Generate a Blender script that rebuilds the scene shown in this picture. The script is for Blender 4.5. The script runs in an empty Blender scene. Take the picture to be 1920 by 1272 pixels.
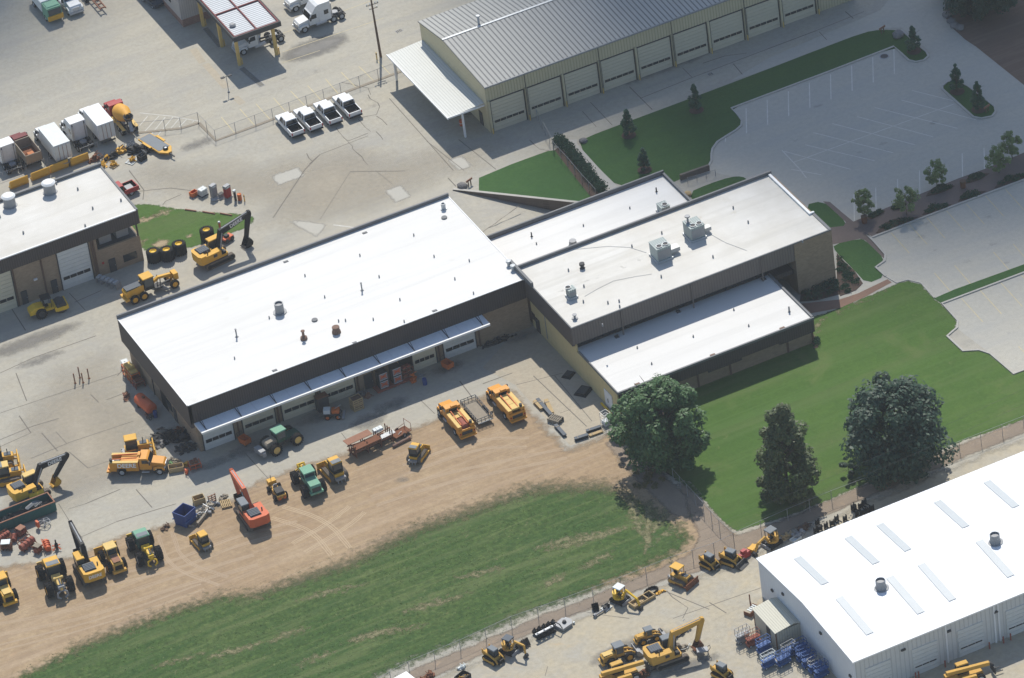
import bpy, bmesh, math, random
import numpy as np
from mathutils import Vector, Matrix
random.seed(7)
S = bpy.context.scene
COL = S.collection
rad = math.radians

# ------------------------------------------------------------------ camera
CAM_R = Vector((0.8899, -0.4405, -0.1186)); FPX = 10000.0; DIST = 714.0
def _cam(p, az, r):
    right = Vector((math.cos(az), -math.sin(az), 0)); fh = Vector((math.sin(az), math.cos(az), 0))
    fwd = fh*math.cos(p)+Vector((0, 0, -math.sin(p))); up = fh*math.sin(p)+Vector((0, 0, math.cos(p)))
    c, s = math.cos(r), math.sin(r)
    return c*right+s*up, -s*right+c*up, fwd
CR, CU, CF = _cam(rad(34.99875858), rad(21.37035971), rad(-8.17235491))
CLOC = -CF*DIST
cam = bpy.data.cameras.new('camera'); co = bpy.data.objects.new('camera', cam); COL.objects.link(co)
m3 = Matrix((CR, CU, -CF)).transposed()
co.matrix_world = Matrix.Translation(CLOC) @ m3.to_4x4()
cam.sensor_width = 36; cam.lens = FPX/1920*36; cam.clip_start = 1; cam.clip_end = 8000
S.camera = co
def at(x, y, z=0.0):
    """where the survey point seen at (x, y) lies on the horizontal plane z"""
    d = CR*(x-960)-CU*(y-636)+CF*FPX
    return CLOC+d*((z-CLOC.z)/d.z)
def hd(c, f):
    if isinstance(f, (int, float)): return rad(f)
    a, b = at(*c), at(*f)
    return math.atan2(b.y-a.y, b.x-a.x)

# ------------------------------------------------------------------ sky, sun, exposure
SD = Vector((-0.34, -0.76, -1.0)).normalized()          # direction the sunlight travels
elev = math.asin(-SD.z); azim = math.atan2(-SD.x, -SD.y)  # azimuth from +Y towards +X
W = bpy.data.worlds.new('World'); S.world = W; W.use_nodes = True
nt = W.node_tree; sky = nt.nodes.new('ShaderNodeTexSky'); sky.sky_type = 'NISHITA'; sky.sun_disc = False
sky.sun_elevation = elev; sky.sun_rotation = azim; sky.altitude = 200; sky.dust_density = 0.7; sky.ozone_density = 1.6
bg = nt.nodes['Background']; bg.inputs['Strength'].default_value = 0.115
nt.links.new(sky.outputs[0], bg.inputs[0])
sl = bpy.data.lights.new('sun', 'SUN'); sl.energy = 4.2; sl.angle = rad(0.53); sl.color = (1.0, 0.96, 0.885)
so = bpy.data.objects.new('sun', sl); COL.objects.link(so)
so.rotation_euler = SD.to_track_quat('-Z', 'Y').to_euler(); so.location = (200, 500, 700)
S.view_settings.view_transform = 'Standard'; S.view_settings.look = 'None'
S.view_settings.exposure = 0.3; S.view_settings.gamma = 1.0; S.view_settings.use_curve_mapping = False
S.render.engine = 'CYCLES'
S.cycles.max_bounces = 6; S.cycles.diffuse_bounces = 3; S.cycles.transparent_max_bounces = 12

# ------------------------------------------------------------------ materials
MATS = {}
def _m(name):
    m = bpy.data.materials.new(name); m.use_nodes = True; n = m.node_tree
    return m, n, n.nodes['Principled BSDF']
def _noise(n, vec, scale, detail=4, rough=.55, dist=0):
    t = n.nodes.new('ShaderNodeTexNoise'); t.inputs['Scale'].default_value = scale; t.inputs['Detail'].default_value = detail
    t.inputs['Roughness'].default_value = rough; t.inputs['Distortion'].default_value = dist
    n.links.new(vec, t.inputs['Vector']); return t.outputs['Fac']
def _ramp(n, fac, stops):
    r = n.nodes.new('ShaderNodeValToRGB'); e = r.color_ramp.elements
    while len(e) < len(stops): e.new(.5)
    for k, (p, c) in enumerate(stops):
        e[k].position = p; e[k].color = (c, c, c, 1) if isinstance(c, (int, float)) else (*c, 1)
    n.links.new(fac, r.inputs[0]); return r.outputs[0]
def _mix(n, fac, a, b, mode='MIX'):
    x = n.nodes.new('ShaderNodeMix'); x.data_type = 'RGBA'; x.blend_type = mode
    for v, s in ((fac, 0), (a, 6), (b, 7)):
        if isinstance(v, (int, float)): x.inputs[s].default_value = v
        elif isinstance(v, tuple): x.inputs[s].default_value = (*v, 1)
        else: n.links.new(v, x.inputs[s])
    return x.outputs[2]
def _math(n, op, a, b=0.0, c=None):
    x = n.nodes.new('ShaderNodeMath'); x.operation = op
    for k, v in enumerate((a, b, c)):
        if v is None: continue
        if isinstance(v, (int, float)): x.inputs[k].default_value = v
        else: n.links.new(v, x.inputs[k])
    return x.outputs[0]
def _pos(n, sc=(1, 1, 1), rot=0.0, obj=False):
    if obj:
        g = n.nodes.new('ShaderNodeTexCoord').outputs['Object']
    else:
        g = n.nodes.new('ShaderNodeNewGeometry').outputs['Position']
    if sc == (1, 1, 1) and rot == 0: return g
    mp = n.nodes.new('ShaderNodeMapping'); mp.inputs['Scale'].default_value = sc; mp.inputs['Rotation'].default_value = (0, 0, rot)
    n.links.new(g, mp.inputs[0]); return mp.outputs[0]
def _bump(n, b, h, strength, dist):
    u = n.nodes.new('ShaderNodeBump'); u.inputs['Strength'].default_value = strength; u.inputs['Distance'].default_value = dist
    n.links.new(h, u.inputs['Height']); n.links.new(u.outputs[0], b.inputs['Normal'])
def sc3(c, k): return tuple(min(1, v*k) for v in c)
def paint(name, c, rough=.45, wear=.25, metal=0.0, dirt=(.2, .15, .1), scale=2.2):
    """painted or bare surface with dirt and fading of its own"""
    if name in MATS: return MATS[name]
    m, n, b = _m(name)
    p = _pos(n)
    f = _ramp(n, _noise(n, p, scale, 6, .65), [(.35, 0.0), (.75, 1.0)])
    col = _mix(n, _math(n, 'MULTIPLY', f, wear), c, dirt)
    f2 = _noise(n, p, scale*.35, 2)
    col = _mix(n, _math(n, 'MULTIPLY', f2, .28), col, sc3(c, .62))
    n.links.new(col, b.inputs['Base Color'])
    b.inputs['Roughness'].default_value = rough if rough < .2 else min(1, rough+.15); b.inputs['Metallic'].default_value = metal*.4; b.inputs['Specular IOR Level'].default_value = .5 if rough < .2 else .2
    MATS[name] = m; return m
def ground(name, cols, scales=(.035, .28, 2.2), rough=.92, amt=(.6, .45, .22), spots=None, tracks=None, soft=None, bump=.3, dark=.55):
    """cols: main, second, fine. spots: (scale, lo, hi, colour). tracks: (rotation, stretch, colour, amount). soft: (noise scale, amplitude, width) -> ragged edge from attribute d"""
    m, n, b = _m(name); p = _pos(n)
    c = _mix(n, _math(n, 'MULTIPLY', _ramp(n, _noise(n, p, scales[0], 5, .6), [(.35, 0.), (.68, 1.)]), amt[0]*1.6), cols[0], cols[1])
    c = _mix(n, _math(n, 'MULTIPLY', _ramp(n, _noise(n, p, scales[1], 6, .65, .4), [(.38, 0.), (.7, 1.)]), amt[1]), c, cols[2])
    fine = _noise(n, p, scales[2], 5, .75)
    c = _mix(n, _math(n, 'MULTIPLY', _ramp(n, fine, [(.3, 1.), (.62, 0.)]), amt[2]), c, sc3(cols[0], dark))
    for (s, lo, hi, sc_) in (spots or []):
        c = _mix(n, _ramp(n, _noise(n, p, s, 5, .6, .6), [(lo, 0.), (hi, 1.)]), c, sc_)
    for (rt, st, tc, am) in (tracks or []):
        q = _pos(n, (st[0], st[1], 1), rt)
        c = _mix(n, _math(n, 'MULTIPLY', _ramp(n, _noise(n, q, 1.0, 4, .6, .8), [(.48, 0.), (.66, 1.)]), am), c, tc)
    n.links.new(c, b.inputs['Base Color']); b.inputs['Roughness'].default_value = rough
    b.inputs['Specular IOR Level'].default_value = .2
    if bump: _bump(n, b, fine, bump, .12)
    if soft:
        a = n.nodes.new('ShaderNodeAttribute'); a.attribute_name = 'd'
        ns = _math(n, 'MULTIPLY', _math(n, 'SUBTRACT', _noise(n, p, soft[0], 6, .68), .5), soft[1])
        al = _math(n, 'DIVIDE', _math(n, 'ADD', a.outputs['Fac'], ns), soft[2])
        cl = n.nodes.new('ShaderNodeClamp'); n.links.new(al, cl.inputs[0])
        n.links.new(cl.outputs[0], b.inputs['Alpha'])
    MATS[name] = m; return m
def striped(name, c1, c2, axis, period, rough=.5, duty=.12, wear=.2, metal=0.0, vary=.3):
    """sheet metal with ribs or seams every `period` metres along one axis"""
    m, n, b = _m(name); p = _pos(n)
    sx = n.nodes.new('ShaderNodeSeparateXYZ'); n.links.new(p, sx.inputs[0])
    v = _math(n, 'FRACT', _math(n, 'DIVIDE', sx.outputs[axis], period))
    e = _math(n, 'ABSOLUTE', _math(n, 'SUBTRACT', v, .5))
    f = _ramp(n, e, [(.5-duty-.04, 0.), (.5-duty+.02, 1.)])
    q = _pos(n, (1, 1, 1))
    base = _mix(n, _math(n, 'MULTIPLY', _ramp(n, _noise(n, q, .12, 5, .6), [(.35, 0.), (.7, 1.)]), vary), c1, sc3(c1, .7))
    base = _mix(n, _math(n, 'MULTIPLY', _ramp(n, _noise(n, q, 1.4, 5, .7), [(.45, 0.), (.75, 1.)]), wear), base, sc3(c1, .55))
    c = _mix(n, f, base, c2)
    n.links.new(c, b.inputs['Base Color']); b.inputs['Roughness'].default_value = min(1, rough+.15); b.inputs['Metallic'].default_value = metal; b.inputs['Specular IOR Level'].default_value = .18
    _bump(n, b, f, .5, .05)
    MATS[name] = m; return m
def bricky(name, c, mortar, rough=.9):
    m, n, b = _m(name)
    g = n.nodes.new('ShaderNodeNewGeometry'); sx = n.nodes.new('ShaderNodeSeparateXYZ'); n.links.new(g.outputs['Position'], sx.inputs[0])
    cx = n.nodes.new('ShaderNodeCombineXYZ'); n.links.new(_math(n, 'ADD', sx.outputs[0], sx.outputs[1]), cx.inputs[0]); n.links.new(sx.outputs[2], cx.inputs[1])
    t = n.nodes.new('ShaderNodeTexBrick'); t.inputs['Scale'].default_value = 1.0; t.inputs['Brick Width'].default_value = .4; t.inputs['Row Height'].default_value = .2
    t.inputs['Mortar Size'].default_value = .012; t.inputs['Color1'].default_value = (*c, 1); t.inputs['Color2'].default_value = (*sc3(c, .78), 1); t.inputs['Mortar'].default_value = (*mortar, 1)
    n.links.new(cx.outputs[0], t.inputs['Vector'])
    col = _mix(n, _math(n, 'MULTIPLY', _ramp(n, _noise(n, g.outputs['Position'], .5, 6, .65), [(.4, 0.), (.75, 1.)]), .4), t.outputs['Color'], sc3(c, .55))
    n.links.new(col, b.inputs['Base Color']); b.inputs['Roughness'].default_value = rough
    MATS[name] = m; return m
def leafmat(name, c1, c2, c3):
    m, n, b = _m(name); p = _pos(n)
    c = _mix(n, _ramp(n, _noise(n, p, .9, 3, .6), [(.38, 0.), (.62, 1.)]), c1, c2)
    c = _mix(n, _ramp(n, _noise(n, p, 3.5, 2, .6), [(.55, 0.), (.72, 1.)]), c, c3)
    out = n.nodes['Material Output']; d = n.nodes.new('ShaderNodeBsdfDiffuse'); t = n.nodes.new('ShaderNodeBsdfTranslucent'); mx = n.nodes.new('ShaderNodeMixShader')
    n.links.new(c, b.inputs['Base Color']); b.inputs['Roughness'].default_value = .55; b.inputs['Specular IOR Level'].default_value = .35
    n.links.new(c, t.inputs[0]); mx.inputs[0].default_value = .22
    n.links.new(b.outputs[0], mx.inputs[1]); n.links.new(t.outputs[0], mx.inputs[2]); n.links.new(mx.outputs[0], out.inputs[0])
    n.nodes.remove(d); MATS[name] = m; return m
def wiremesh(name, c, cover):
    """woven chain link: diagonal wires, open in between"""
    m, n, b = _m(name); p = _pos(n, obj=True)
    w = n.nodes.new('ShaderNodeTexNoise'); w.inputs['Scale'].default_value = 9; n.links.new(p, w.inputs[0])
    n.links.new(_math(n, 'MULTIPLY_ADD', w.outputs['Fac'], cover*.6, cover*.7), b.inputs['Alpha'])
    b.inputs['Base Color'].default_value = (*c, 1); b.inputs['Metallic'].default_value = .5; b.inputs['Roughness'].default_value = .5
    MATS[name] = m; return m

# ------------------------------------------------------------------ mesh helpers
class MB:
    def __init__(s, M=None): s.v = []; s.f = []; s.M = M
    def add(s, vs, fs):
        o = len(s.v)
        for p in vs:
            p = Vector(p); s.v.append(tuple(s.M @ p) if s.M is not None else tuple(p))
        s.f += [tuple(i+o for i in q) for q in fs]; return s
    def box(s, x0, x1, y0, y1, z0, z1, ix0=0, ix1=0, iy=0):
        v = [(x0, y0, z0), (x1, y0, z0), (x1, y1, z0), (x0, y1, z0), (x0+ix0, y0+iy, z1), (x1-ix1, y0+iy, z1), (x1-ix1, y1-iy, z1), (x0+ix0, y1-iy, z1)]
        return s.add(v, [(0, 3, 2, 1), (4, 5, 6, 7), (0, 1, 5, 4), (1, 2, 6, 5), (2, 3, 7, 6), (3, 0, 4, 7)])
    def prism(s, pts, y0, y1):            # profile in x-z, swept along y
        n = len(pts)
        if sum(pts[i][0]*pts[(i+1) % n][1]-pts[(i+1) % n][0]*pts[i][1] for i in range(n)) < 0: pts = pts[::-1]
        v = [(x, y0, z) for x, z in pts]+[(x, y1, z) for x, z in pts]
        f = [tuple(range(n)), tuple(range(2*n-1, n-1, -1))]+[((i+1) % n, i, n+i, n+(i+1) % n) for i in range(n)]
        return s.add(v, f)
    def slab(s, pts, z0, z1):             # outline in x-y, raised
        n = len(pts)
        if sum(pts[i][0]*pts[(i+1) % n][1]-pts[(i+1) % n][0]*pts[i][1] for i in range(n)) < 0: pts = pts[::-1]
        v = [(p[0], p[1], z0) for p in pts]+[(p[0], p[1], z1) for p in pts]
        f = [tuple(range(n-1, -1, -1)), tuple(range(n, 2*n))]+[(i, (i+1) % n, n+(i+1) % n, n+i) for i in range(n)]
        return s.add(v, f)
    def cyl(s, a, b, r0, r1=None, n=12, cap=True):
        r1 = r0 if r1 is None else r1; a, b = Vector(a), Vector(b); d = (b-a).normalized()
        u = d.orthogonal().normalized(); w = d.cross(u)
        v = []
        for c, r in ((a, r0), (b, r1)):
            v += [c+(u*math.cos(2*math.pi*k/n)+w*math.sin(2*math.pi*k/n))*r for k in range(n)]
        f = [(k, (k+1) % n, n+(k+1) % n, n+k) for k in range(n)]
        if cap: f += [tuple(range(n-1, -1, -1)), tuple(range(n, 2*n))]
        return s.add(v, f)
    def tube(s, pts, r, n=6):
        for a, b in zip(pts, pts[1:]): s.cyl(a, b, r, r, n)
        return s
    def lathe(s, prof, a, d, n=14):       # prof: (offset along d, radius)
        a, d = Vector(a), Vector(d).normalized(); u = d.orthogonal().normalized(); w = d.cross(u); v = []; f = []
        for o, r in prof: v += [a+d*o+(u*math.cos(2*math.pi*k/n)+w*math.sin(2*math.pi*k/n))*r for k in range(n)]
        for j in range(len(prof)-1): f += [(j*n+k, j*n+(k+1) % n, (j+1)*n+(k+1) % n, (j+1)*n+k) for k in range(n)]
        return s.add(v, f)
    def bar(s, a, b, w, h):               # rectangular bar from a to b
        a, b = Vector(a), Vector(b); d = (b-a).normalized()
        u = Vector((-d.y, d.x, 0)); u = u.normalized() if u.length > 1e-4 else Vector((1, 0, 0)); k = d.cross(u)
        v = [p+u*(i*w/2)+k*(j*h/2) for p in (a, b) for i, j in ((-1, -1), (1, -1), (1, 1), (-1, 1))]
        return s.add(v, [(0, 1, 2, 3), (7, 6, 5, 4), (0, 4, 5, 1), (1, 5, 6, 2), (2, 6, 7, 3), (3, 7, 4, 0)])
    def build(s, name, mat, parent=None, smooth=False):
        me = bpy.data.meshes.new(name); me.from_pydata(s.v, [], s.f)
        bm = bmesh.new(); bm.from_mesh(me); bmesh.ops.recalc_face_normals(bm, faces=bm.faces) if len(s.f) < 4000 else None
        bm.to_mesh(me); bm.free()
        if smooth:
            for p in me.polygons: p.use_smooth = True
        me.materials.append(MATS[mat] if isinstance(mat, str) else mat)
        o = bpy.data.objects.new(name, me); COL.objects.link(o)
        if parent is not None: o.parent = parent
        return o
def tag(o, label, cat, group=None):
    o['label'] = label; o['category'] = cat
    if group: o['group'] = group
    return o
def thing(name, label, cat, loc=(0, 0, 0), rz=0.0, group=None):
    o = bpy.data.objects.new(name, None); COL.objects.link(o); o.location = loc; o.rotation_euler = (0, 0, rz); o.empty_display_size = .5
    return tag(o, label, cat, group)
def struct(name, mb, mat, kind='structure'):
    o = mb.build(name, mat); o['kind'] = kind; return o
def dup(root, loc, rz, label=None, group=None):
    r = root.copy(); COL.objects.link(r); r.location = loc; r.rotation_euler = (0, 0, rz)
    if label: r['label'] = label
    if group: r['group'] = group
    for ch in list(root.children):
        c = ch.copy(); COL.objects.link(c); c.parent = r
        for g in list(ch.children):
            d = g.copy(); COL.objects.link(d); d.parent = c
    return r
def chaikin(pts, k=1, closed=True):
    for _ in range(k):
        o = []; n = len(pts)
        for i in range(n if closed else n-1):
            a, b = Vector(pts[i]), Vector(pts[(i+1) % n]); o += [a*.75+b*.25, a*.25+b*.75]
        if not closed: o = [Vector(pts[0])]+o+[Vector(pts[-1])]
        pts = o
    return pts
def pw(px, z=0.0): return [at(x, y, z) for x, y in px]
def flat(name, pts, z, mat, kind='structure'):
    """one flat sheet over a world-space outline (concave outlines are triangulated)"""
    bm = bmesh.new(); vs = [bm.verts.new((p[0], p[1], z)) for p in pts]
    es = [bm.edges.new((vs[i], vs[(i+1) % len(vs)])) for i in range(len(vs))]
    bmesh.ops.triangle_fill(bm, use_beauty=True, edges=es, normal=(0, 0, 1))
    for f in bm.faces:
        if f.normal.z < 0: f.normal_flip()
    me = bpy.data.meshes.new(name); bm.to_mesh(me); bm.free(); me.materials.append(MATS[mat])
    o = bpy.data.objects.new(name, me); COL.objects.link(o); o['kind'] = kind; return o
def sdist(P, poly):
    """signed distance of points P (n,2) to polygon (m,2), inside positive"""
    a = np.array([(p[0], p[1]) for p in poly]); b = np.roll(a, -1, 0); best = np.full(len(P), 1e9); ins = np.zeros(len(P), bool)
    for (x0, y0), (x1, y1) in zip(a, b):
        dx, dy = x1-x0, y1-y0; L = dx*dx+dy*dy+1e-12
        t = np.clip(((P[:, 0]-x0)*dx+(P[:, 1]-y0)*dy)/L, 0, 1)
        best = np.minimum(best, np.hypot(P[:, 0]-x0-t*dx, P[:, 1]-y0-t*dy))
        c = (y0 > P[:, 1]) != (y1 > P[:, 1])
        with np.errstate(divide='ignore', invalid='ignore'): xi = dx*(P[:, 1]-y0)/(dy if abs(dy) > 1e-9 else 1e-9)+x0
        ins ^= c & (P[:, 0] < xi)
    return np.where(ins, best, -best)
def soft(name, pts, z, mat, cell=.8, margin=3.0, kind='structure'):
    """sheet with a ragged natural edge: carries distance to its outline as attribute d"""
    a = np.array([(p[0], p[1]) for p in pts]); lo = a.min(0)-margin; hi = a.max(0)+margin
    nx, ny = [int((hi[k]-lo[k])/cell)+2 for k in (0, 1)]
    X, Y = np.meshgrid(lo[0]+np.arange(nx)*cell, lo[1]+np.arange(ny)*cell, indexing='ij'); P = np.stack([X.ravel(), Y.ravel()], 1)
    d = sdist(P, pts); ok = (d > -margin).reshape(nx, ny); q = ok[:-1, :-1] | ok[1:, :-1] | ok[1:, 1:] | ok[:-1, 1:]
    ii, jj = np.nonzero(q); idx = lambda i, j: i*ny+j
    F = np.stack([idx(ii, jj), idx(ii+1, jj), idx(ii+1, jj+1), idx(ii, jj+1)], 1); used = np.unique(F); mp = np.full(nx*ny, -1); mp[used] = np.arange(len(used))
    me = bpy.data.meshes.new(name); me.from_pydata([(p[0], p[1], z) for p in P[used]], [], mp[F].tolist())
    at_ = me.attributes.new('d', 'FLOAT', 'POINT'); at_.data.foreach_set('value', d[used].astype(np.float32))
    me.materials.append(MATS[mat]); o = bpy.data.objects.new(name, me); COL.objects.link(o); o['kind'] = kind; return o
def strip(mb, a, b, w, z):
    a, b = Vector((a[0], a[1], 0)), Vector((b[0], b[1], 0)); d = (b-a)
    if d.length < 1e-4: return
    d.normalize(); n = Vector((-d.y, d.x, 0))*(w/2)
    mb.add([(a-n)+Vector((0, 0, z)), (b-n)+Vector((0, 0, z)), (b+n)+Vector((0, 0, z)), (a+n)+Vector((0, 0, z))], [(0, 1, 2, 3)])
def ribbon(mb, pts, w, z0, z1):
    """mitred raised kerb along a world-space path"""
    P = [Vector((p[0], p[1], 0)) for p in pts]; L = []; Rr = []
    for i, p in enumerate(P):
        d = (P[min(i+1, len(P)-1)]-P[max(i-1, 0)]).normalized(); n = Vector((-d.y, d.x, 0))*(w/2); L.append(p+n); Rr.append(p-n)
    v = []; f = []
    for l, r in zip(L, Rr): v += [(l.x, l.y, z0), (l.x, l.y, z1), (r.x, r.y, z1), (r.x, r.y, z0)]
    for i in range(len(P)-1):
        a, b = 4*i, 4*i+4
        f += [(a, b, b+1, a+1), (a+1, b+1, b+2, a+2), (a+2, b+2, b+3, a+3)]
    f += [(0, 1, 2, 3), tuple(len(v)-4+k for k in (3, 2, 1, 0))]
    mb.add(v, f)
# ------------------------------------------------------------------ palette
CONC = (.395, .368, .30)
ground('concrete', [CONC, (.335, .322, .285), (.42, .375, .285)], (.03, .22, 1.5), amt=(.6, .6, .42),
       spots=[(.11, .64, .84, (.295, .28, .25)), (.21, .68, .84, (.42, .35, .245)), (.8, .68, .8, (.285, .27, .235))], tracks=[(rad(8), (.03, .42), (.31, .295, .262), .5), (rad(70), (.03, .3), (.425, .395, .325), .35)])
ground('concrete_new', [(.425, .405, .345), (.385, .375, .335), (.44, .41, .335)], (.035, .2, 1.5), amt=(.6, .55, .3), spots=[(.06, .6, .84, (.31, .315, .31)), (.9, .68, .82, (.30, .29, .27))],
       tracks=[(rad(-12), (.035, .3), (.34, .335, .315), .4)])
ground('concrete_patch', [(.425, .405, .35), (.40, .385, .335), (.43, .40, .34)], (.2, .5, 3), soft=(1.2, .8, .5))
ground('slab_warm', [(.405, .355, .27), (.355, .32, .255), (.425, .36, .265)], (.06, .35, 1.6), amt=(.6, .6, .4), spots=[(.16, .66, .82, (.31, .26, .2))])
ground('dirt', [(.355, .252, .15), (.415, .31, .19), (.275, .19, .112)], (.06, .4, 1.3), amt=(.7, .65, .5), soft=(.7, 3.6, 1.6), bump=.9,
       spots=[(.12, .68, .8, (.40, .255, .15))], tracks=[(rad(-24), (.03, .9), (.40, .305, .215), .45), (rad(-4), (.05, 1.3), (.25, .18, .12), .4), (rad(-18), (.07, 2.4), (.24, .17, .11), .35)])
ground('dirt_track', [(.41, .31, .21), (.35, .26, .175), (.43, .33, .225)], (.2, .8, 4), bump=.5)
ground('dirt_track_fresh', [(.45, .345, .225), (.42, .315, .205), (.455, .35, .23)], (.3, .8, 4), bump=.5)
ground('gravel_strip', [(.255, .205, .155), (.30, .235, .17), (.18, .145, .115)], (.1, .7, 4), soft=(.6, 1.6, .6), bump=.6, spots=[(.5, .62, .75, (.34, .25, .17))])
ground('sand_lot', [(.415, .37, .28), (.37, .35, .30), (.455, .38, .25)], (.07, .3, 1.4), amt=(.8, .7, .45), soft=(.3, 4, 1.2), spots=[(.2, .64, .8, (.46, .34, .2)), (.35, .66, .8, (.30, .275, .235))])
ground('brown_field', [(.14, .095, .07), (.18, .12, .085), (.11, .08, .06)], (.05, .4, 2), tracks=[(rad(-15), (.06, .8), (.2, .145, .11), .5)])
ground('rough_grass', [(.060, .115, .025), (.105, .148, .042), (.034, .078, .018)], (.07, .75, 1.7), amt=(.6, .9, 1.0), soft=(1.0, 6.0, 2.2), bump=1.0,
       spots=[(.2, .64, .82, (.15, .15, .07)), (.8, .66, .78, (.21, .18, .10)), (1.9, .62, .74, (.15, .18, .07))], tracks=[(rad(-17), (.06, .75), (.13, .155, .06), .5), (rad(-20), (.05, .5), (.035, .078, .02), .5)], dark=.4)
ground('weed_band', [(.17, .155, .09), (.12, .13, .05), (.22, .19, .12)], (.2, 1.0, 2.4), amt=(.6, .9, .7), soft=(1.1, 9.0, 5.0), bump=.9, spots=[(1.4, .58, .7, (.09, .12, .035))])
ground('dry_grass', [(.185, .175, .09), (.24, .205, .12), (.12, .14, .055)], (.2, .8, 3), soft=(1.3, 4.2, .9), bump=.8)
ground('lawn', [(.056, .118, .018), (.078, .138, .024), (.045, .095, .017)], (.05, .5, 2.0), amt=(.6, .6, .5), soft=(1.2, 1.2, .3), bump=.6,
       tracks=[(rad(-22), (.02, 1.1), (.07, .128, .028), .6), (rad(65), (.03, .35), (.10, .125, .045), .35)], spots=[(.13, .58, .8, (.115, .14, .045)), (.5, .64, .78, (.12, .145, .045)), (1.3, .62, .76, (.04, .085, .018))])
ground('lawn_deep', [(.036, .095, .021), (.05, .112, .026), (.028, .074, .018)], (.06, .5, 2.2), amt=(.6, .5, .5), bump=.5, tracks=[(rad(-20), (.02, .9), (.036, .088, .026), .5)])
ground('bare_soil', [(.32, .25, .155), (.38, .295, .19), (.22, .19, .10)], (.2, .6, 3), soft=(1.0, 2.6, .7))
ground('warm_paving', [(.415, .365, .28), (.38, .345, .28), (.43, .37, .275)], (.05, .25, 1.5), amt=(.5, .5, .4), soft=(.09, 9, 13), spots=[(.25, .66, .82, (.36, .31, .245))], tracks=[(rad(8), (.03, .42), (.36, .32, .26), .4)])
ground('mulch', [(.075, .05, .038), (.1, .068, .05), (.05, .036, .03)], (.3, 1.2, 5))
ground('brick_path', [(.20, .12, .085), (.24, .15, .105), (.16, .1, .075)], (.2, .8, 5))
ground('paver_path', [(.145, .115, .1), (.17, .13, .112), (.12, .095, .085)], (.15, .8, 5))
ground('stain', [(.2, .19, .17), (.24, .225, .2), (.17, .165, .155)], (.3, 1, 4), soft=(.8, 2.4, 2.2))
ground('kerb', [(.44, .42, .37), (.40, .385, .35), (.36, .34, .3)], (.2, .6, 4))
paint('line_white', (.62, .61, .56), .8, .6, dirt=CONC, scale=1.2)
paint('line_yellow', (.58, .49, .28), .8, .75, dirt=CONC, scale=1.2)
paint('joint', (.15, .135, .115), .95, .5, dirt=(.2, .18, .15), scale=1.0)
ground('membrane', [(.63, .62, .59), (.59, .575, .54), (.65, .64, .61)], (.05, .25, 1.5), rough=.6, amt=(.4, .35, .08), spots=[(.16, .66, .86, (.46, .43, .37)), (.5, .7, .84, (.5, .47, .42))], tracks=[(0, (.02, .55), (.51, .50, .47), .45), (rad(90), (.1, .3), (.60, .59, .57), .25)], bump=.1, dark=.8)
ground('membrane_dirty', [(.60, .585, .545), (.46, .435, .38), (.64, .62, .575)], (.08, .3, 1.5), rough=.6, amt=(.5, .5, .2), spots=[(.13, .66, .84, (.38, .335, .25)), (.4, .66, .82, (.42, .38, .30))], tracks=[(0, (.02, .55), (.43, .41, .36), .5), (rad(90), (.1, .3), (.5, .47, .4), .3)], bump=.1, dark=.8)
striped('white_metal_roof', (.78, .79, .80), (.60, .63, .66), 0, .6, .35, .06, .06, 0, .1)
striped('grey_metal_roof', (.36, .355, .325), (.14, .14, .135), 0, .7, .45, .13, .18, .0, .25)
striped('canopy_white', (.74, .76, .77), (.64, .66, .68), 0, 2.5, .5, .02, .12)
striped('canopy_metal', (.62, .62, .57), (.46, .46, .42), 0, .4, .5, .08, .1)
striped('wash_roof', (.58, .60, .61), (.22, .23, .24), 1, .5, .5, .13, .15)
striped('fascia', (.085, .07, .062), (.05, .042, .038), 0, .34, .6, .12, .2)
striped('fascia_side', (.115, .097, .085), (.08, .068, .06), 1, .34, .6, .12, .2)
striped('fascia_grey', (.17, .145, .128), (.12, .103, .09), 0, .4, .6, .12, .2)
striped('tan_metal', (.55, .49, .32), (.41, .36, .23), 0, .45, .55, .13, .15)
striped('tan_metal_end', (.58, .52, .34), (.44, .39, .25), 1, .45, .55, .1, .15)
striped('white_wall', (.60, .60, .57), (.47, .47, .45), 0, .6, .5, .1, .12)
striped('white_wall_end', (.66, .68, .70), (.60, .62, .64), 1, .6, .5, .06, .1)
striped('shed_roof', (.58, .56, .46), (.46, .44, .36), 0, .3, .5, .1, .1)
striped('shed_wall', (.50, .47, .38), (.38, .36, .29), 0, .35, .55, .12, .1)
striped('grey_wall', (.44, .41, .38), (.33, .31, .29), 1, .35, .55, .12, .12)
striped('grey_wall_front', (.44, .41, .38), (.33, .31, .29), 0, .35, .55, .12, .12)
striped('yellow_panel', (.58, .48, .25), (.50, .41, .21), 1, 1.2, .6, .02, .12)
striped('panel_white', (.36, .41, .39), (.2, .23, .22), 0, .3, .4, .14, .1)
bricky('brick_tan', (.33, .24, .155), (.28, .23, .17)); bricky('brick_red', (.28, .15, .11), (.3, .24, .2)); bricky('block_brown', (.24, .185, .135), (.19, .155, .12))
bricky('retaining', (.16, .13, .105), (.10, .085, .07))
paint('white', (.74, .75, .74), .35, .18); paint('white_door', (.64, .65, .62), .5, .22, dirt=(.4, .37, .3)); paint('cream_door', (.60, .55, .41), .5, .2, dirt=(.4, .35, .26))
paint('trim_white', (.80, .80, .78), .4, .12, dirt=(.5, .48, .42)); paint('metal_grey', (.30, .31, .32), .45, .3, .3); paint('metal_dark', (.05, .052, .055), .5, .35, 0, (.12, .1, .08))
paint('cap_grey', (.15, .155, .16), .5, .3, .2, (.15, .14, .13)); paint('galv', (.48, .50, .51), .35, .3, .6, (.25, .24, .22)); paint('glass', (.012, .016, .02), .08, .05)
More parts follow.
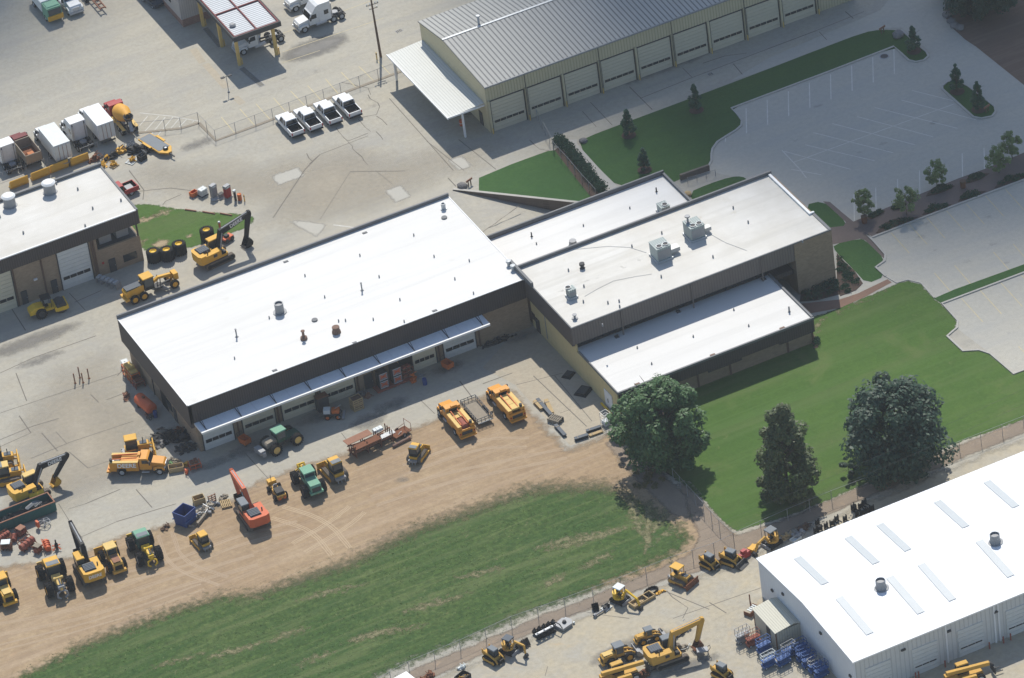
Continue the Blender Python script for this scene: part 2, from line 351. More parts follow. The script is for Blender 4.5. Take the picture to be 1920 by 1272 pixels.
paint('glass_blue', (.04, .055, .065), .08, .1); paint('rubber', (.014, .014, .015), .8, .4, 0, (.05, .042, .034)); paint('black', (.012, .013, .015), .45, .3, 0, (.04, .036, .03))
paint('yellow', (.66, .36, .035), .42, .22, 0, (.3, .2, .09)); paint('yellow_cat', (.60, .34, .06), .5, .35, 0, (.26, .18, .09)); paint('yellow_bright', (.74, .47, .03), .38, .16, 0, (.3, .22, .06))
paint('yellow_pale', (.68, .47, .15), .5, .25, 0, (.32, .24, .14)); paint('orange_truck', (.66, .29, .035), .36, .16, 0, (.35, .2, .08)); paint('orange', (.62, .15, .03), .45, .25, 0, (.25, .12, .06))
paint('orange_red', (.60, .125, .045), .42, .22, 0, (.26, .12, .07)); paint('red', (.36, .025, .025), .35, .2); paint('red_worn', (.34, .10, .065), .65, .5, 0, (.22, .13, .1)); paint('maroon', (.16, .025, .03), .5, .3)
paint('green_dark', (.025, .085, .055), .45, .3, 0, (.08, .09, .06)); paint('green_pale', (.16, .36, .24), .5, .35, 0, (.2, .22, .15)); paint('teal', (.025, .125, .11), .5, .35, 0, (.1, .1, .08))
paint('blue', (.025, .065, .24), .45, .3, 0, (.1, .1, .12)); paint('blue_lift', (.03, .10, .30), .42, .3, 0, (.1, .12, .16)); paint('steel_blue', (.05, .065, .085), .42, .3, .2, (.1, .1, .1))
paint('roof_grey', (.17, .19, .205), .5, .3, 0, (.2, .19, .17)); paint('rust', (.20, .085, .045), .85, .6, 0, (.11, .055, .04), 3); paint('rust_light', (.32, .17, .11), .85, .6, 0, (.2, .1, .07), 3)
paint('wood', (.46, .34, .18), .85, .4, 0, (.28, .2, .11)); paint('wood_dark', (.15, .095, .065), .85, .5, 0, (.08, .055, .04)); paint('wood_grey', (.30, .26, .2), .85, .5, 0, (.18, .15, .12))
paint('steel', (.42, .43, .43), .35, .35, .5, (.2, .17, .14)); paint('track_steel', (.13, .115, .10), .6, .6, .2, (.26, .2, .14), 3); paint('gravel_heap', (.22, .2, .18), .95, .5)
paint('clay', (.52, .20, .09), .95, .3); paint('plastic_white', (.66, .69, .67), .45, .2, 0, (.4, .42, .4)); paint('concrete_block', (.38, .35, .3), .9, .45, 0, (.22, .2, .17)); paint('stone', (.22, .21, .2), .9, .6, 0, (.1, .1, .1), 4)
paint('bark', (.085, .065, .05), .9, .6, 0, (.04, .03, .025)); paint('green_bag', (.12, .26, .1), .6, .3); paint('lamp_red', (.4, .02, .02), .4, .1); paint('chrome', (.55, .56, .57), .2, .15, .8)
paint('skylight', (.45, .48, .49), .3, .25, 0, (.42, .47, .48)); paint('brown_pipe', (.22, .14, .105), .7, .5, 0, (.12, .08, .06)); paint('drum_yellow', (.66, .34, .05), .45, .22, 0, (.36, .2, .08))
leafmat('leaf_oak', (.036, .092, .024), (.068, .142, .042), (.11, .185, .065)); leafmat('leaf_dark', (.018, .048, .027), (.028, .065, .034), (.044, .088, .048)); leafmat('leaf_olive', (.046, .072, .022), (.075, .105, .032), (.14, .115, .045))
leafmat('leaf_young', (.13, .19, .06), (.18, .24, .085), (.22, .26, .11)); leafmat('leaf_conifer', (.028, .085, .04), (.04, .105, .048), (.06, .13, .06)); leafmat('leaf_hedge', (.014, .05, .02), (.022, .065, .026), (.03, .075, .035))
leafmat('leaf_autumn', (.10, .10, .03), (.14, .11, .03), (.20, .13, .04)); leafmat('leaf_grass', (.09, .155, .035), (.12, .175, .05), (.16, .17, .07))
wiremesh('chain_link', (.25, .25, .25), .08)

# ------------------------------------------------------------------ ground
W0, W1 = at(849, 357), at(1075, 381)
W2 = W0+(W1-W0)*1.25
RX0, RX1 = W0.x, at(1040, 396, -1.7).x
def rz_(x): return -1.7*max(0, (x-RX0)/(RX1-RX0))
hole = [W0, W2, Vector((W2.x, 16.6, 0)), Vector((RX0, 16.6, 0))]
bm = bmesh.new(); es = []
for loop in ([(-2600, -2600), (2600, -2600), (2600, 2600), (-2600, 2600)], [(p.x, p.y) for p in hole]):
    vs = [bm.verts.new((x, y, 0)) for x, y in loop]; es += [bm.edges.new((vs[i], vs[(i+1) % 4])) for i in range(4)]
bmesh.ops.triangle_fill(bm, use_beauty=True, edges=es, normal=(0, 0, 1))
cx = sum((p for p in hole), Vector())/4
for f in list(bm.faces):
    if f.normal.z < 0: f.normal_flip()
    c = f.calc_center_median()
    if sdist(np.array([[c.x, c.y]]), hole)[0] > 0 and f.calc_area() < 800: bm.faces.remove(f)
me = bpy.data.meshes.new('ground'); bm.to_mesh(me); bm.free(); me.materials.append(MATS['concrete'])
o = bpy.data.objects.new('ground', me); COL.objects.link(o); o['kind'] = 'structure'
mb = MB(); mb.add([(p.x, p.y, rz_(p.x)) for p in hole], [(0, 3, 2, 1)]); struct('ramp_floor', mb, 'concrete')
mb = MB(); t = Vector((W2.y-W0.y, -(W2.x-W0.x), 0)).normalized()*-.3
for k in range(12):
    a, b = W0.lerp(W2, k/12), W0.lerp(W2, (k+1)/12)
    mb.add([(a.x, a.y, rz_(a.x)-.3), (b.x, b.y, rz_(b.x)-.3), (b.x, b.y, .1), (a.x, a.y, .1), (a.x+t.x, a.y+t.y, rz_(a.x)-.3), (b.x+t.x, b.y+t.y, rz_(b.x)-.3), (b.x+t.x, b.y+t.y, .1), (a.x+t.x, a.y+t.y, .1)],
           [(0, 1, 2, 3), (7, 6, 5, 4), (3, 2, 6, 7)])
rw = thing('retaining_wall', 'long low brown block retaining wall dropping beside the ramp and triangle lawn', 'wall')
mb.build('wall', 'retaining', rw)
mb = MB(); a, b = W0+t*.5, W2+t*.5; mb.bar((a.x, a.y, .13), (b.x, b.y, .13), .42, .06); mb.build('coping', 'kerb', rw)

# lighter parking apron and lots on the right (later-poured concrete)
flat('parking_lot', pw([(1327, 318), (1334, 287), (1345, 267), (1380, 245), (1391, 225), (1370, 204), (1676, 88), (1720, 120), (1745, 100), (1690, 52), (1650, 54), (1440, 130), (1370, 152), (1440, 110), (1650, 20), (1700, -40), (1950, -60), (2300, 200), (2200, 700), (1920, 697), (1900, 700), (1855, 662), (1793, 615), (1767, 569), (1700, 524), (1640, 548), (1575, 560), (1500, 470), (1510, 385), (1440, 330), (1400, 337), (1345, 325)]), .004, 'concrete_new')
for pts in ([(718, 358), (752, 345), (775, 369), (740, 382)], [(536, 415), (560, 412), (618, 420), (594, 447)], [(835, 300), (868, 291), (890, 312), (858, 322)], [(505, 330), (560, 312), (575, 330), (520, 350)]):
    soft('concrete_patch', pw(pts), .005, 'concrete_patch', .5, 1)
# tan slab by the yellow wall and the long apron in front of the workshop
flat('yard_slab', pw([(966, 722), (905, 690), (985, 600), (1040, 640), (1160, 785), (1133, 812), (1069, 836)]), .006, 'slab_warm')
# dirt yard
dirt = pw([(-140, 1075), (0, 1058), (130, 1043), (215, 1005), (330, 975), (430, 935), (480, 899), (560, 872), (640, 847), (700, 825), (770, 800), (830, 776), (862, 752), (940, 729), (962, 728), (1069, 838), (1150, 805), (1190, 880), (1290, 925), (1400, 1010), (1320, 1060), (1000, 1140), (700, 1260), (300, 1340), (-150, 1330)])
soft('dirt_yard', dirt, .008, 'dirt')
# tyre tracks pressed into the dirt
for k, (pts, w) in enumerate([([(520, 960), (600, 985), (640, 1035)], 4.2), ([(670, 955), (635, 985), (560, 1028)], 4.2), ([(200, 1090), (330, 1060), (440, 1015), (560, 985)], 3.0), ([(0, 1180), (160, 1150), (330, 1090), (480, 1050)], 3.6), ([(0, 1215), (200, 1165), (380, 1100)], 2.6), ([(310, 1000), (330, 1060), (420, 1090)], 3.0), ([(700, 940), (820, 900), (960, 870), (1060, 850)], 3.4), ([(760, 880), (900, 830), (990, 830)], 3.2)]):
    c = chaikin(pw(pts), 2, False); TM = MB()
    for off in (-1.15, -.95, -.75, .7, .9, 1.1) if w > 2.9 else (-.8, -.6, .6, .8):
        q = []
        for i, p in enumerate(c):
            d = (c[min(i+1, len(c)-1)]-c[max(i-1, 0)]).normalized(); q.append(p+Vector((-d.y, d.x, 0))*(off*w/3+random.uniform(-.05, .05)))
        for a, b in zip(q, q[1:]): strip(TM, a, b, .13, .0095+.0004*k)
    struct('tyre_tracks', TM, 'dirt_track' if k > 1 else 'dirt_track_fresh')
# rough grass field
field = pw([(-60, 1310), (25, 1268), (130, 1212), (240, 1170), (330, 1137), (420, 1110), (480, 1108), (560, 1079), (655, 1049), (730, 1009), (780, 986), (855, 961), (985, 914), (1035, 908), (1140, 905), (1210, 935), (1288, 985), (1308, 1012), (1285, 1036), (1252, 1057), (1160, 1093), (1085, 1127), (1010, 1152), (880, 1209), (780, 1247), (730, 1270), (640, 1320), (300, 1420)])
soft('rough_grass_field', field, .0135, 'rough_grass')
TOPB = [(130, 1212), (240, 1170), (330, 1137), (420, 1110), (480, 1108), (560, 1079), (655, 1049), (730, 1009), (780, 986), (855, 961), (985, 914), (1035, 908), (1140, 905), (1190, 915)]
soft('dry_weed_band', pw([(x-3, y-9-(x > 650)*5) for x, y in TOPB]+[(x+6, y+16+(x > 500)*8) for x, y in TOPB[::-1]]), .0137, 'weed_band', .6, 3)
# gravel strip under the bottom fence and dusty rental lot
soft('gravel_strip', pw([(640, 1330), (780, 1249), (880, 1211), (1010, 1154), (1160, 1096), (1290, 1038), (1308, 1008), (1265, 905), (1290, 900), (1378, 1003), (1480, 968), (1700, 873), (1920, 783), (2100, 720), (2100, 760), (1920, 815), (1700, 905), (1500, 990), (1360, 1060), (1250, 1090), (1080, 1155), (900, 1232), (760, 1300), (660, 1370)]), .012, 'gravel_strip', .7, 2)
soft('dusty_lot', pw([(660, 1380), (760, 1300), (900, 1234), (1080, 1158), (1250, 1094), (1360, 1063), (1500, 992), (1700, 907), (1920, 818), (2150, 750), (2300, 1000), (1800, 1450), (1000, 1600)]), .0055, 'sand_lot', 1.2, 3)
# mown lawns
soft('lawn', pw([(1150, 775), (1300, 722), (1515, 640), (1515, 597), (1560, 582), (1640, 550), (1680, 532), (1700, 526), (1727, 532), (1755, 562), (1768, 571), (1796, 602), (1793, 616), (1776, 631), (1806, 658), (1836, 656), (1856, 663), (1900, 701), (2060, 640), (2060, 735), (1920, 788), (1800, 830), (1700, 874), (1560, 936), (1480, 968), (1382, 998), (1360, 985), (1320, 940), (1265, 900), (1200, 850)]), .0145, 'lawn', .8, 1.2)
def lawn(name, px, mat='lawn_deep', z=.016, k=1, kerb=None):
    p = chaikin(pw(px), k); flat(name, p, z, mat); return p
KERB = MB()
LP = [(1102, 257), (1160, 235), (1300, 183), (1440, 130), (1530, 95), (1620, 61), (1652, 56), (1680, 57), (1694, 60), (1714, 78), (1737, 98), (1741, 106), (1732, 114), (1717, 117), (1704, 114), (1690, 101), (1676, 88), (1560, 133), (1440, 178), (1371, 204), (1382, 214), (1391, 226), (1390, 236), (1380, 245), (1362, 256), (1345, 267), (1336, 280), (1334, 290), (1334, 302), (1327, 314), (1290, 330), (1240, 352), (1160, 352), (1125, 318), (1082, 270)]
lp = lawn('long_lawn', LP, k=1); ribbon(KERB, pw([(1690, 57), (1714, 78), (1737, 98), (1741, 106), (1732, 114), (1717, 117), (1704, 114), (1690, 101), (1676, 88), (1560, 133), (1440, 178), (1371, 204), (1382, 214), (1391, 226), (1390, 236), (1380, 245), (1362, 256), (1345, 267), (1336, 280), (1334, 290), (1334, 302), (1327, 316)]), .3, 0, .14)
isl = [(1767, 162), (1776, 154), (1795, 151), (1815, 162), (1840, 181), (1865, 200), (1867, 210), (1860, 219), (1840, 223), (1825, 220), (1796, 194), (1767, 168)]
lawn('planting_island', isl); ip = pw(isl); ribbon(KERB, ip+[ip[0]], .3, 0, .14)
for px in ([(1290, 362), (1330, 345), (1370, 332), (1392, 331), (1402, 338), (1380, 362), (1310, 392)], [(1508, 385), (1542, 377), (1566, 398), (1586, 417), (1582, 425), (1562, 436), (1530, 420)], [(1562, 459), (1612, 448), (1622, 451), (1640, 468), (1657, 485), (1652, 494), (1641, 502), (1661, 518), (1625, 533), (1600, 505), (1566, 472)]):
    lawn('small_lawn', px)
ribbon(KERB, pw([(1626, 441), (1640, 455), (1660, 478), (1659, 490), (1642, 502), (1661, 519)]), .3, 0, .14)
lawn('verge_strip', [(1751, 560), (1790, 543), (1920, 496), (2100, 430), (2100, 455), (1920, 511), (1766, 570)], k=0)
ribbon(KERB, pw([(2100, 446), (1920, 512), (1766, 570), (1796, 602), (1795, 615), (1776, 631), (1806, 659), (1836, 657), (1857, 664), (1900, 702), (2060, 642)]), .3, 0, .14)
ribbon(KERB, pw([(1661, 519), (1682, 531), (1702, 525), (1727, 531), (1752, 559)]), .22, 0, .08)
tri = [(898, 334), (960, 308), (1026, 284), (1040, 282), (1058, 306), (1080, 335), (1106, 367), (1120, 385), (1084, 380), (990, 368), (898, 362)]
lawn('triangle_lawn', tri, 'lawn_deep', .0165, 0)
flat('bare_soil_patch', pw([(1040, 282), (1048, 276), (1100, 322), (1150, 362), (1125, 385), (1106, 367), (1080, 335), (1058, 306)]), .018, 'mulch')
lawn('paddock_lawn', [(240, 384), (268, 382), (290, 384), (345, 393), (400, 398), (455, 401), (478, 408), (476, 418), (452, 432), (425, 441), (360, 466), (325, 465), (270, 471), (240, 440)], 'lawn', .0145) if False else soft('paddock_lawn', pw([(240, 384), (268, 382), (290, 384), (345, 393), (400, 398), (455, 401), (478, 408), (476, 418), (452, 432), (425, 441), (360, 466), (325, 465), (270, 471), (240, 440)]), .0145, 'lawn', .6, 1)
for (x, y, a, b) in [(274, 412, 1.6, .9), (306, 400, 1.5, .8), (302, 457, 1.4, 1.2), (355, 442, .7, .6), (271, 452, .7, .4), (258, 455, .9, 1.6)]:
    c = at(x, y); soft('bare_soil_patch', [c+Vector((a*math.cos(k), b*math.sin(k), 0)) for k in [i*.524 for i in range(12)]], .0175, 'bare_soil', .35, 1)
soft('warm_paving', pw([(225, 330), (300, 290), (480, 300), (640, 262), (760, 280), (900, 255), (1000, 250), (890, 330), (760, 385), (560, 440), (470, 430), (470, 400), (300, 378)]), .0018, 'warm_paving', 1.2, 6)
soft('warm_paving', pw([(80, 690), (230, 640), (235, 700), (330, 800), (300, 900), (60, 1000), (0, 1010), (0, 800)]), .0019, 'warm_paving', 1.2, 6)
for pts, z in (([(1524, 605), (1550, 592), (1540, 615), (1530, 640)], .0175), ([(1565, 584), (1630, 558), (1660, 545), (1662, 549), (1630, 564), (1570, 592)], .018), ([(1130, 830), (1190, 800), (1240, 880), (1290, 930), (1300, 985), (1255, 965), (1190, 900)], .0185)):
    soft('bare_soil_patch', pw(pts), z, 'dry_grass' if z != .0185 else 'gravel_strip', .5, 1.5)
flat('brown_field', pw([(1772, -60), (1772, 33), (1787, 54), (1810, 75), (1830, 88), (1920, 160), (2200, 380), (2600, 100), (2200, -300)]), .017, 'brown_field')
# paved walks
flat('brick_walk', pw([(1490, 585), (1500, 570), (1575, 562), (1610, 550), (1664, 524), (1672, 530), (1620, 558), (1575, 578), (1520, 588)]), .0195, 'brick_path')
flat('paver_walk', pw([(1548, 428), (1582, 424), (1586, 417), (1566, 398), (1543, 378), (1556, 379), (1578, 398), (1600, 416), (1660, 391), (1797, 335), (1850, 316), (2050, 232), (2080, 275), (1920, 337), (1635, 445), (1626, 440), (1640, 453), (1661, 478), (1657, 485), (1640, 468), (1622, 451), (1612, 448), (1562, 459)]), .0195, 'paver_path')
ribbon(KERB, pw([(2080, 276), (1920, 338), (1780, 390), (1635, 446), (1626, 441)]), .3, 0, .14)
flat('garden_walk', pw([(1082, 270), (1125, 318), (1160, 352), (1130, 366), (1098, 322), (1055, 280), (1062, 262), (1082, 262)]), .02, 'kerb')
struct('kerbs', KERB, 'kerb')
# pavement joints and cracks
J = MB()
def crack(px, w=.1, wob=0.0):
    P = pw(px)
    for a, b in zip(P, P[1:]):
        n = max(1, int((b-a).length/1.2)) if wob else 1; q = a
        for k in range(1, n+1):
            p = a.lerp(b, k/n)
            if wob and k < n: p = p+Vector((random.uniform(-wob, wob), random.uniform(-wob, wob), 0))
            strip(J, q, p, w*random.uniform(.6, 1.25), .0075+.0005*random.random()); q = p
for l in [[(0, 345), (120, 300)], [(242, 320), (270, 357), (268, 375)], [(580, 308), (600, 290), (690, 255)], [(365, 428), (330, 470)], [(512, 409), (572, 318), (600, 290)], [(600, 412), (657, 322)], [(657, 322), (760, 321)], [(340, 365), (310, 378), (305, 385)], [(230, 362), (320, 353), (360, 358)], [(704, 320), (735, 345)], [(730, 185), (850, 320)], [(840, 334), (855, 350)],
          [(860, 262), (930, 318)], [(800, 265), (870, 320)], [(1092, 209), (1118, 238)], [(1107, 192), (1148, 235)], [(1180, 163), (1223, 206)], [(1280, 128), (1297, 145)], [(1318, 119), (1360, 105), (1400, 100)], [(1200, 185), (1300, 145), (1440, 92)], [(1375, 120), (1392, 140)], [(1536, 60), (1550, 75)], [(1585, 22), (1600, 35)], [(1440, 92), (1530, 58), (1620, 22)],
          [(0, 545), (48, 620)], [(130, 550), (160, 582)], [(140, 567), (190, 545)], [(0, 700), (60, 672), (180, 630)], [(0, 775), (90, 745), (225, 700)], [(30, 700), (50, 752)], [(36, 780), (58, 812)], [(0, 825), (60, 800), (110, 785)], [(78, 812), (108, 846)], [(105, 810), (125, 832)], [(58, 812), (0, 838)], [(58, 860), (130, 830), (250, 790)], [(130, 848), (165, 878)], [(165, 878), (212, 862)], [(110, 945), (135, 985), (155, 1010)], [(128, 955), (160, 945), (225, 918)], [(200, 750), (240, 735)], [(255, 918), (285, 952)], [(150, 1008), (220, 978), (330, 945)],
          [(220, 705), (232, 692)], [(455, 845), (505, 900)], [(640, 812), (655, 832)], [(790, 752), (815, 776)], [(862, 715), (885, 745)], [(960, 700), (905, 720)], [(1055, 700), (968, 722)], [(1000, 705), (1100, 800)], [(1050, 775), (1070, 768)], [(1110, 790), (1085, 760), (1040, 705)], [(1330, 1130), (1362, 1150)], [(1262, 1160), (1440, 1098)], [(1240, 1106), (1330, 1143)], [(1027, 1250), (1022, 1268)]]:
    crack(l, .12)
for l in [[(640, 155), (690, 165), (695, 178)], [(690, 178), (712, 200), (706, 215), (690, 218), (672, 222)], [(706, 218), (726, 235)], [(672, 224), (695, 247)], [(630, 240), (652, 265), (690, 250)], [(705, 247), (718, 262)], [(652, 266), (690, 310)], [(575, 288), (586, 303)], [(170, 740), (185, 755)], [(350, 660), (352, 700)], [(1250, 1108), (1290, 1140), (1280, 1160)], [(1100, 1148), (1180, 1160)], [(993, 263), (1012, 280), (1030, 283)], [(880, 455), (955, 400), (975, 385)]]:
    crack(l, .11, .22)
struct('pavement_joints', J, 'joint')
crk = MB(); P_ = pw([(950, 425), (960, 405), (976, 387)])
# painted markings
PW_, PY_ = MB(), MB()
def line(mb, a, b, w=.13, z=.0105): strip(mb, at(*a), at(*b), w, z)
for a, b in [((480, 195), (506, 224)), ((513, 184), (538, 213)), ((545, 171), (572, 199)), ((577, 161), (602, 188)), ((610, 148), (634, 176)), ((640, 136), (668, 165)), ((673, 125), (702, 153)), ((706, 113), (734, 142)), ((415, 220), (440, 250)), ((450, 205), (478, 236))]: line(PY_, a, b)
for a, b in [((262, 236), (277, 218)), ((272, 246), (298, 218)), ((284, 252), (310, 220)), ((296, 254), (324, 220)), ((316, 246), (337, 222)), ((335, 240), (350, 224)), ((360, 230), (366, 225)), ((262, 212), (320, 218)), ((320, 218), (375, 228))]: line(PW_, a, b)
for k in range(10):
    x = 1362+k*40.3; y = 200-k*15.6
    line(PW_, (1676-k*39.6, 92+k*15.9), (1676-k*39.6+1, 139+k*15.9), .14)
for a, b in [((1710, 170), (1790, 190)), ((1690, 188), (1830, 225)), ((1640, 202), (1795, 241)), ((1607, 219), (1750, 257)), ((1560, 232), (1716, 272)), ((1525, 249), (1675, 287)), ((1510, 272), (1640, 302)), ((1470, 284), (1595, 318)), ((1487, 305), (1790, 195)), ((1466, 282), (1500, 318)), ((1500, 318), (1512, 334)), ((1484, 318), (1540, 328))]: line(PW_, a, b, .12)
for x, y, l in [(1601, 365, 50), (1642, 352, 50), (1683, 336, 52), (1724, 320, 52), (1804, 288, 50), (1845, 278, 44)]: line(PW_, (x, y), (x+1, y+l), .12)
for x, y in [(1671, 437), (1705, 421), (1738, 409), (1775, 396), (1812, 383), (1848, 368), (1885, 355)]: line(PY_, (x, y), (x+34, y+38), .13)
for x, y in [(1752, 512), (1790, 498), (1863, 473), (1900, 458), (1920, 450)]: line(PY_, (x, y), (x+38, y+44), .13)
for x, y in [(1803, 560), (1838, 545), (1877, 531), (1915, 516)]: line(PY_, (x, y), (x+40, y+44), .13)
line(PY_, (1910, 650), (1950, 690))
for a, b in [((530, 98), (720, 34)), ((522, 66), (560, 52)), ((530, 118), (600, 95)), ((625, 28), (700, 0))]: line(PY_, a, b, .1)
line(PW_, (625, 422), (672, 428), .2)
struct('parking_lines', PW_, 'line_white'); struct('bay_lines', PY_, 'line_yellow')
mb = MB()
for a, b in [((362, 92), (380, 118)), ((385, 120), (425, 165)), ((440, 182), (455, 195))]: strip(mb, at(*a), at(*b), 1.1, .0065)
struct('sandy_streak', mb, 'slab_warm')
# dark oily stains
for k, (x, y, a, b) in enumerate([(400, 870, 3.5, 1.2), (470, 840, 4, 1.6), (690, 790, 3, 2), (735, 760, 3, 1.5), (600, 780, 4, 1.6), (840, 690, 3, 1.5), (980, 630, 3, 1.4), (75, 675, 4, 1.2), (370, 270, 3, 1.5), (310, 820, 4, 2), (590, 90, 6, 3), (900, 195, 5, 3), (1240, 130, 9, 1.5), (1160, 640, 2, 2), (660, 1010, 2, 2), (755, 900, 1.2, .9), (60, 640, 8, 2), (1180, 1215, 6, 2), (1290, 1250, 5, 1.5)]):
    c = at(x, y); soft('oil_stain', [c+Vector((a*math.cos(i*.524), b*math.sin(i*.524), 0)) for i in range(12)], .0062+.00004*k if not (x == 755) else .0125, 'stain', .5, 1.2)
for k in range(26):
    x, y = random.choice([(random.uniform(1400, 1680), random.uniform(150, 260)), (random.uniform(1480, 1780), random.uniform(200, 320)), (random.uniform(1660, 1900), random.uniform(380, 480)), (random.uniform(1780, 1910), random.uniform(480, 560)), (random.uniform(480, 720), random.uniform(130, 200))]); c = at(x, y); a, b = random.uniform(.35, .9), random.uniform(.25, .6)
    soft('oil_stain', [c+Vector((a*math.cos(i*.785), b*math.sin(i*.785), 0)) for i in range(8)], .0072+.00005*k, 'stain', .25, .6)
# steel drain grates let into the paving
def grate(a, b, w, label):
    A, B = at(*a), at(*b); g = thing('drain_grate', label, 'drain grate', A, math.atan2(B.y-A.y, B.x-A.x), 'drain grates in the paving'); L = (B-A).length
    f = MB(); f.box(0, L, -w/2, -w/2+.06, 0, .03); f.box(0, L, w/2-.06, w/2, 0, .03); f.box(.0, .06, -w/2+.06, w/2-.06, 0, .03); f.box(L-.06, L, -w/2+.06, w/2-.06, 0, .03); f.build('frame', 'metal_grey', g)
    f = MB(); n = int(L/.22)
    for k in range(n): f.box(.1+k*.22, .18+k*.22, -w/2+.07, w/2-.07, .008, .024)
    f.build('grille', 'metal_dark', g)
grate((453, 128), (492, 162), .9, 'long dark trench grate running out from under the wash canopy')
grate((385, 53), (414, 88), .9, 'long dark trench grate under the wash canopy by the grey building')
grate((743, 61), (754, 56), .7, 'small dark grate in the grey paving right of the utility pole')
grate((1328, 141), (1336, 138), .7, 'small grate in the driveway below the tan garage doors')
mh = thing('manhole_cover', 'round dark manhole cover at the corner of the parking lot under the lawn', 'manhole cover', at(1658, 106))
mb = MB(); mb.cyl((0, 0, .006), (0, 0, .03), .55, .55, 20); mb.build('lid', 'metal_dark', mh); mb = MB(); mb.lathe([(0, .72), (.025, .72), (.025, .57), (0, .57)], (0, 0, .005), (0, 0, 1), 20); mb.build('ring', 'metal_grey', mh)
# tufts of taller grass over the rough field
def tufts(name, poly, n, h, mat, inset=-1.0):
    a = np.array([(p[0], p[1]) for p in poly]); lo, hi = a.min(0), a.max(0); rng = np.random.default_rng(3)
    P = lo+rng.random((n*3, 2))*(hi-lo); d = sdist(P, poly); P = P[d > inset][:n]; v = []; f = []
    cl = np.sin(P[:, 0]*.35+np.sin(P[:, 1]*.5)*2)+np.sin(P[:, 1]*1.1+P[:, 0]*.37)
    for (x, y), c in zip(P, cl):
        if random.random() > .55+.3*c: continue
        t = random.uniform(0, 6.28); s = h*random.uniform(.5, 1.3); w = s*.7; dx, dy = math.cos(t)*w, math.sin(t)*w; lx, ly = random.uniform(-1, 1)*s, random.uniform(-1.2, .4)*s
        k = len(v); v += [(x-dx, y-dy, .0), (x+dx, y+dy, .0), (x+dx*.8+lx, y+dy*.8+ly, s), (x-dx*.8+lx, y-dy*.8+ly, s*.9)]; f.append((k, k+1, k+2, k+3))
    mb = MB(); mb.v = v; mb.f = f; return struct(name, mb, mat, 'stuff')
for kk, (x, y, a, b, r_) in enumerate([(1215, 985, 6, 1.0, .9), (1245, 965, 5, .9, .5), (1190, 965, 5, .9, 1.1), (1265, 990, 4, .7, .2), (1100, 1010, 6, 1.0, -.3), (1050, 1015, 4, .8, -.3), (1120, 1050, 3, .8, 0), (1040, 1090, 2.4, .8, 0), (620, 1110, 5, .7, -.35), (700, 1190, 4, .9, -.3), (760, 1180, 3, .7, -.4), (540, 1190, 3, .8, -.2), (820, 1130, 5, .8, -.3), (440, 1220, 4, .8, -.3), (590, 1235, 3, .7, -.2), (900, 1075, 4, .8, -.4), (330, 1240, 4, .6, -.3)]):
    c = at(x, y); u, w = Vector((math.cos(r_+.15), math.sin(r_+.15), 0)), Vector((-math.sin(r_+.15), math.cos(r_+.15), 0)); soft('dry_grass_patch', [c+u*a*math.cos(k*.524)+w*b*math.sin(k*.524) for k in range(12)], .0142+.0003*kk, 'dry_grass', .5, 2)
tufts('grass_tufts', field, 12000, .075, 'leaf_grass', -.8)
# ------------------------------------------------------------------ buildings
def door_roll(parent, x0, x1, z1, y, mat='white_door', wz=(1.05, 1.45), nw=4, rows=8, n='garage_door', trim=True):
    """sectional door in the plane y (facing -y): panels in rows, one row of dark panes"""
    d = MB(); h = z1/rows
    for k in range(rows): d.box(x0+.03, x1-.03, y-.05, y+.05, .02+k*h, (k+1)*h-.035)
    d.box(x0, x1, y, y+.06, .01, z1)
    o = d.build(n, mat, parent)
    if nw:
        w = MB(); s = (x1-x0-.5)/nw
        for k in range(nw): w.box(x0+.25+k*s+.04, x0+.25+(k+1)*s-.04, y-.075, y-.03, wz[0], wz[1])
        w.build('window', 'glass', o)
    if trim:
        w = MB(); w.box(x0-.12, x0-.005, y-.1, y+.05, 0, z1+.12); w.box(x1+.005, x1+.12, y-.1, y+.05, 0, z1+.12); w.box(x0-.005, x1+.005, y-.1, y+.05, z1+.015, z1+.12); w.build('frame', 'metal_dark', o)
    return o
def door_man(parent, x0, x1, y, mat='metal_dark', z1=2.1):
    d = MB(); d.box(x0, x1, y-.05, y+.03, .02, z1); o = d.build('door', mat, parent)
    h = MB(); h.box(x1-.16, x1-.1, y-.12, y-.055, .95, 1.1); h.build('handle', 'steel', o)
    return o
def stack(parent, px, z, r, h, mat='galv', name='roof_vent', cap=None, dark=True, prof=None):
    p = at(px[0], px[1], z); m = MB()
    m.lathe(prof or [(0, r*1.5), (.12, r*1.5), (.12, r), (h, r), (h, r*.8), (h-.25, r*.78), (h-.25, 0)], p, (0, 0, 1), 14)
    o = m.build(name, mat, parent)
    if cap: c = MB(); c.lathe([(0, 0), (0, cap), (.12, cap), (.3, cap*.75), (.36, 0)], p+Vector((0, 0, h+.02)), (0, 0, 1), 16); c.build('cap', 'white', o)
    return o

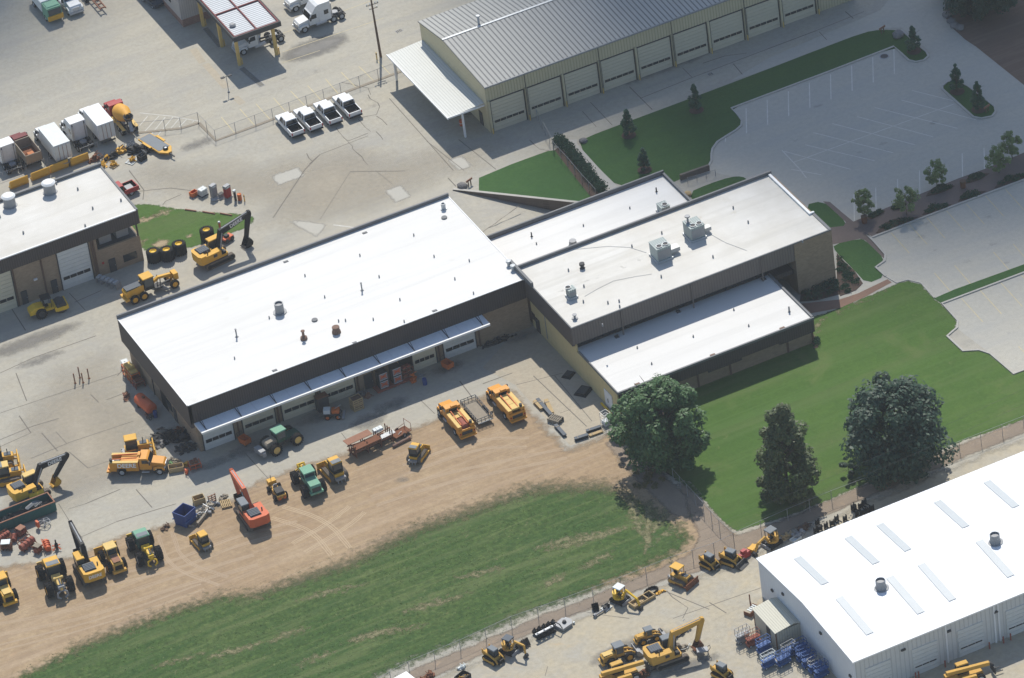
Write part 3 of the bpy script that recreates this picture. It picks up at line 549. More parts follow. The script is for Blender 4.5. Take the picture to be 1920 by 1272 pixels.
# --- workshop
B = thing('workshop_building', 'long flat white-roofed workshop with dark fascia and shaded bay doors under a canopy', 'workshop')
m = MB(); m.box(-46.0, 3.4, .85, 24.9, 7.7, 8.0); m.build('roof', 'membrane', B)
m = MB(); m.box(-46.1, 3.5, 24.78, 25.05, 7.9, 8.5); m.build('parapet', 'cap_grey', B)
m = MB(); m.box(-46.1, 3.5, .74, .86, 7.95, 8.06); m.box(-46.12, -46.0, .74, 24.7, 7.95, 8.06); m.box(3.38, 3.5, 3.4, 24.7, 7.95, 8.06); m.build('roof_edge', 'trim_white', B)
m = MB(); m.box(-46.05, 3.2, .8, 1.1, 4.95, 7.96); m.build('fascia', 'fascia', B)
m = MB(); m.box(-46.07, -45.6, .8, 24.9, 4.3, 7.96); m.build('fascia', 'fascia_side', B)
m = MB(); m.box(-45.3, 3.4, 1.1, 1.5, 0, 5.2); m.box(-45.3, -44.9, 1.5, 24.8, 0, 5.0); m.box(-44.9, 3.45, 24.3, 24.8, -1.9, 7.8); m.box(3.0, 3.4, 3.4, 24.3, -1.9, 7.8); m.build('wall', 'brick_tan', B)
for k, (x0, x1) in enumerate([(-44.7, -40.4), (-39.0, -34.4), (-33.3, -28.4), (-27.6, -22.7), (-14.1, -10.7), (-9.5, -4.8)]):
    door_roll(B, x0, x1, 4.2 if k != 4 else 3.6, 1.02, 'white_door' if k in (0, 5) else 'cream_door', wz=(1.1, 1.62))
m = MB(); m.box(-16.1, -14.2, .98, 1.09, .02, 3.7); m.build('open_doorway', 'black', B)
door_man(B, -21.3, -20.0, 1.03, z1=2.3)
for x in (-28.0, -22.2, -20.0, -10.2, -4.2, -33.9, -39.7): m = MB(); m.box(x-.09, x+.09, .88, 1.09, 0, 4.4); m.build('downspout', 'wood_dark', B)
m = MB(); m.box(-45.55, -3.55, -1.62, .8, 4.82, 4.98); c = m.build('canopy', 'canopy_white', B)
m = MB(); m.box(-45.62, -3.5, -1.86, -1.625, 4.74, 5.03); m.build('gutter', 'trim_white', c)
for x in (-45.62, -3.545): m = MB(); m.box(x, x+.065, -1.62, .8, 4.76, 5.02); m.build('end_trim', 'trim_white', c)
for k in range(9):
    x = -44.8+k*5.05; rd = MB(); rd.cyl((x, -1.4, 5.0), (x, .78, 6.3), .035, .035, 5); rd.box(x-.05, x+.05, -1.6, .78, 4.985, 5.05); rd.build('tie_rod', 'metal_dark', c)
# left wall openings
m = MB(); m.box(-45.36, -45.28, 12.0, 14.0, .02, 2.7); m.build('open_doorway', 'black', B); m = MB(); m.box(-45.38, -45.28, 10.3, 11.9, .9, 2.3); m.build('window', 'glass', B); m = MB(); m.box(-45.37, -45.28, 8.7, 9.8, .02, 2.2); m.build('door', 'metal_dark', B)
m = MB(); m.cyl((-45.38, 16.6, 0), (-45.38, 16.6, 4.3), .07); m.build('downspout', 'metal_dark', B)
for px, r, h, mt in [((525, 586), .62, 1.5, 'metal_grey'), ((832, 392), .32, .9, 'galv')]: stack(B, px, 8, r, h, mt)
for px in [(679, 545), (444, 632)]: stack(B, px, 8, .11, 1.2, 'metal_grey', 'flue_pipe', prof=[(0, .25), (.08, .2), (.1, .1), (1.15, .1), (1.2, .14), (1.3, .14), (1.32, 0)])
stack(B, (631, 624), 8, .45, .9, 'brown_pipe', 'roof_vent', prof=[(0, .62), (.2, .6), (.75, .42), (.8, .52), (.95, .5), (1.0, 0)])
stack(B, (570, 636), 8, .3, 1.0, 'brown_pipe', 'roof_vent', prof=[(0, .5), (.35, .45), (.5, .2), (1.2, .16), (1.25, .28), (1.35, .28), (1.4, 0)])
for px in [(590, 601), (833, 409)]: stack(B, px, 8, .25, .15, 'cap_grey', 'roof_hatch', prof=[(0, .42), (.16, .4), (.18, 0)])
for px in [(776, 442), (675, 480), (572, 518), (711, 520), (814, 482), (853, 524), (609, 558), (750, 563), (505, 597), (440, 673), (880, 490), (700, 600), (635, 603), (648, 602), (758, 604), (888, 551)]:
    stack(B, px, 8, .07, .35, 'metal_grey', 'vent_pipe', prof=[(0, .1), (.35, .08), (.36, 0)])
for px in [(536, 491), (684, 437), (815, 583), (665, 643), (515, 695)]:
    p = at(*px, 8.0); m = MB(); m.box(p.x-.35, p.x+.35, p.y-.25, p.y+.25, 8.0, 8.07, .1, .1, .08); m.build('roof_drain', 'cap_grey', B)
for k in range(2):
    p = (3.0, 3.6+k*1.3); m = MB(); m.lathe([(0, .25), (.5, .25), (.55, .38), (.8, .36), (.9, 0)], (p[0], p[1], 8.0), (0, 0, 1), 12); m.build('roof_vent', 'galv', B)

# --- office wing, two storeys, with tower at its right end
B = thing('office_building', 'two-storey flat-roofed office block with brown fascia carrying rooftop air conditioners', 'office building')
m = MB(); m.box(3.35, 41.9, -13.25, 3.2, 7.9, 8.2); m.build('roof', 'membrane_dirty', B)
m = MB(); m.box(3.2, 42.1, 3.08, 3.35, 8.1, 8.7); m.build('parapet', 'cap_grey', B)
m = MB(); m.box(3.15, 3.5, -1.6, 5.0, 8.05, 8.75); m.build('parapet', 'cap_grey', B)
m = MB(); m.box(41.5, 41.85, -8.4, 2.95, 8.15, 8.45); m.box(41.5, 42.3, -8.7, -8.4, 8.15, 8.45); m.build('parapet', 'trim_white', B)
m = MB(); m.box(3.2, 42.3, -13.42, -13.25, 8.1, 8.27); m.box(3.2, 3.36, -13.25, -1.6, 8.1, 8.27); m.box(41.9, 42.3, -13.25, -8.7, 8.1, 8.3); m.build('roof_edge', 'cap_grey', B)
m = MB(); m.box(3.2, 36.5, -13.4, -13.1, 5.5, 8.12); m.build('fascia', 'fascia_grey', B)
m = MB(); m.box(3.22, 3.6, -13.1, .78, 5.1, 8.12); m.build('fascia', 'fascia_side', B)
m = MB(); m.box(3.95, 36.5, -12.2, -11.9, 0, 5.6) if False else m.box(3.95, 32.9, -12.2, -11.9, 0, 5.6); m.box(32.9, 36.5, -8.2, -7.9, 0, 7.9); m.box(3.95, 4.2, -11.9, 3.1, 0, 7.9); m.box(4.2, 41.8, 2.8, 3.1, -1.9, 7.9); m.box(32.6, 32.9, -11.9, -8.2, 0, 7.9); m.build('wall', 'block_brown', B)
m = MB(); m.box(4.0, 32.9, -12.42, -12.21, 4.3, 5.5); m.build('window_band', 'glass', B)
m = MB(); m.box(33.0, 36.5, -12.6, -8.25, 2.9, 3.6); m.build('beam', 'fascia', B)
t = MB(); t.box(36.55, 42.25, -13.45, 2.75, 0, 8.08); t.build('tower', 'brick_tan', B)
for x in (10.5, 21.0, 31.5): m = MB(); m.box(x-.08, x+.08, -13.55, -13.42, 4.25, 8.0); m.build('downspout', 'fascia_grey', B)
for px in [(1091, 499), (1077, 594), (1130, 612), (1095, 538), (1094, 567), (1066, 508), (1140, 569), (1162, 576), (1240, 520), (1337, 483), (1403, 418), (1375, 391), (1505, 455), (1241, 438), (1161, 566), (1185, 463)]:
    stack(B, px, 8.2, .08, .4, 'metal_grey', 'vent_pipe', prof=[(0, .12), (.38, .09), (.4, 0)])
stack(B, (1092, 503), 8.2, .28, .8, 'metal_dark', prof=[(0, .4), (.1, .25), (.5, .24), (.5, .38), (.8, .36), (.85, 0)]); stack(B, (1078, 598), 8.2, .3, .6, 'metal_grey', prof=[(0, .45), (.12, .4), (.14, .14), (.55, .14), (.6, .3), (.7, .3), (.72, 0)])
pc = MB()
for k in range(8):
    a, b = at(1040+k*25, 553-k*10.2, 8.2), at(1058+k*25, 545.5-k*10.2, 8.2); strip(pc, a, b, .75, 8.206)
pc.build('roof_patch', 'concrete_patch', B)
cd = MB(); cd.tube([at(x, y, 8.24) for x, y in [(1096, 556), (1120, 542), (1150, 527), (1190, 519), (1222, 514)]], .02); cd.tube([at(x, y, 8.24) for x, y in [(1075, 468), (1140, 462), (1180, 464), (1212, 474)]], .02); cd.tube([at(x, y, 8.24) for x, y in [(1330, 438), (1360, 455), (1400, 470)]], .02); cd.build('cable', 'galv', B)
def ac_unit(px, z, L, Wd, H, label, fans=2, vent=False, one=False):
    p = at(px[0], px[1], z); g = thing('air_conditioner', label, 'air conditioner', (p.x, p.y, z), 0, 'rooftop air conditioners')
    m = MB(); m.box(-L/2-.15, L/2+.15, -Wd/2-.15, Wd/2+.15, .0, .28); m.build('base', 'galv', g)
    m = MB(); m.box(-L/2, L/2, -Wd/2, Wd/2, .3, H); m.box(-L/2-.04, L/2+.04, -Wd/2-.04, Wd/2+.04, H, H+.08); m.build('housing', 'panel_white', g)
    for k in range(fans):
        fx = L/2-.5-(k*.95 if fans > 1 else 0); fy = -Wd/2+.55
        if one: fx, fy = -L/4, Wd/4
        f = MB(); f.lathe([(0, .4), (.12, .42), (.12, .36), (.02, .34), (.02, 0)], (fx, fy, H+.09), (0, 0, 1), 14); fo = f.build('fan', 'galv', g)
        f = MB(); f.cyl((fx, fy, H+.1), (fx, fy, H+.14), .33, .33, 12); f.build('grille', 'metal_dark', fo)
    f = MB(); f.box(-L/2+.1, L/2-.1, -Wd/2-.03, -Wd/2+.01, .5, H-.3); f.build('louvre', 'metal_grey', g)
    if vent: f = MB(); f.lathe([(0, .35), (.1, .35), (.12, .13), (.8, .13), (.85, .38), (1.0, .36), (1.02, 0)], (-L/4, Wd/4, H+.08), (0, 0, 1), 12); f.build('flue', 'metal_grey', g)
    return g
g = ac_unit((1240, 482), 8.2, 2.1, 2.3, 2.1, 'twin-fan grey rooftop unit with silver duct nearer the roof front edge')
f = MB(); f.box(1.06, 2.6, -.6, .5, .35, .95); f.build('duct', 'steel', g)
g = ac_unit((1303, 443), 8.2, 2.1, 2.3, 2.1, 'twin-fan grey rooftop unit with a tall mushroom flue on top', vent=True)
f = MB(); f.box(1.06, 2.3, -.5, .3, .35, .9); f.build('duct', 'steel', g)
ac_unit((1072, 557), 8.2, 1.05, 1.05, 1.35, 'small single-fan unit alone at the left end of the office roof', 1, one=True)

# --- lower rear wing of the office
B = thing('north_wing', 'lower white-roofed wing behind the office with a grey rear parapet', 'building wing')
m = MB(); m.box(3.55, 32.0, 3.45, 16.8, 4.2, 4.5); m.build('roof', 'membrane', B)
m = MB(); m.box(3.55, 32.3, 16.85, 17.1, 4.2, 5.15); m.build('parapet', 'cap_grey', B); m = MB(); m.box(32.0, 32.3, 3.45, 16.8, 4.2, 4.9); m.build('parapet', 'cap_grey', B)
m = MB(); m.box(3.55, 32.2, 16.4, 16.78, -2.3, 4.2); m.box(31.8, 32.2, 3.45, 16.4, -.2, 4.2); m.build('wall', 'block_brown', B)
for px in [(997, 444), (1231, 360)]: stack(B, px, 4.5, .1, .7, 'metal_dark', 'flue_pipe', prof=[(0, .2), (.08, .1), (.7, .09), (.72, 0)])
stack(B, (1075, 462), 4.5, .55, 1.0, 'metal_grey', prof=[(0, .7), (.1, .7), (.12, .6), (.8, .5), (.95, .5), (1.0, 0)])
for px in [(1094, 424), (1006, 458), (1181, 391)]: stack(B, px, 4.5, .08, .3, 'metal_grey', 'vent_pipe', prof=[(0, .1), (.3, .09), (.32, 0)])
ac_unit((1245, 398), 4.5, 1.3, 1.5, 1.2, 'grey rooftop unit half hidden behind the office parapet on the lower wing', 1)

# --- lower front wing of the office
B = thing('south_wing', 'single-storey white-roofed wing with dark stepped fascia above the lawn', 'building wing')
m = MB(); m.box(3.95, 32.7, -24.6, -12.45, 3.95, 4.2); m.build('roof', 'membrane', B)
m = MB(); m.box(3.85, 33.0, -24.85, -24.6, 3.98, 4.32); m.box(3.8, 3.95, -24.6, -13.4, 3.98, 4.32); m.build('roof_edge', 'cap_grey', B); m = MB(); m.box(32.7, 33.0, -24.6, -12.5, 3.98, 4.4); m.build('roof_edge', 'cap_grey', B)
m = MB(); m.box(3.9, 32.95, -24.8, -24.55, 2.35, 3.98); m.box(17.0, 22.0, -24.82, -24.56, 2.0, 2.34); m.box(27.6, 32.95, -24.82, -24.56, 2.05, 2.34); m.build('fascia', 'fascia', B)
m = MB(); m.box(32.6, 32.9, -24.5, -12.5, 2.2, 3.98); m.build('fascia', 'fascia_side', B)
m = MB(); m.box(4.0, 32.7, -24.3, -24.0, 0, 2.5); m.box(32.4, 32.7, -24.0, -12.3, 0, 3.95); m.build('wall', 'brick_tan', B)
for x in (15.6, 20.4, 29.0, 32.75): m = MB(); m.box(x-.12, x+.12, -24.42, -24.3, 0, 2.4); m.build('downspout', 'wood_dark', B)
m = MB(); m.slab([(3.75, -24.72), (3.97, -24.72), (3.97, 1.05), (3.75, 1.05)], 0, 3.98); m.box(3.76, 3.94, -13.0, 1.05, 3.98, 5.1); w = m.build('wall', 'yellow_panel', B); w['label'] = 'pale yellow panelled end wall'
d = MB(); d.box(3.66, 3.745, -23.0, -20.7, .1, 2.7); d = d.build('door', 'white', B); h = MB(); h.box(3.6, 3.65, -21.75, -21.65, 1.0, 1.6); h.build('handle', 'metal_dark', d)
m = MB(); m.box(3.66, 3.74, -1.3, -.1, .02, 2.2); m.build('door', 'metal_dark', B); m = MB(); m.box(3.68, 3.74, .05, .95, 1.3, 2.5); m.build('window', 'glass', B)
m = MB(); m.box(3.7, 3.74, -3.5, -3.3, .5, 4.5); m.build('conduit', 'metal_grey', B)
for px in [(1480, 585), (1195, 653), (1222, 683), (1300, 632), (1376, 582), (1404, 612)]: stack(B, px, 4.2, .08 if px[0] != 1480 else .12, .3 if px[0] != 1480 else .8, 'metal_grey', 'vent_pipe')
for px in [(1157, 632), (1272, 585), (1432, 524)]:
    p = at(*px, 4.2); m = MB(); m.box(p.x-.3, p.x+.3, p.y-.3, p.y+.3, 4.2, 4.42, .1, .1, .1); m.build('roof_drain', 'metal_dark', B)
for px in [(1197, 723), (1339, 669), (1467, 616)]:
    p = at(*px, 4.2); m = MB(); m.box(p.x-.35, p.x+.35, -24.55, -24.25, 4.2, 4.3); m.build('roof_drain', 'brown_pipe', B)

# --- tan garage, top of the picture
B = thing('tan_garage_building', 'long tan metal garage with grey standing-seam roof and a row of cream doors', 'garage building')
XE = 79.0; T0 = 19.6
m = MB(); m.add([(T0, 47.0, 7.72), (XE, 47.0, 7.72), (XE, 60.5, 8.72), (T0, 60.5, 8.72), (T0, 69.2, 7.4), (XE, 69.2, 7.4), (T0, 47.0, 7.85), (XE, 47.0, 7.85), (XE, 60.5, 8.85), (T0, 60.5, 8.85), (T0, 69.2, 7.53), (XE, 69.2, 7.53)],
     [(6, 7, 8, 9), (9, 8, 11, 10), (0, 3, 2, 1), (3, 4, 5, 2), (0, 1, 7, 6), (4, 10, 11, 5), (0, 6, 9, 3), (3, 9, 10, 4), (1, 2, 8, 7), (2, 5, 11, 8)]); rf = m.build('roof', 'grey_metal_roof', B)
m = MB(); m.box(T0, XE, 60.32, 60.68, 8.86, 8.93); m.build('ridge_cap', 'galv', rf)
m = MB(); m.prism([(47.3, 0), (69, 0), (69, 7.4), (60.5, 8.7), (47.3, 7.72)], -19.75, -19.95); m.M = None
v = [(-y, x, z) for x, y, z in m.v]; m.v = v; m.build('end_wall', 'tan_metal_end', B)
m = MB(); m.box(19.95, XE-.1, 47.3, 47.6, 0, 7.7); m.box(19.95, XE-.1, 68.7, 69, 0, 7.4); m.build('wall', 'tan_metal', B)
m = MB(); m.box(T0, XE, 46.86, 46.99, 7.6, 7.84); m.build('gutter', 'metal_grey', B)
for k in range(10):
    x0 = 20.3+5.86*k
    if k < 9: door_roll(B, x0, x0+5.2, 5.05, 47.24, 'cream_door', (1.35, 1.75), 5, 9)
    m = MB(); m.box(x0-.48, x0-.17, 46.95, 47.28, 0, 5.3); m.build('pillar', 'tan_metal', B)
    if k % 2: m = MB(); m.box(x0-.36, x0-.28, 46.86, 46.94, 0, 7.6); m.build('downspout', 'metal_dark', B)
    m = MB(); m.cyl((x0-.32, 46.75, 0), (x0-.32, 46.75, .9), .09, .09, 8); m.build('bollard', 'yellow_pale', B)
stack(B, (898, 46), 8.6, .16, 1.4, 'galv', 'flue_pipe', prof=[(0, .3), (.1, .16), (1.3, .16), (1.3, .3), (1.5, .28), (1.52, 0)])
C_ = MB(); C_.add([(14.0, 48.1, 4.15), (19.72, 48.1, 4.5), (19.72, 68.6, 4.5), (14.0, 68.6, 4.15), (14.0, 48.1, 4.3), (19.72, 48.1, 4.65), (19.72, 68.6, 4.65), (14.0, 68.6, 4.3)], [(0, 3, 2, 1), (4, 5, 6, 7), (0, 1, 5, 4), (1, 2, 6, 5), (2, 3, 7, 6), (3, 0, 4, 7)]); c = C_.build('canopy', 'canopy_metal', B)
m = MB(); m.box(13.86, 13.99, 47.97, 68.7, 4.08, 4.33); m.box(13.97, 19.7, 47.97, 48.09, 4.15, 4.4); m.build('gutter', 'trim_white', c)
for x, y in [(16.3, 48.4), (14.6, 67.9), (16.3, 58)]: m = MB(); m.box(x-.13, x+.13, y-.13, y+.13, 0, 4.25); m.build('post', 'trim_white', c)
m = MB(); m.box(19.66, 19.74, 49.4, 50.5, 0.02, 2.2); m.build('door', 'metal_dark', B)
e = thing('orange_barrel', 'orange barrel half seen in shade under the white canopy of the tan garage', 'barrel', (17.2, 51.5, 0)); m = MB(); m.lathe([(0, .3), (.9, .3), (.92, .26), (.9, 0)], (0, 0, 0), (0, 0, 1), 12); m.build('body', 'orange_red', e); m = MB(); m.lathe([(0, .32), (.08, .32)], (0, 0, .4), (0, 0, 1), 12); m.build('band', 'white', e)

# --- left garage
B = thing('left_garage_building', 'brown brick garage with white flat roof and open balcony at the left edge', 'garage building')
m = MB(); m.box(-80, -34.0, 47.1, 60.2, 8.2, 8.5); m.build('roof', 'membrane_dirty', B)
m = MB(); m.box(-80, -33.7, 60.2, 60.55, 8.2, 8.95); m.build('parapet', 'cap_grey', B); m = MB(); m.box(-34.0, -33.72, 46.95, 60.2, 8.3, 8.62); m.build('roof_edge', 'cap_grey', B)
m = MB(); m.box(-80, -34.0, 46.9, 47.1, 8.4, 8.56); m.build('roof_edge', 'trim_white', B)
m = MB(); m.box(-80, -33.75, 46.95, 47.2, 6.25, 8.4); m.build('fascia', 'fascia', B); m = MB(); m.box(-34.0, -33.75, 47.2, 60.2, 6.25, 8.3); m.build('fascia', 'fascia_side', B)
m = MB(); m.box(-80, -40.4, 47.2, 47.5, 0, 6.4); m.box(-40.4, -34.1, 47.2, 47.5, 0, 4.15); m.box(-34.3, -34.05, 47.5, 60, 0, 4.15); m.box(-80, -34.1, 59.7, 60, 0, 8.2); m.box(-40.55, -40.3, 47.5, 52, 4.1, 8.2); m.build('wall', 'brick_tan', B)
m = MB(); m.box(-40.3, -34.3, 47.5, 52, 4.0, 4.15); m.build('balcony_floor', 'metal_dark', B); m = MB(); m.box(-40.3, -34.1, 52, 52.2, 4.1, 8.2); m.build('inner_wall', 'block_brown', B)
for k in range(2):
    x = -38.7+k*2.6; q = thing('air_conditioner', ['grey air conditioner at the left of the open balcony', 'grey air conditioner at the right of the open balcony'][k], 'air conditioner', (x, 49.2, 4.15), 0, 'balcony air conditioners')
    f = MB(); f.box(-.9, .9, -.8, .8, 0, 1.1); f.build('housing', 'metal_grey', q); f = MB(); f.lathe([(0, .5), (.08, .48), (.08, 0)], (0, 0, 1.11), (0, 0, 1), 12); f.build('fan', 'metal_dark', q)
m = MB(); m.box(-34.35, -34.15, 47.25, 47.45, 4.15, 6.3); m.build('post', 'fascia', B)
door_roll(B, -46.3, -41.7, 6.15, 47.14, 'white_door', (1.5, 2.0), 4, 10); door_roll(B, -58.0, -53.2, 6.15, 47.14, 'cream_door', (1.5, 2.0), 4, 10)
for a, b in [(-52.4, -51.5), (-47.9, -47.0), (-39.2, -38.2)]: door_man(B, a, b, 47.13, z1=2.15)
m = MB(); m.box(-37.0, -35.0, 47.12, 47.22, .85, 1.95); m.build('window', 'glass', B)
for x in (-48.7, -41.2, -40.9, -52.9): m = MB(); m.box(x-.1, x+.1, 47.02, 47.18, 0, 6.3); m.build('downspout', 'wood_dark', B)
m = MB(); m.box(-40.15, -39.85, 47.1, 47.19, 1.8, 2.1); m.build('alarm_box', 'lamp_red', B)
m = MB(); m.box(-50.2, -49.7, 46.95, 47.19, 3.2, 3.45); m.build('wall_lamp', 'white', B)
for px in [(19, 386), (94, 361)]: stack(B, px, 8.5, .85, 1.5, 'metal_grey', 'exhaust_vent', 1.0, prof=[(0, 1.05), (.1, 1.0), (.12, .85), (1.5, .85), (1.52, 0)])
for px in [(146, 356), (174, 392), (44, 438), (227, 377), (106, 345), (160, 425), (0, 408)]: stack(B, px, 8.5, .09, .45, 'metal_grey', 'vent_pipe', prof=[(0, .14), (.4, .1), (.42, 0)])

# --- white warehouse, lower right
B = thing('white_warehouse', 'large white metal warehouse with pitched white roof at the lower right', 'warehouse')
m = MB(); WX, WE = 1.35, 66
m.add([(WX, -92.45, 5.8), (WE, -92.45, 5.8), (WE, -80, 6.75), (WX, -80, 6.75), (WE, -67.9, 5.8), (WX, -67.9, 5.8), (WX, -92.45, 5.95), (WE, -92.45, 5.95), (WE, -80, 6.9), (WX, -80, 6.9), (WE, -67.9, 5.95), (WX, -67.9, 5.95)],
      [(6, 7, 8, 9), (9, 8, 10, 11), (0, 3, 2, 1), (3, 5, 4, 2), (0, 1, 7, 6), (5, 11, 10, 4), (0, 6, 9, 3), (3, 9, 11, 5), (1, 2, 8, 7), (2, 4, 10, 8)]); rf = m.build('roof', 'white_metal_roof', B)
m = MB(); m.box(WX-.04, WE, -92.6, -92.455, 5.78, 5.98); m.build('gutter', 'trim_white', rf)
m = MB(); m.prism([(-92.3, 0), (-68.1, 0), (-68.1, 5.8), (-80, 6.72), (-92.3, 5.8)], -1.5, -1.7); m.v = [(-y, x, z) for x, y, z in m.v]; m.build('end_wall', 'white_wall_end', B)
m = MB(); m.box(1.7, WE-.2, -92.3, -92.05, 0, 5.8); m.box(1.7, WE-.2, -68.35, -68.1, 0, 5.8); m.build('wall', 'white_wall', B)
for x0, x1 in [(2.95, 6.45), (9.4, 12.9), (15.75, 19.3), (22.5, 26.0)]:
    door_roll(B, x0, x1, 4.05, -92.36, 'white_door', (1.15, 1.32), 3, 7, trim=False)
for x in (8.3, 14.6, 21.2): m = MB(); m.box(x-.3, x+.3, -92.5, -92.31, 4.5, 4.75); m.build('wall_lamp', 'metal_dark', B)
for x in (14.2, 20.9, 21.5): m = MB(); m.box(x-.1, x+.1, -92.5, -92.31, 0, 5.78); m.build('downspout', 'trim_white', B)
for y, z in [(-74.5, 4.6), (-84.2, 4.9), (-91.3, 3.0), (-71.5, 3.2)]: m = MB(); m.box(1.3, 1.49, y-.22, y+.22, z-.15, z+.15); m.build('wall_lamp', 'metal_dark', B)
def roofz(y): return 6.9-(.95/12.45)*(-y-80) if y < -80 else 6.9-(.95/12.1)*(y+80)
for cx_, y0, y1 in [((1535, 1085), -78.2, -71), ((1630, 1046), -78.2, -71), ((1689, 1021), -78.2, -71), ((1800, 980), -78.2, -71), ((1891, 940), -78.2, -71), ((1590, 1142), -89.2, -81.6), ((1684, 1102), -89.2, -81.6), ((1742, 1077), -89.2, -81.6), ((1850, 1032), -89.2, -81.6)]:
    p = at(cx_[0], cx_[1], 6.5); m = MB(); x0, x1 = p.x-.5, p.x+.5
    m.add([(x0, y0, roofz(y0)+.03), (x1, y0, roofz(y0)+.03), (x1, y1, roofz(y1)+.03), (x0, y1, roofz(y1)+.03), (x0, y0, roofz(y0)+.07), (x1, y0, roofz(y0)+.07), (x1, y1, roofz(y1)+.07), (x0, y1, roofz(y1)+.07)], [(0, 3, 2, 1), (4, 5, 6, 7), (0, 1, 5, 4), (1, 2, 6, 5), (2, 3, 7, 6), (3, 0, 4, 7)])
    m.build('skylight', 'skylight', rf)
for px in [(1652, 1103), (1866, 1017)]: stack(B, px, 6.6, .62, 1.25, 'metal_grey', 'roof_fan', prof=[(0, 1.0), (.1, 1.0), (.14, .75), (.5, .62), (1.2, .62), (1.25, .55), (1.0, .53), (1.0, 0)])
for k, (x, y) in enumerate([(1715, 1263), (1764, 1242), (1852, 1213), (1875, 1199), (1889, 1194), (1712, 1268)]):
    p = at(x, y); q = MB(); q.lathe([(0, .1), (.95, .1), (1.02, .06), (1.03, 0)], (0, 0, 0), (0, 0, 1), 10); o = q.build('bollard', 'red_worn'); o.location = (p.x, -93.0, 0); tag(o, 'red steel bollard guarding a warehouse bay door', 'bollard', 'red bollards at the warehouse doors')
# shed leaning near it
a, b = at(1455, 1219), at(1415, 1173)
B = thing('storage_shed', 'small cream metal shed with low gable roof beside the white warehouse', 'shed', (0, 0, 0)); sx0, sy0, sy1 = b.x+.1, a.y, b.y; sx1 = sx0+3.9
m = MB(); m.box(sx0, sx1, sy0, sy1, 0, 2.55); m.build('wall', 'shed_wall', B)
m = MB(); m.add([(sx0-.15, sy0-.12, 2.5), (sx0-.15, sy1+.12, 2.5), (sx0+2.6, sy1+.12, 2.95), (sx0+2.6, sy0-.12, 2.95), (sx1+.15, sy1+.12, 2.45), (sx1+.15, sy0-.12, 2.45), (sx0-.15, sy0-.12, 2.6), (sx0-.15, sy1+.12, 2.6), (sx0+2.6, sy1+.12, 3.05), (sx0+2.6, sy0-.12, 3.05), (sx1+.15, sy1+.12, 2.55), (sx1+.15, sy0-.12, 2.55)],
   [(6, 9, 8, 7), (9, 11, 10, 8), (0, 1, 2, 3), (3, 2, 4, 5), (0, 6, 7, 1), (5, 4, 10, 11), (0, 3, 9, 6), (3, 5, 11, 9), (1, 7, 8, 2), (2, 8, 10, 4)]); m.build('roof', 'shed_roof', B)
m = MB()
for x, y in [(sx0, sy0), (sx1, sy0), (sx0, sy1)]: m.box(x-.06, x+.06, y-.06, y+.06, 0, 2.5)
m.build('corner_trim', 'rust', B); m = MB(); m.box(sx0-.05, sx0-.005, sy0+1.5, sy0+2.5, .05, 2.1); m.build('door', 'metal_dark', B)

# --- wash canopy and grey building, top
B = thing('wash_canopy', 'open canopy with red steel frame, white translucent roof and yellow columns over a truck', 'canopy')
m = MB(); m.box(-3.1, 3.9, 84.5, 112, 5.55, 5.62); m.build('roof', 'wash_roof', B)
m = MB()
for x in (-3.25, .3, 3.75): m.box(x+.06, x+.24, 84.3, 112, 5.63, 5.85)
for y in (84.3, 91.6, 99, 106): m.box(-3.0, .35, y, y+.22, 5.64, 5.83); m.box(.55, 3.8, y, y+.22, 5.64, 5.83)
m.build('frame', 'maroon', B)
m = MB(); m.box(-3.4, 4.2, 84.1, 84.28, 5.0, 5.8); m.box(-3.42, -3.27, 84.28, 112, 5.1, 5.8); m.box(4.06, 4.2, 84.28, 112, 5.1, 5.8); m.build('fascia', 'metal_dark', B)
for x, y in [(-2.6, 85.7), (3.05, 85.0), (-2.7, 92.0), (3.1, 92.2), (-2.7, 99), (3.1, 99.4)]: m = MB(); m.box(x-.22, x+.22, y-.22, y+.22, 0, 5.5); m.box(x+.35, x+.5, y-.1, y+.1, 0, 1.1); m.build('column', 'yellow_pale', B)
p = at(445, 38, 5.7); m = MB(); m.lathe([(0, .45), (.25, .5), (.4, .3), (.42, 0)], (p.x-1.2, p.y-1, 5.65), (0, 0, 1), 12); m.build('roof_vent', 'metal_grey', B)
B = thing('grey_shop_building', 'grey corrugated building with red brick base beside the wash canopy', 'building')
m = MB(); m.box(-5.4, 6, 100.6, 130, 1.3, 6.5); m.build('wall', 'grey_wall', B); m = MB(); m.box(-5.3, 6, 100.45, 130, 0, 1.3); m.build('base', 'brick_red', B)
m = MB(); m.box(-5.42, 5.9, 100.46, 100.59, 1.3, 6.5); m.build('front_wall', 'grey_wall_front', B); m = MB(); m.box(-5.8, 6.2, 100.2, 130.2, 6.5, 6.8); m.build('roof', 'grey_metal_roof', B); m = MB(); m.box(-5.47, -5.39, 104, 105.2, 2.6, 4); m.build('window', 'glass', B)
B = thing('hidden_shop_roof', 'dark corner of a flat roof at the top edge beside the grey building', 'building') if False else None
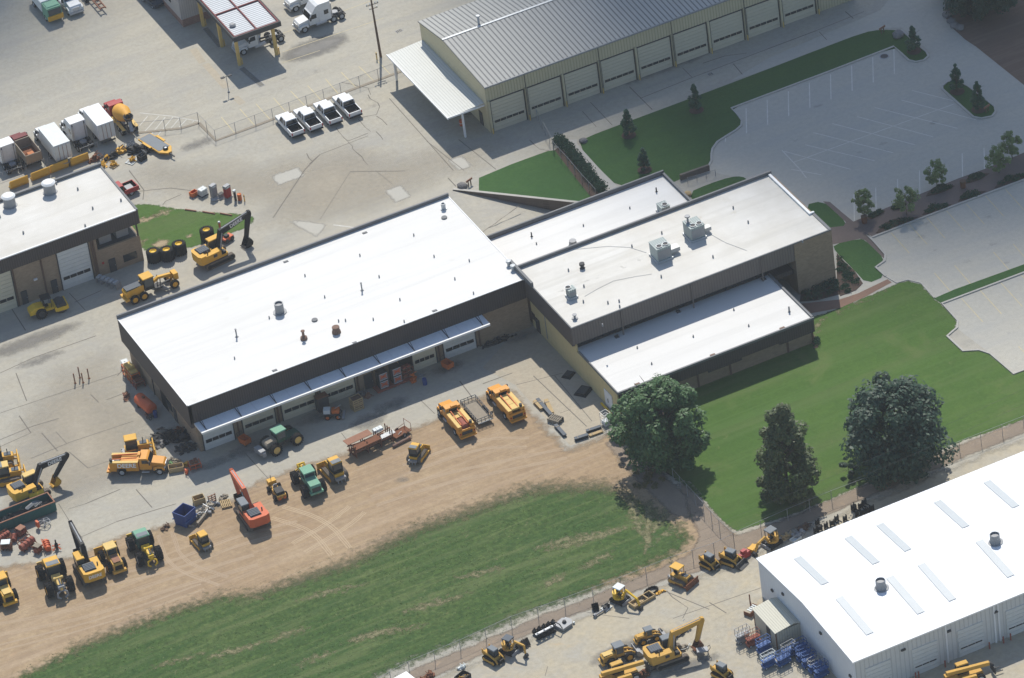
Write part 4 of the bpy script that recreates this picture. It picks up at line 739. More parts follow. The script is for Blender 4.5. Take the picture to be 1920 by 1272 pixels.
# ------------------------------------------------------------------ vehicle parts
WH = {}
def wheel(parent, x, y, r, w, rim='galv', lugs=False, name='wheel'):
    """wheel with its axle along y; tyre and rim share mesh data between equal wheels"""
    key = (round(r, 3), round(w, 3), rim, lugs)
    if key not in WH:
        t = MB(); t.lathe([(-w*.4, r*.62), (-w*.5, r*.72), (-w*.5, r*.92), (-w*.38, r), (w*.38, r), (w*.5, r*.92), (w*.5, r*.72), (w*.4, r*.62), (-w*.4, r*.62)], (0, 0, 0), (0, 1, 0), 18)
        if lugs:
            for k in range(16):
                a = k*math.pi/8
                for s in (-1, 1):
                    q = Matrix.Rotation(-(a+(.1 if s > 0 else -.1)), 4, 'Y'); t.M = q; t.box(r*.97, r*1.05, min(s*w*.04, s*w*.5), max(s*w*.04, s*w*.5), -r*.07, r*.07)
            t.M = None
        c = MB(); c.lathe([(-w*.4, 0), (-w*.4, r*.3), (-w*.3, r*.5), (-w*.42, r*.62), (w*.42, r*.62), (w*.3, r*.5), (w*.4, r*.3), (w*.4, 0)], (0, 0, 0), (0, 1, 0), 14)
        a = t.build(name, 'rubber', parent); b = c.build('rim', rim, a); WH[key] = (a.data, b.data)
    else:
        a = bpy.data.objects.new(name, WH[key][0]); COL.objects.link(a); a.parent = parent
        b = bpy.data.objects.new('rim', WH[key][1]); COL.objects.link(b); b.parent = a
    a.location = (x, y, r*(1.02 if lugs else 1)); return a
def oval(L, h, n=8):
    r = h/2; P = [(L/2-r+r*math.cos(a), r+r*math.sin(a)) for a in [(-90+180*k/n)*math.pi/180 for k in range(n+1)]]
    return P+[(-x, 2*r-z) for x, z in P]
def track(parent, L, h, w, yc, mat='track_steel', frame='black'):
    t = MB(); o = oval(L, h); i = oval(L-.2, h-.2); t.prism(o, yc-w/2, yc+w/2)
    n = len(o); tot = 0
    for k in range(n):
        a, b = Vector((o[k][0], 0, o[k][1])), Vector((o[(k+1) % n][0], 0, o[(k+1) % n][1])); s = max(1, int((b-a).length/.22)); d = (b-a).normalized(); nn = Vector((d.z, 0, -d.x))
        for j in range(s):
            p = a.lerp(b, (j+.5)/s); q = p+nn*.05; t.add([p-d*.035+Vector((0, yc-w/2, 0)), p+d*.035+Vector((0, yc-w/2, 0)), q+d*.03+Vector((0, yc-w/2, 0)), q-d*.03+Vector((0, yc-w/2, 0)), p-d*.035+Vector((0, yc+w/2, 0)), p+d*.035+Vector((0, yc+w/2, 0)), q+d*.03+Vector((0, yc+w/2, 0)), q-d*.03+Vector((0, yc+w/2, 0))], [(0, 1, 2, 3), (7, 6, 5, 4), (0, 4, 5, 1), (2, 6, 7, 3), (0, 3, 7, 4), (1, 5, 6, 2)])
    o_ = t.build('track', mat, parent); s = -1 if yc < 0 else 1
    o_.location.z = .05
    f = MB()
    f.prism([(-L/2+h/2, h*.28), (L/2-h/2, h*.28), (L/2-h/2, h*.72), (-L/2+h/2, h*.72)], min(yc+s*w/2, yc+s*(w/2+.06)), max(yc+s*w/2, yc+s*(w/2+.06)))
    for x in (-L/2+h/2, L/2-h/2): f.cyl((x, yc+s*w/2, h/2), (x, yc+s*(w/2+.05), h/2), h*.36, h*.36, 12)
    f.build('track_frame', frame, o_); return o_
def cab(parent, x0, x1, y0, y1, z0, z1, frame, roof, M=None, slope=.15, roofmat2=None, over=.08):
    """glazed operator's cab: pillars and sills, glass on all sides, roof"""
    m = MB(M); hz = z1-z0
    m.box(x0, x1, y0, y1, z0, z0+hz*.28)
    for (x, y) in [(x0, y0), (x0, y1-.09), (x1-.09, y0), (x1-.09, y1-.09)]: m.box(x, x+.09, y, y+.09, z0+hz*.28, z1-.08)
    m.box(x0, x1, y0, y1, z1-.08, z1)
    o = m.build('cab', frame, parent)
    g = MB(M); g.box(x0+.05, x1-.04, y0+.03, y1-.03, z0+hz*.28, z1-.085); g.build('window', 'glass_blue', o)
    r = MB(M); r.box(x0-over, x1+over, y0-over*.6, y1+over*.6, z1, z1+.12, .06, .06, .06); r.build('roof', roof, o)
    if roofmat2:
        r = MB(M); xm = x0+(x1-x0)*.5; r.box(x0+.02, xm, y0+.06, y1-.06, z1+.125, z1+.17); r.build('roof_panel', roofmat2, o)
    return o
def canopy(parent, x0, x1, y0, y1, z0, z1, post, roof, M=None):
    m = MB(M)
    for x in (x0, x1-.08):
        for y in (y0, y1-.08): m.box(x, x+.08, y, y+.08, z0, z1)
    o = m.build('canopy', post, parent); r = MB(M); r.box(x0-.12, x1+.12, y0-.08, y1+.08, z1, z1+.1, .05, .05, .05); r.build('roof', roof, o)
    s = MB(M); s.box(x0+.2, x0+.35, (y0+y1)/2-.25, (y0+y1)/2+.25, z0+.3, z0+.95); s.box(x0+.3, x0+.8, (y0+y1)/2-.25, (y0+y1)/2+.25, z0+.15, z0+.35); s.build('seat', 'black', o)
    return o
def limb(m, pts, ws, hw, y=0.0):
    """tapered boxed arm along x-z points"""
    P = [Vector((x, 0, z)) for x, z in pts]; up = []; dn = []
    for i, p in enumerate(P):
        d = (P[min(i+1, len(P)-1)]-P[max(i-1, 0)]).normalized(); n = Vector((-d.z, 0, d.x))*(ws[i]/2); up.append(p+n); dn.append(p-n)
    for i in range(len(P)-1):
        q = [up[i], up[i+1], dn[i+1], dn[i]]
        m.add([(v.x, y-hw, v.z) for v in q]+[(v.x, y+hw, v.z) for v in q], [(0, 1, 2, 3), (7, 6, 5, 4), (0, 4, 5, 1), (1, 5, 6, 2), (2, 6, 7, 3), (3, 7, 4, 0)])
    return m
def bucket_mb(M, w, s, teeth=4, flip=1):
    """open digging bucket, hinge at origin, mouth towards +x, size s"""
    m = MB(M); out = [(-.15, .05), (.25, .1), (.0, -.0), (-.45, -.25), (-.6, -.65), (-.45, -1.0), (-.05, -1.15), (.45, -1.05)]
    out = [(-.1, .15), (-.5, -.1), (-.68, -.5), (-.55, -.9), (-.1, -1.08), (.5, -.98)]
    O = [(x*s*flip, z*s) for x, z in out]; I = [(x*.88*s*flip+.02*s*flip, z*.9*s-.03*s) for x, z in out]
    for i in range(len(O)-1):
        q = [O[i], O[i+1], I[i+1], I[i]]; m.add([(x, -w/2, z) for x, z in q]+[(x, w/2, z) for x, z in q], [(0, 1, 2, 3), (7, 6, 5, 4), (0, 4, 5, 1), (1, 5, 6, 2), (2, 6, 7, 3), (3, 7, 4, 0)])
    for y in (-w/2, w/2-.05): m.prism(O, y, y+.05)
    for k in range(teeth):
        y = -w/2+w*(k+.5)/teeth; m.box(min(.48*s*flip, .7*s*flip), max(.48*s*flip, .7*s*flip), y-.05, y+.05, -1.02*s, -.93*s)
    return m
def lettering(parent, text, size, M, mat='white', name='lettering'):
    c = bpy.data.curves.new(name, 'FONT'); c.body = text; c.size = size; c.extrude = .012; c.offset = size*.025; c.align_x = 'CENTER'; c.align_y = 'CENTER'; c.materials.append(MATS[mat])
    f = bpy.data.objects.new(name, c); COL.objects.link(f); dg = bpy.context.evaluated_depsgraph_get(); me = bpy.data.meshes.new_from_object(f.evaluated_get(dg)); bpy.data.objects.remove(f)
    o = bpy.data.objects.new(name, me); COL.objects.link(o); o.parent = parent; o.matrix_local = M; return o
def face_y(x, y, z, s=-1):     # upright text facing -y (s=-1) or +y
    return Matrix.Translation((x, y, z)) @ (Matrix.Rotation(math.pi if s > 0 else 0, 4, 'Z') @ Matrix.Rotation(math.pi/2, 4, 'X'))
def face_x(x, y, z):           # upright text facing -x
    return Matrix.Translation((x, y, z)) @ Matrix.Rotation(-math.pi/2, 4, 'Z') @ Matrix.Rotation(math.pi/2, 4, 'X')

def excavator(label, c, f, body, arm, bkt, boom, stick_end, bk=None, slew=0, size=1.0, roof=None, group=None, text=None, rear_text=False, bucket_tilt=0, undercut=None, cab_frame='black', wide=1.3, armtext=False, name='excavator'):
    p = at(*c); r = thing(name, label, 'excavator', (p.x, p.y, 0), hd(c, f), group); k = size
    for s in (-1, 1): track(r, 4.6*k, .95*k, .62*k, s*1.25*k)
    m = MB(); m.box(-1.3*k, 1.3*k, -.95*k, .95*k, .35*k, .85*k); m.cyl((0, 0, .85*k), (0, 0, 1.08*k), .75*k, .75*k, 16); m.build('undercarriage', 'metal_dark', r)
    M = Matrix.Rotation(slew, 4, 'Z')
    a = [(-3.0*k, -.9*k), (-2.75*k, -1.4*k), (1.2*k, -1.4*k), (1.45*k, -1.2*k), (1.45*k, 1.2*k), (1.2*k, 1.4*k), (-2.75*k, 1.4*k), (-3.0*k, .9*k)]
    m = MB(M); m.slab(a, 1.1*k, 1.45*k); u = m.build('upper_body', body, r)
    m = MB(M); m.slab([(-3.05*k, -.9*k), (-2.8*k, -1.4*k), (-2.0*k, -1.42*k), (-2.0*k, 1.42*k), (-2.8*k, 1.4*k), (-3.05*k, .9*k)], 1.46*k, 2.45*k); m.box(-1.98*k, .4*k, -1.4*k, -.35*k, 1.46*k, 2.25*k); m.box(-1.98*k, -.5*k, -.33*k, 1.4*k, 1.46*k, 2.35*k); m.build('engine_housing', body, u)
    m = MB(M); m.box(-2.55*k, -.75*k, -.55*k, 1.1*k, 2.36*k, 2.62*k, .12*k, .12*k, .12*k)
    for j in range(5): m.box(-2.4*k+j*.3*k, -2.28*k+j*.3*k, -.35*k, .9*k, 2.62*k, 2.66*k)
    m.build('hood_grille', 'steel_blue', u)
    m = MB(M); m.cyl((-1.5*k, -.9*k, 2.2*k), (-1.5*k, -.9*k, 2.75*k), .09*k, .09*k, 8); m.build('exhaust', 'metal_dark', u)
    m = MB(M); m.box(.45*k, 1.2*k, -1.3*k, -.5*k, 1.46*k, 1.75*k); m.build('step', 'black', u)
    m = MB(M); m.box(-.9*k, -.3*k, -1.42*k, -1.405*k, 1.6*k, 2.05*k); m.build('vent_panel', 'metal_dark', u)
    cab(r, -.35*k, 1.45*k, .38*k, 1.4*k, 1.46*k, 3.05*k, cab_frame, roof or body, M)
    ym = -.02*k
    m = MB(M); n = len(boom); ws = [.6*k]+[.98*k]*(n-2)+[.55*k]; limb(m, boom, ws, .27*k, ym); b = m.build('boom', arm, r)
    m = MB(M); limb(m, [(boom[-1][0]-(stick_end[0]-boom[-1][0])*.12, boom[-1][1]-(stick_end[1]-boom[-1][1])*.12), boom[-1], stick_end], [.4*k, .78*k, .38*k], .22*k, ym); st = m.build('stick', arm, r)
    m = MB(M)
    for s in (-1, 1): m.cyl((.7*k, ym+s*.34*k, 1.35*k), (boom[1][0], ym+s*.34*k, boom[1][1]-.1*k), .1*k, .08*k, 8)
    e = boom[-1]; m.cyl((boom[1][0]+.2*k, ym, boom[1][1]+.42*k), (e[0]-(stick_end[0]-e[0])*.1, ym, e[1]-(stick_end[1]-e[1])*.1), .1*k, .07*k, 8)
    dx, dz = stick_end[0]-e[0], stick_end[1]-e[1]; L = math.hypot(dx, dz); nx, nz = -dz/L, dx/L
    if nx < 0: nx, nz = -nx, -nz
    m.cyl((e[0]+nx*.4*k, ym, e[1]+nz*.4*k), (stick_end[0]+nx*.42*k, ym, stick_end[1]+nz*.42*k), .08*k, .05*k, 8)
    m.build('hydraulic_cylinder', 'steel', r)
    Mb = M @ Matrix.Translation((stick_end[0], ym, stick_end[1])) @ Matrix.Rotation(bucket_tilt, 4, 'Y')
    bucket_mb(Mb, 1.25*k, (bk or 1.05)*k, 5, -1).build('bucket', bkt, r)
    if text:
        i = 1; A, Bp = Vector((boom[1][0], 0, boom[1][1])), Vector((boom[-1][0], 0, boom[-1][1])); ctr = A.lerp(Bp, .52); ang = math.atan2(Bp.z-A.z, Bp.x-A.x)
        T = M @ Matrix.Translation((ctr.x, ym-.29*k, ctr.z)) @ Matrix.Rotation(-ang, 4, 'Y') @ Matrix.Rotation(math.pi/2, 4, 'X'); lettering(b, text, .74*k, T, 'trim_white')
    if rear_text:
        T = M @ face_x(-3.075*k, 0, 1.85*k); lettering(u, rear_text, .62*k, T, 'trim_white')
    return r
def dozer(label, c, f, body='yellow', roof='yellow', k=1.0, rops=False, cage=False, roof2=None, ripper=True, group=None, blade=None, bw=3.0):
    p = at(*c); r = thing('bulldozer', label, 'bulldozer', (p.x, p.y, 0), hd(c, f), group)
    for s in (-1, 1): track(r, 3.1*k, .95*k, .55*k, s*.95*k, frame=body)
    m = MB(); m.box(-1.5*k, 1.6*k, -.62*k, .62*k, .4*k, 1.0*k); m.box(-1.55*k, -.1*k, -.66*k, .66*k, 1.0*k, 1.25*k); u = m.build('chassis', body, r)
    m = MB(); m.prism([(.25*k, 1.0*k), (1.7*k, 1.0*k), (1.75*k, 1.45*k), (1.65*k, 1.62*k), (.25*k, 1.72*k)], -.5*k, .5*k); m.build('hood', body, r)
    m = MB(); m.box(1.751*k, 1.79*k, -.42*k, .42*k, 1.02*k, 1.42*k); m.build('grille', 'metal_dark', r)
    m = MB(); m.box(.5*k, 1.45*k, -.36*k, .36*k, 1.7*k, 1.76*k); m.build('hood_top', 'steel_blue', r)
    m = MB(); m.cyl((1.0*k, .2*k, 1.7*k), (1.0*k, .2*k, 2.35*k), .06*k, .06*k, 8); m.build('exhaust', 'metal_dark', r)
    if rops: canopy(r, -1.3*k, .3*k, -.7*k, .7*k, 1.25*k, 2.75*k, body, roof)
    else: cab(r, -1.35*k, .2*k, -.68*k, .68*k, 1.26*k, 2.75*k, 'black' if not cage else 'black', roof, roofmat2=roof2)
    if cage:
        m = MB(); 
        for x in (-1.4, -.7, 0, .25):
            m.tube([(x*k, -.8*k, 1.3*k), (x*k, -.8*k, 2.9*k), (x*k, .8*k, 2.9*k), (x*k, .8*k, 1.3*k)], .04*k, 5)
        m.tube([(-1.4*k, -.8*k, 2.9*k), (.25*k, -.8*k, 2.9*k)], .04*k, 5); m.tube([(-1.4*k, .8*k, 2.9*k), (.25*k, .8*k, 2.9*k)], .04*k, 5); m.build('cage', 'metal_dark', r)
    m = MB(); 
    for s in (-1, 1): m.bar((-.1*k, s*1.28*k, .45*k), (2.15*k, s*1.28*k, .4*k), .16*k, .22*k)
    m.bar((1.6*k, -.3*k, 1.1*k), (2.1*k, -.3*k, .9*k), .1*k, .1*k); m.bar((1.6*k, .3*k, 1.1*k), (2.1*k, .3*k, .9*k), .1*k, .1*k); m.build('push_arm', blade or body, r)
    m = MB(); m.prism([(2.3*k, .05*k), (2.42*k, .1*k), (2.22*k, .55*k), (2.32*k, 1.1*k), (2.2*k, 1.12*k), (2.08*k, .55*k)], -bw/2*k, bw/2*k); m.build('blade', blade or body, r)
    if ripper:
        m = MB(); m.box(-2.0*k, -1.55*k, -.7*k, .7*k, .5*k, .8*k); 
        for s in (-1, 0, 1): m.box(-2.05*k, -1.9*k, s*.5*k-.05*k, s*.5*k+.05*k, .15*k, .9*k)
        m.build('ripper', 'metal_grey', r)
    return r
def skidder(label, c, f, body, roof, rear, k=1.0, roof2=None, hood=None, front='blade', group=None, cat='skidder', arch=True, rim='yellow', big_hood=False):
    """articulated forestry skidder: four big tyres, cab amidships, blade ahead, arch and grapple behind"""
    p = at(*c); r = thing(cat.replace(' ', '_'), label, cat, (p.x, p.y, 0), hd(c, f), group)
    for x in (1.75, -1.75):
        for s in (-1, 1): wheel(r, x*k, s*1.22*k, .86*k, .72*k, rim, True)
    m = MB(); m.box(-2.6*k, -.3*k, -.55*k, .55*k, .7*k, 1.15*k); m.box(-.1*k, 2.7*k, -.6*k, .6*k, .7*k, 1.2*k); m.cyl((-.2*k, 0, .6*k), (-.2*k, 0, 1.4*k), .25*k, .25*k, 10); m.cyl((1.75*k, -1.0*k, .86*k), (1.75*k, 1.0*k, .86*k), .2*k, .2*k, 8); m.cyl((-1.75*k, -1.0*k, .86*k), (-1.75*k, 1.0*k, .86*k), .2*k, .2*k, 8); m.build('chassis', 'metal_dark', r)
    m = MB(); 
    if big_hood: m.prism([(.9*k, 1.2*k), (3.0*k, 1.2*k), (3.05*k, 1.9*k), (2.9*k, 2.15*k), (.9*k, 2.3*k)], -.72*k, .72*k)
    else: m.prism([(1.1*k, 1.2*k), (2.75*k, 1.2*k), (2.8*k, 1.75*k), (2.6*k, 1.95*k), (1.1*k, 2.05*k)], -.62*k, .62*k)
    h = m.build('hood', hood or body, r)
    if big_hood:
        m = MB(); m.box(3.055*k, 3.1*k, -.6*k, .6*k, 1.25*k, 1.85*k); m.build('grille', 'metal_dark', h); m = MB(); m.box(2.6*k, 3.2*k, -.9*k, .9*k, .9*k, 1.18*k); m.build('bumper', body, r)
    cab(r, -.45*k, 1.05*k, -.75*k, .75*k, 1.3*k, 2.95*k, body if big_hood else 'black' if body != 'green_dark' else 'green_dark', roof, roofmat2=roof2, over=.16)
    if arch:
        m = MB()
        for s in (-1, 1): m.prism([(-.9*k, 1.15*k), (-.5*k, 1.15*k), (-1.9*k, 2.45*k), (-2.3*k, 2.35*k)], s*.42*k-.1*k, s*.42*k+.1*k)
        m.add([(-.7*k, -.55*k, 1.55*k), (-.7*k, .55*k, 1.55*k), (-3.0*k, .16*k, 1.25*k), (-3.0*k, -.16*k, 1.25*k), (-.7*k, -.5*k, 1.95*k), (-.7*k, .5*k, 1.95*k), (-3.0*k, .12*k, 1.6*k), (-3.0*k, -.12*k, 1.6*k)], [(0, 3, 2, 1), (4, 5, 6, 7), (0, 1, 5, 4), (1, 2, 6, 5), (2, 3, 7, 6), (3, 0, 4, 7)]); m.cyl((-2.15*k, -.55*k, 2.4*k), (-2.15*k, .55*k, 2.4*k), .14*k, .14*k, 8); m.build('arch', rear, r)
        m = MB()
        for s in (-1, 1): m.tube([(-2.9*k, 0, 1.2*k), (-3.0*k, s*.5*k, 1.0*k), (-3.05*k, s*.6*k, .5*k), (-3.0*k, s*.25*k, .2*k)], .11*k, 6)
        m.box(-2.95*k, -2.55*k, -.35*k, .35*k, 1.35*k, 1.75*k); m.build('grapple', rear if body != 'yellow' else 'metal_grey', r)
        m = MB(); m.cyl((-2.2*k, 0, 2.35*k), (-2.7*k, 0, 1.75*k), .09*k, .09*k, 6); m.cyl((-.9*k, .25*k, 1.3*k), (-1.9*k, .25*k, 2.1*k), .09*k, .07*k, 6); m.build('hydraulic_cylinder', 'steel', r)
    else:
        m = MB(); m.prism([(-2.7*k, 1.15*k), (-.5*k, 1.15*k), (-.6*k, 1.5*k), (-2.6*k, 1.4*k)], -.7*k, .7*k); m.build('rear_deck', rear, r)
    if front == 'blade':
        m = MB(); m.prism([(3.3*k, .3*k), (3.42*k, .35*k), (3.22*k, .8*k), (3.3*k, 1.25*k), (3.18*k, 1.25*k), (3.1*k, .8*k)], -1.2*k, 1.2*k); m.build('blade', rear, r); m = MB()
        for s in (-1, 1): m.bar((2.2*k, s*.5*k, .9*k), (3.2*k, s*.5*k, .75*k), .14*k, .16*k)
        m.build('push_arm', 'metal_dark', r)
    if front == 'attachment':
        m = MB(); m.box(3.2*k, 4.0*k, -.9*k, .9*k, .7*k, 1.35*k); m.box(3.3*k, 3.8*k, -1.1*k, -.9*k, .4*k, 1.1*k); m.box(3.3*k, 3.8*k, .9*k, 1.1*k, .4*k, 1.1*k); m.build('counterweight', 'metal_grey', r); m = MB(); m.bar((2.5*k, 0, .95*k), (3.3*k, 0, .95*k), .4*k, .3*k); m.build('push_arm', 'metal_dark', r)
    for s in (): m = MB(); m.prism([(.2*k, 1.75*k), (2.7*k, 1.75*k), (2.5*k, 1.9*k), (.4*k, 1.9*k)], s*1.22*k-.36*k, s*1.22*k+.36*k); m.build('fender', body if body != 'yellow' else 'metal_dark', r)
    return r
def loader(label, c, f, k=1.0, body='yellow_cat', roof='yellow_pale', tool='rake', group=None, name='wheel_loader', cat='wheel loader', rear_hood='rust_light'):
    p = at(*c); r = thing(name, label, cat, (p.x, p.y, 0), hd(c, f), group)
    for x in (1.45, -1.45):
        for s in (-1, 1): wheel(r, x*k, s*1.0*k, .72*k, .55*k, 'yellow', True)
    m = MB(); m.box(-2.4*k, -.2*k, -.6*k, .6*k, .6*k, 1.1*k); m.box(0, 2.0*k, -.45*k, .45*k, .6*k, 1.0*k); m.cyl((-.1*k, 0, .5*k), (-.1*k, 0, 1.3*k), .22*k, .22*k, 10); m.build('chassis', 'metal_dark', r)
    m = MB(); m.prism([(-2.6*k, .9*k), (-.55*k, .9*k), (-.55*k, 1.95*k), (-2.45*k, 1.8*k), (-2.65*k, 1.6*k)], -.68*k, .68*k); h = m.build('engine_cover', body, r)
    m = MB(); m.box(-2.4*k, -.7*k, -.5*k, .5*k, 1.96*k, 2.0*k); m.build('hood_top', rear_hood, h)
    m = MB(); m.box(-2.72*k, -2.66*k, -.5*k, .5*k, .95*k, 1.55*k); m.build('grille', 'black', h)
    m = MB(); m.box(-2.95*k, -2.5*k, -.9*k, .9*k, .55*k, .88*k); m.build('counterweight', body, r)
    cab(r, -.5*k, .85*k, -.7*k, .7*k, 1.15*k, 2.85*k, body, roof, over=.15)
    m = MB()
    for s in (-1, 1): limb(m, [(.75*k, 1.55*k), (1.9*k, 1.25*k), (2.7*k, .65*k)], [.3*k, .32*k, .22*k], .09*k, s*.48*k)
    m.cyl((1.6*k, -.45*k, 1.2*k), (1.6*k, .45*k, 1.2*k), .12*k, .12*k, 8); m.build('lift_arm', body, r)
    if tool == 'rake':
        m = MB(); m.prism([(2.75*k, .1*k), (3.0*k, .15*k), (2.85*k, .6*k), (2.95*k, 1.2*k), (2.75*k, 1.25*k), (2.65*k, .6*k)], -1.55*k, 1.55*k); m.build('blade', 'yellow', r)
    else:
        M = Matrix.Translation((2.75*k, 0, .95*k)); m = MB(M); o = [(-.05, .35), (-.15, -.3), (.1, -.75), (.9, -.8), (1.0, -.72), (.2, -.62), (.0, -.2), (.05, .35)]; m.prism([(x*k, z*k) for x, z in o], -1.15*k, 1.15*k)
        for y in (-1.18, 1.12): m.prism([(x*k, z*k) for x, z in [(-.05, .35), (-.15, -.3), (.1, -.75), (.95, -.78), (.3, .25)]], y*k, (y+.06)*k)
        m.build('bucket', 'metal_grey' if tool == 'bucket' else 'rust', r)
    return r
def skid_steer(label, c, f, k=1.0, tool='plate', tracks=True, group='skid steers on the rental lot'):
    p = at(*c); r = thing('skid_steer', label, 'skid steer', (p.x, p.y, 0), hd(c, f), group)
    for s in (-1, 1): track(r, 2.5*k, .75*k, .42*k, s*.78*k, 'rubber', 'yellow_cat')
    m = MB(); m.box(-1.35*k, .9*k, -.55*k, .55*k, .35*k, 1.0*k); m.prism([(-1.5*k, .6*k), (-.6*k, .6*k), (-.6*k, 1.45*k), (-1.35*k, 1.3*k)], -.58*k, .58*k); m.build('body', 'yellow_cat', r)
    cab(r, -.6*k, .75*k, -.45*k, .45*k, .9*k, 2.05*k, 'black', 'roof_grey', over=.05)
    m = MB()
    for s in (-1, 1): limb(m, [(-1.35*k, 1.35*k), (-.9*k, 1.5*k), (.6*k, 1.05*k), (1.25*k, .75*k), (1.5*k, .4*k)], [.3*k, .26*k, .22*k, .2*k, .16*k], .09*k, s*.66*k)
    for s in (-1, 1): m.bar((-1.4*k, s*.66*k, 1.0*k), (-1.3*k, s*.66*k, 1.75*k), .12*k, .2*k)
    m.build('lift_arm', 'yellow_cat', r)
    m = MB()
    if tool == 'bucket':
        m.prism([(1.5*k, .05*k), (2.3*k, .05*k), (2.35*k, .1*k), (1.7*k, .16*k), (1.62*k, .7*k), (1.5*k, .72*k)], -.95*k, .95*k); m.prism([(1.5*k, .05*k), (2.3*k, .05*k), (1.75*k, .7*k), (1.5*k, .72*k)], -.99*k, -.94*k); m.prism([(1.5*k, .05*k), (2.3*k, .05*k), (1.75*k, .7*k), (1.5*k, .72*k)], .94*k, .99*k)
        m.build('bucket', 'metal_dark', r)
    else:
        m.box(1.45*k, 1.6*k, -.55*k, .55*k, .2*k, .75*k); m.box(1.6*k, 1.7*k, -.5*k, -.35*k, .15*k, .6*k); m.box(1.6*k, 1.7*k, .35*k, .5*k, .15*k, .6*k); m.build('coupler', 'black', r)
    m = MB(); m.box(-1.51*k, -1.46*k, -.4*k, .4*k, .75*k, 1.2*k); m.build('grille', 'black', r)
    return r
def mini_ex(label, c, f, body, arm, boom, stick_end, roof='roof_grey', k=1.0, slew=0.0, group='mini excavators on the rental lot'):
    p = at(*c); r = thing('mini_excavator', label, 'mini excavator', (p.x, p.y, 0), hd(c, f), group)
    for s in (-1, 1): track(r, 2.0*k, .5*k, .34*k, s*.62*k, 'rubber', 'black')
    m = MB(); m.box(-.5*k, .8*k, -.45*k, .45*k, .2*k, .5*k); m.build('undercarriage', 'metal_dark', r)
    m = MB(); m.prism([(1.05*k, .05*k), (1.15*k, .1*k), (1.05*k, .4*k), (.95*k, .4*k)], -.8*k, .8*k); m.bar((.3*k, -.3*k, .3*k), (1.0*k, -.3*k, .2*k), .1*k, .1*k); m.bar((.3*k, .3*k, .3*k), (1.0*k, .3*k, .2*k), .1*k, .1*k); m.build('blade', 'metal_grey', r)
    M = Matrix.Rotation(slew, 4, 'Z')
    m = MB(M); m.slab([(.75*k*math.cos(a)-.1*k, .75*k*math.sin(a)) for a in [j*math.pi/8 for j in range(16)]], .55*k, .85*k); m.slab([(-.1*k+.78*k*math.cos(a), .76*k*math.sin(a)) for a in [math.pi/2+j*math.pi/8 for j in range(9)]], .85*k, 1.35*k); m.build('upper_body', body, r)
    canopy(r, -.45*k, .55*k, -.5*k, .5*k, .86*k, 2.15*k, 'black', roof, M)
    m = MB(M); n = len(boom); limb(m, boom, [.26*k]+[.3*k]*(n-2)+[.2*k], .1*k); m.build('boom', arm, r)
    m = MB(M); limb(m, [boom[-1], stick_end], [.26*k, .16*k], .085*k); m.build('stick', arm, r)
    m = MB(M); m.cyl((.75*k, 0, .75*k), (boom[1][0]+.15, 0, boom[1][1]-.1), .06*k, .05*k, 6); m.build('hydraulic_cylinder', 'steel', r)
    bucket_mb(M @ Matrix.Translation((stick_end[0], 0, stick_end[1])), .5*k, .5*k, 3, -1).build('bucket', 'metal_dark', r)
    return r
def truck_chassis(r, x0, x1, axles_front, axles_rear, rim='galv', rr=.52):
    m = MB(); m.box(x0, x1, -.48, -.36, .62, .9); m.box(x0, x1, .36, .48, .62, .9)
    for k in range(5): x = x0+.3+(x1-x0-.6)*k/4; m.box(x-.08, x+.08, -.36, .36, .66, .86)
    m.build('chassis', 'metal_dark', r)
    for x in axles_front:
        for s in (-1, 1): wheel(r, x, s*1.05, rr, .3, rim)
    for x in axles_rear:
        for s in (-1, 1): wheel(r, x, s*.95, rr, .56, rim)
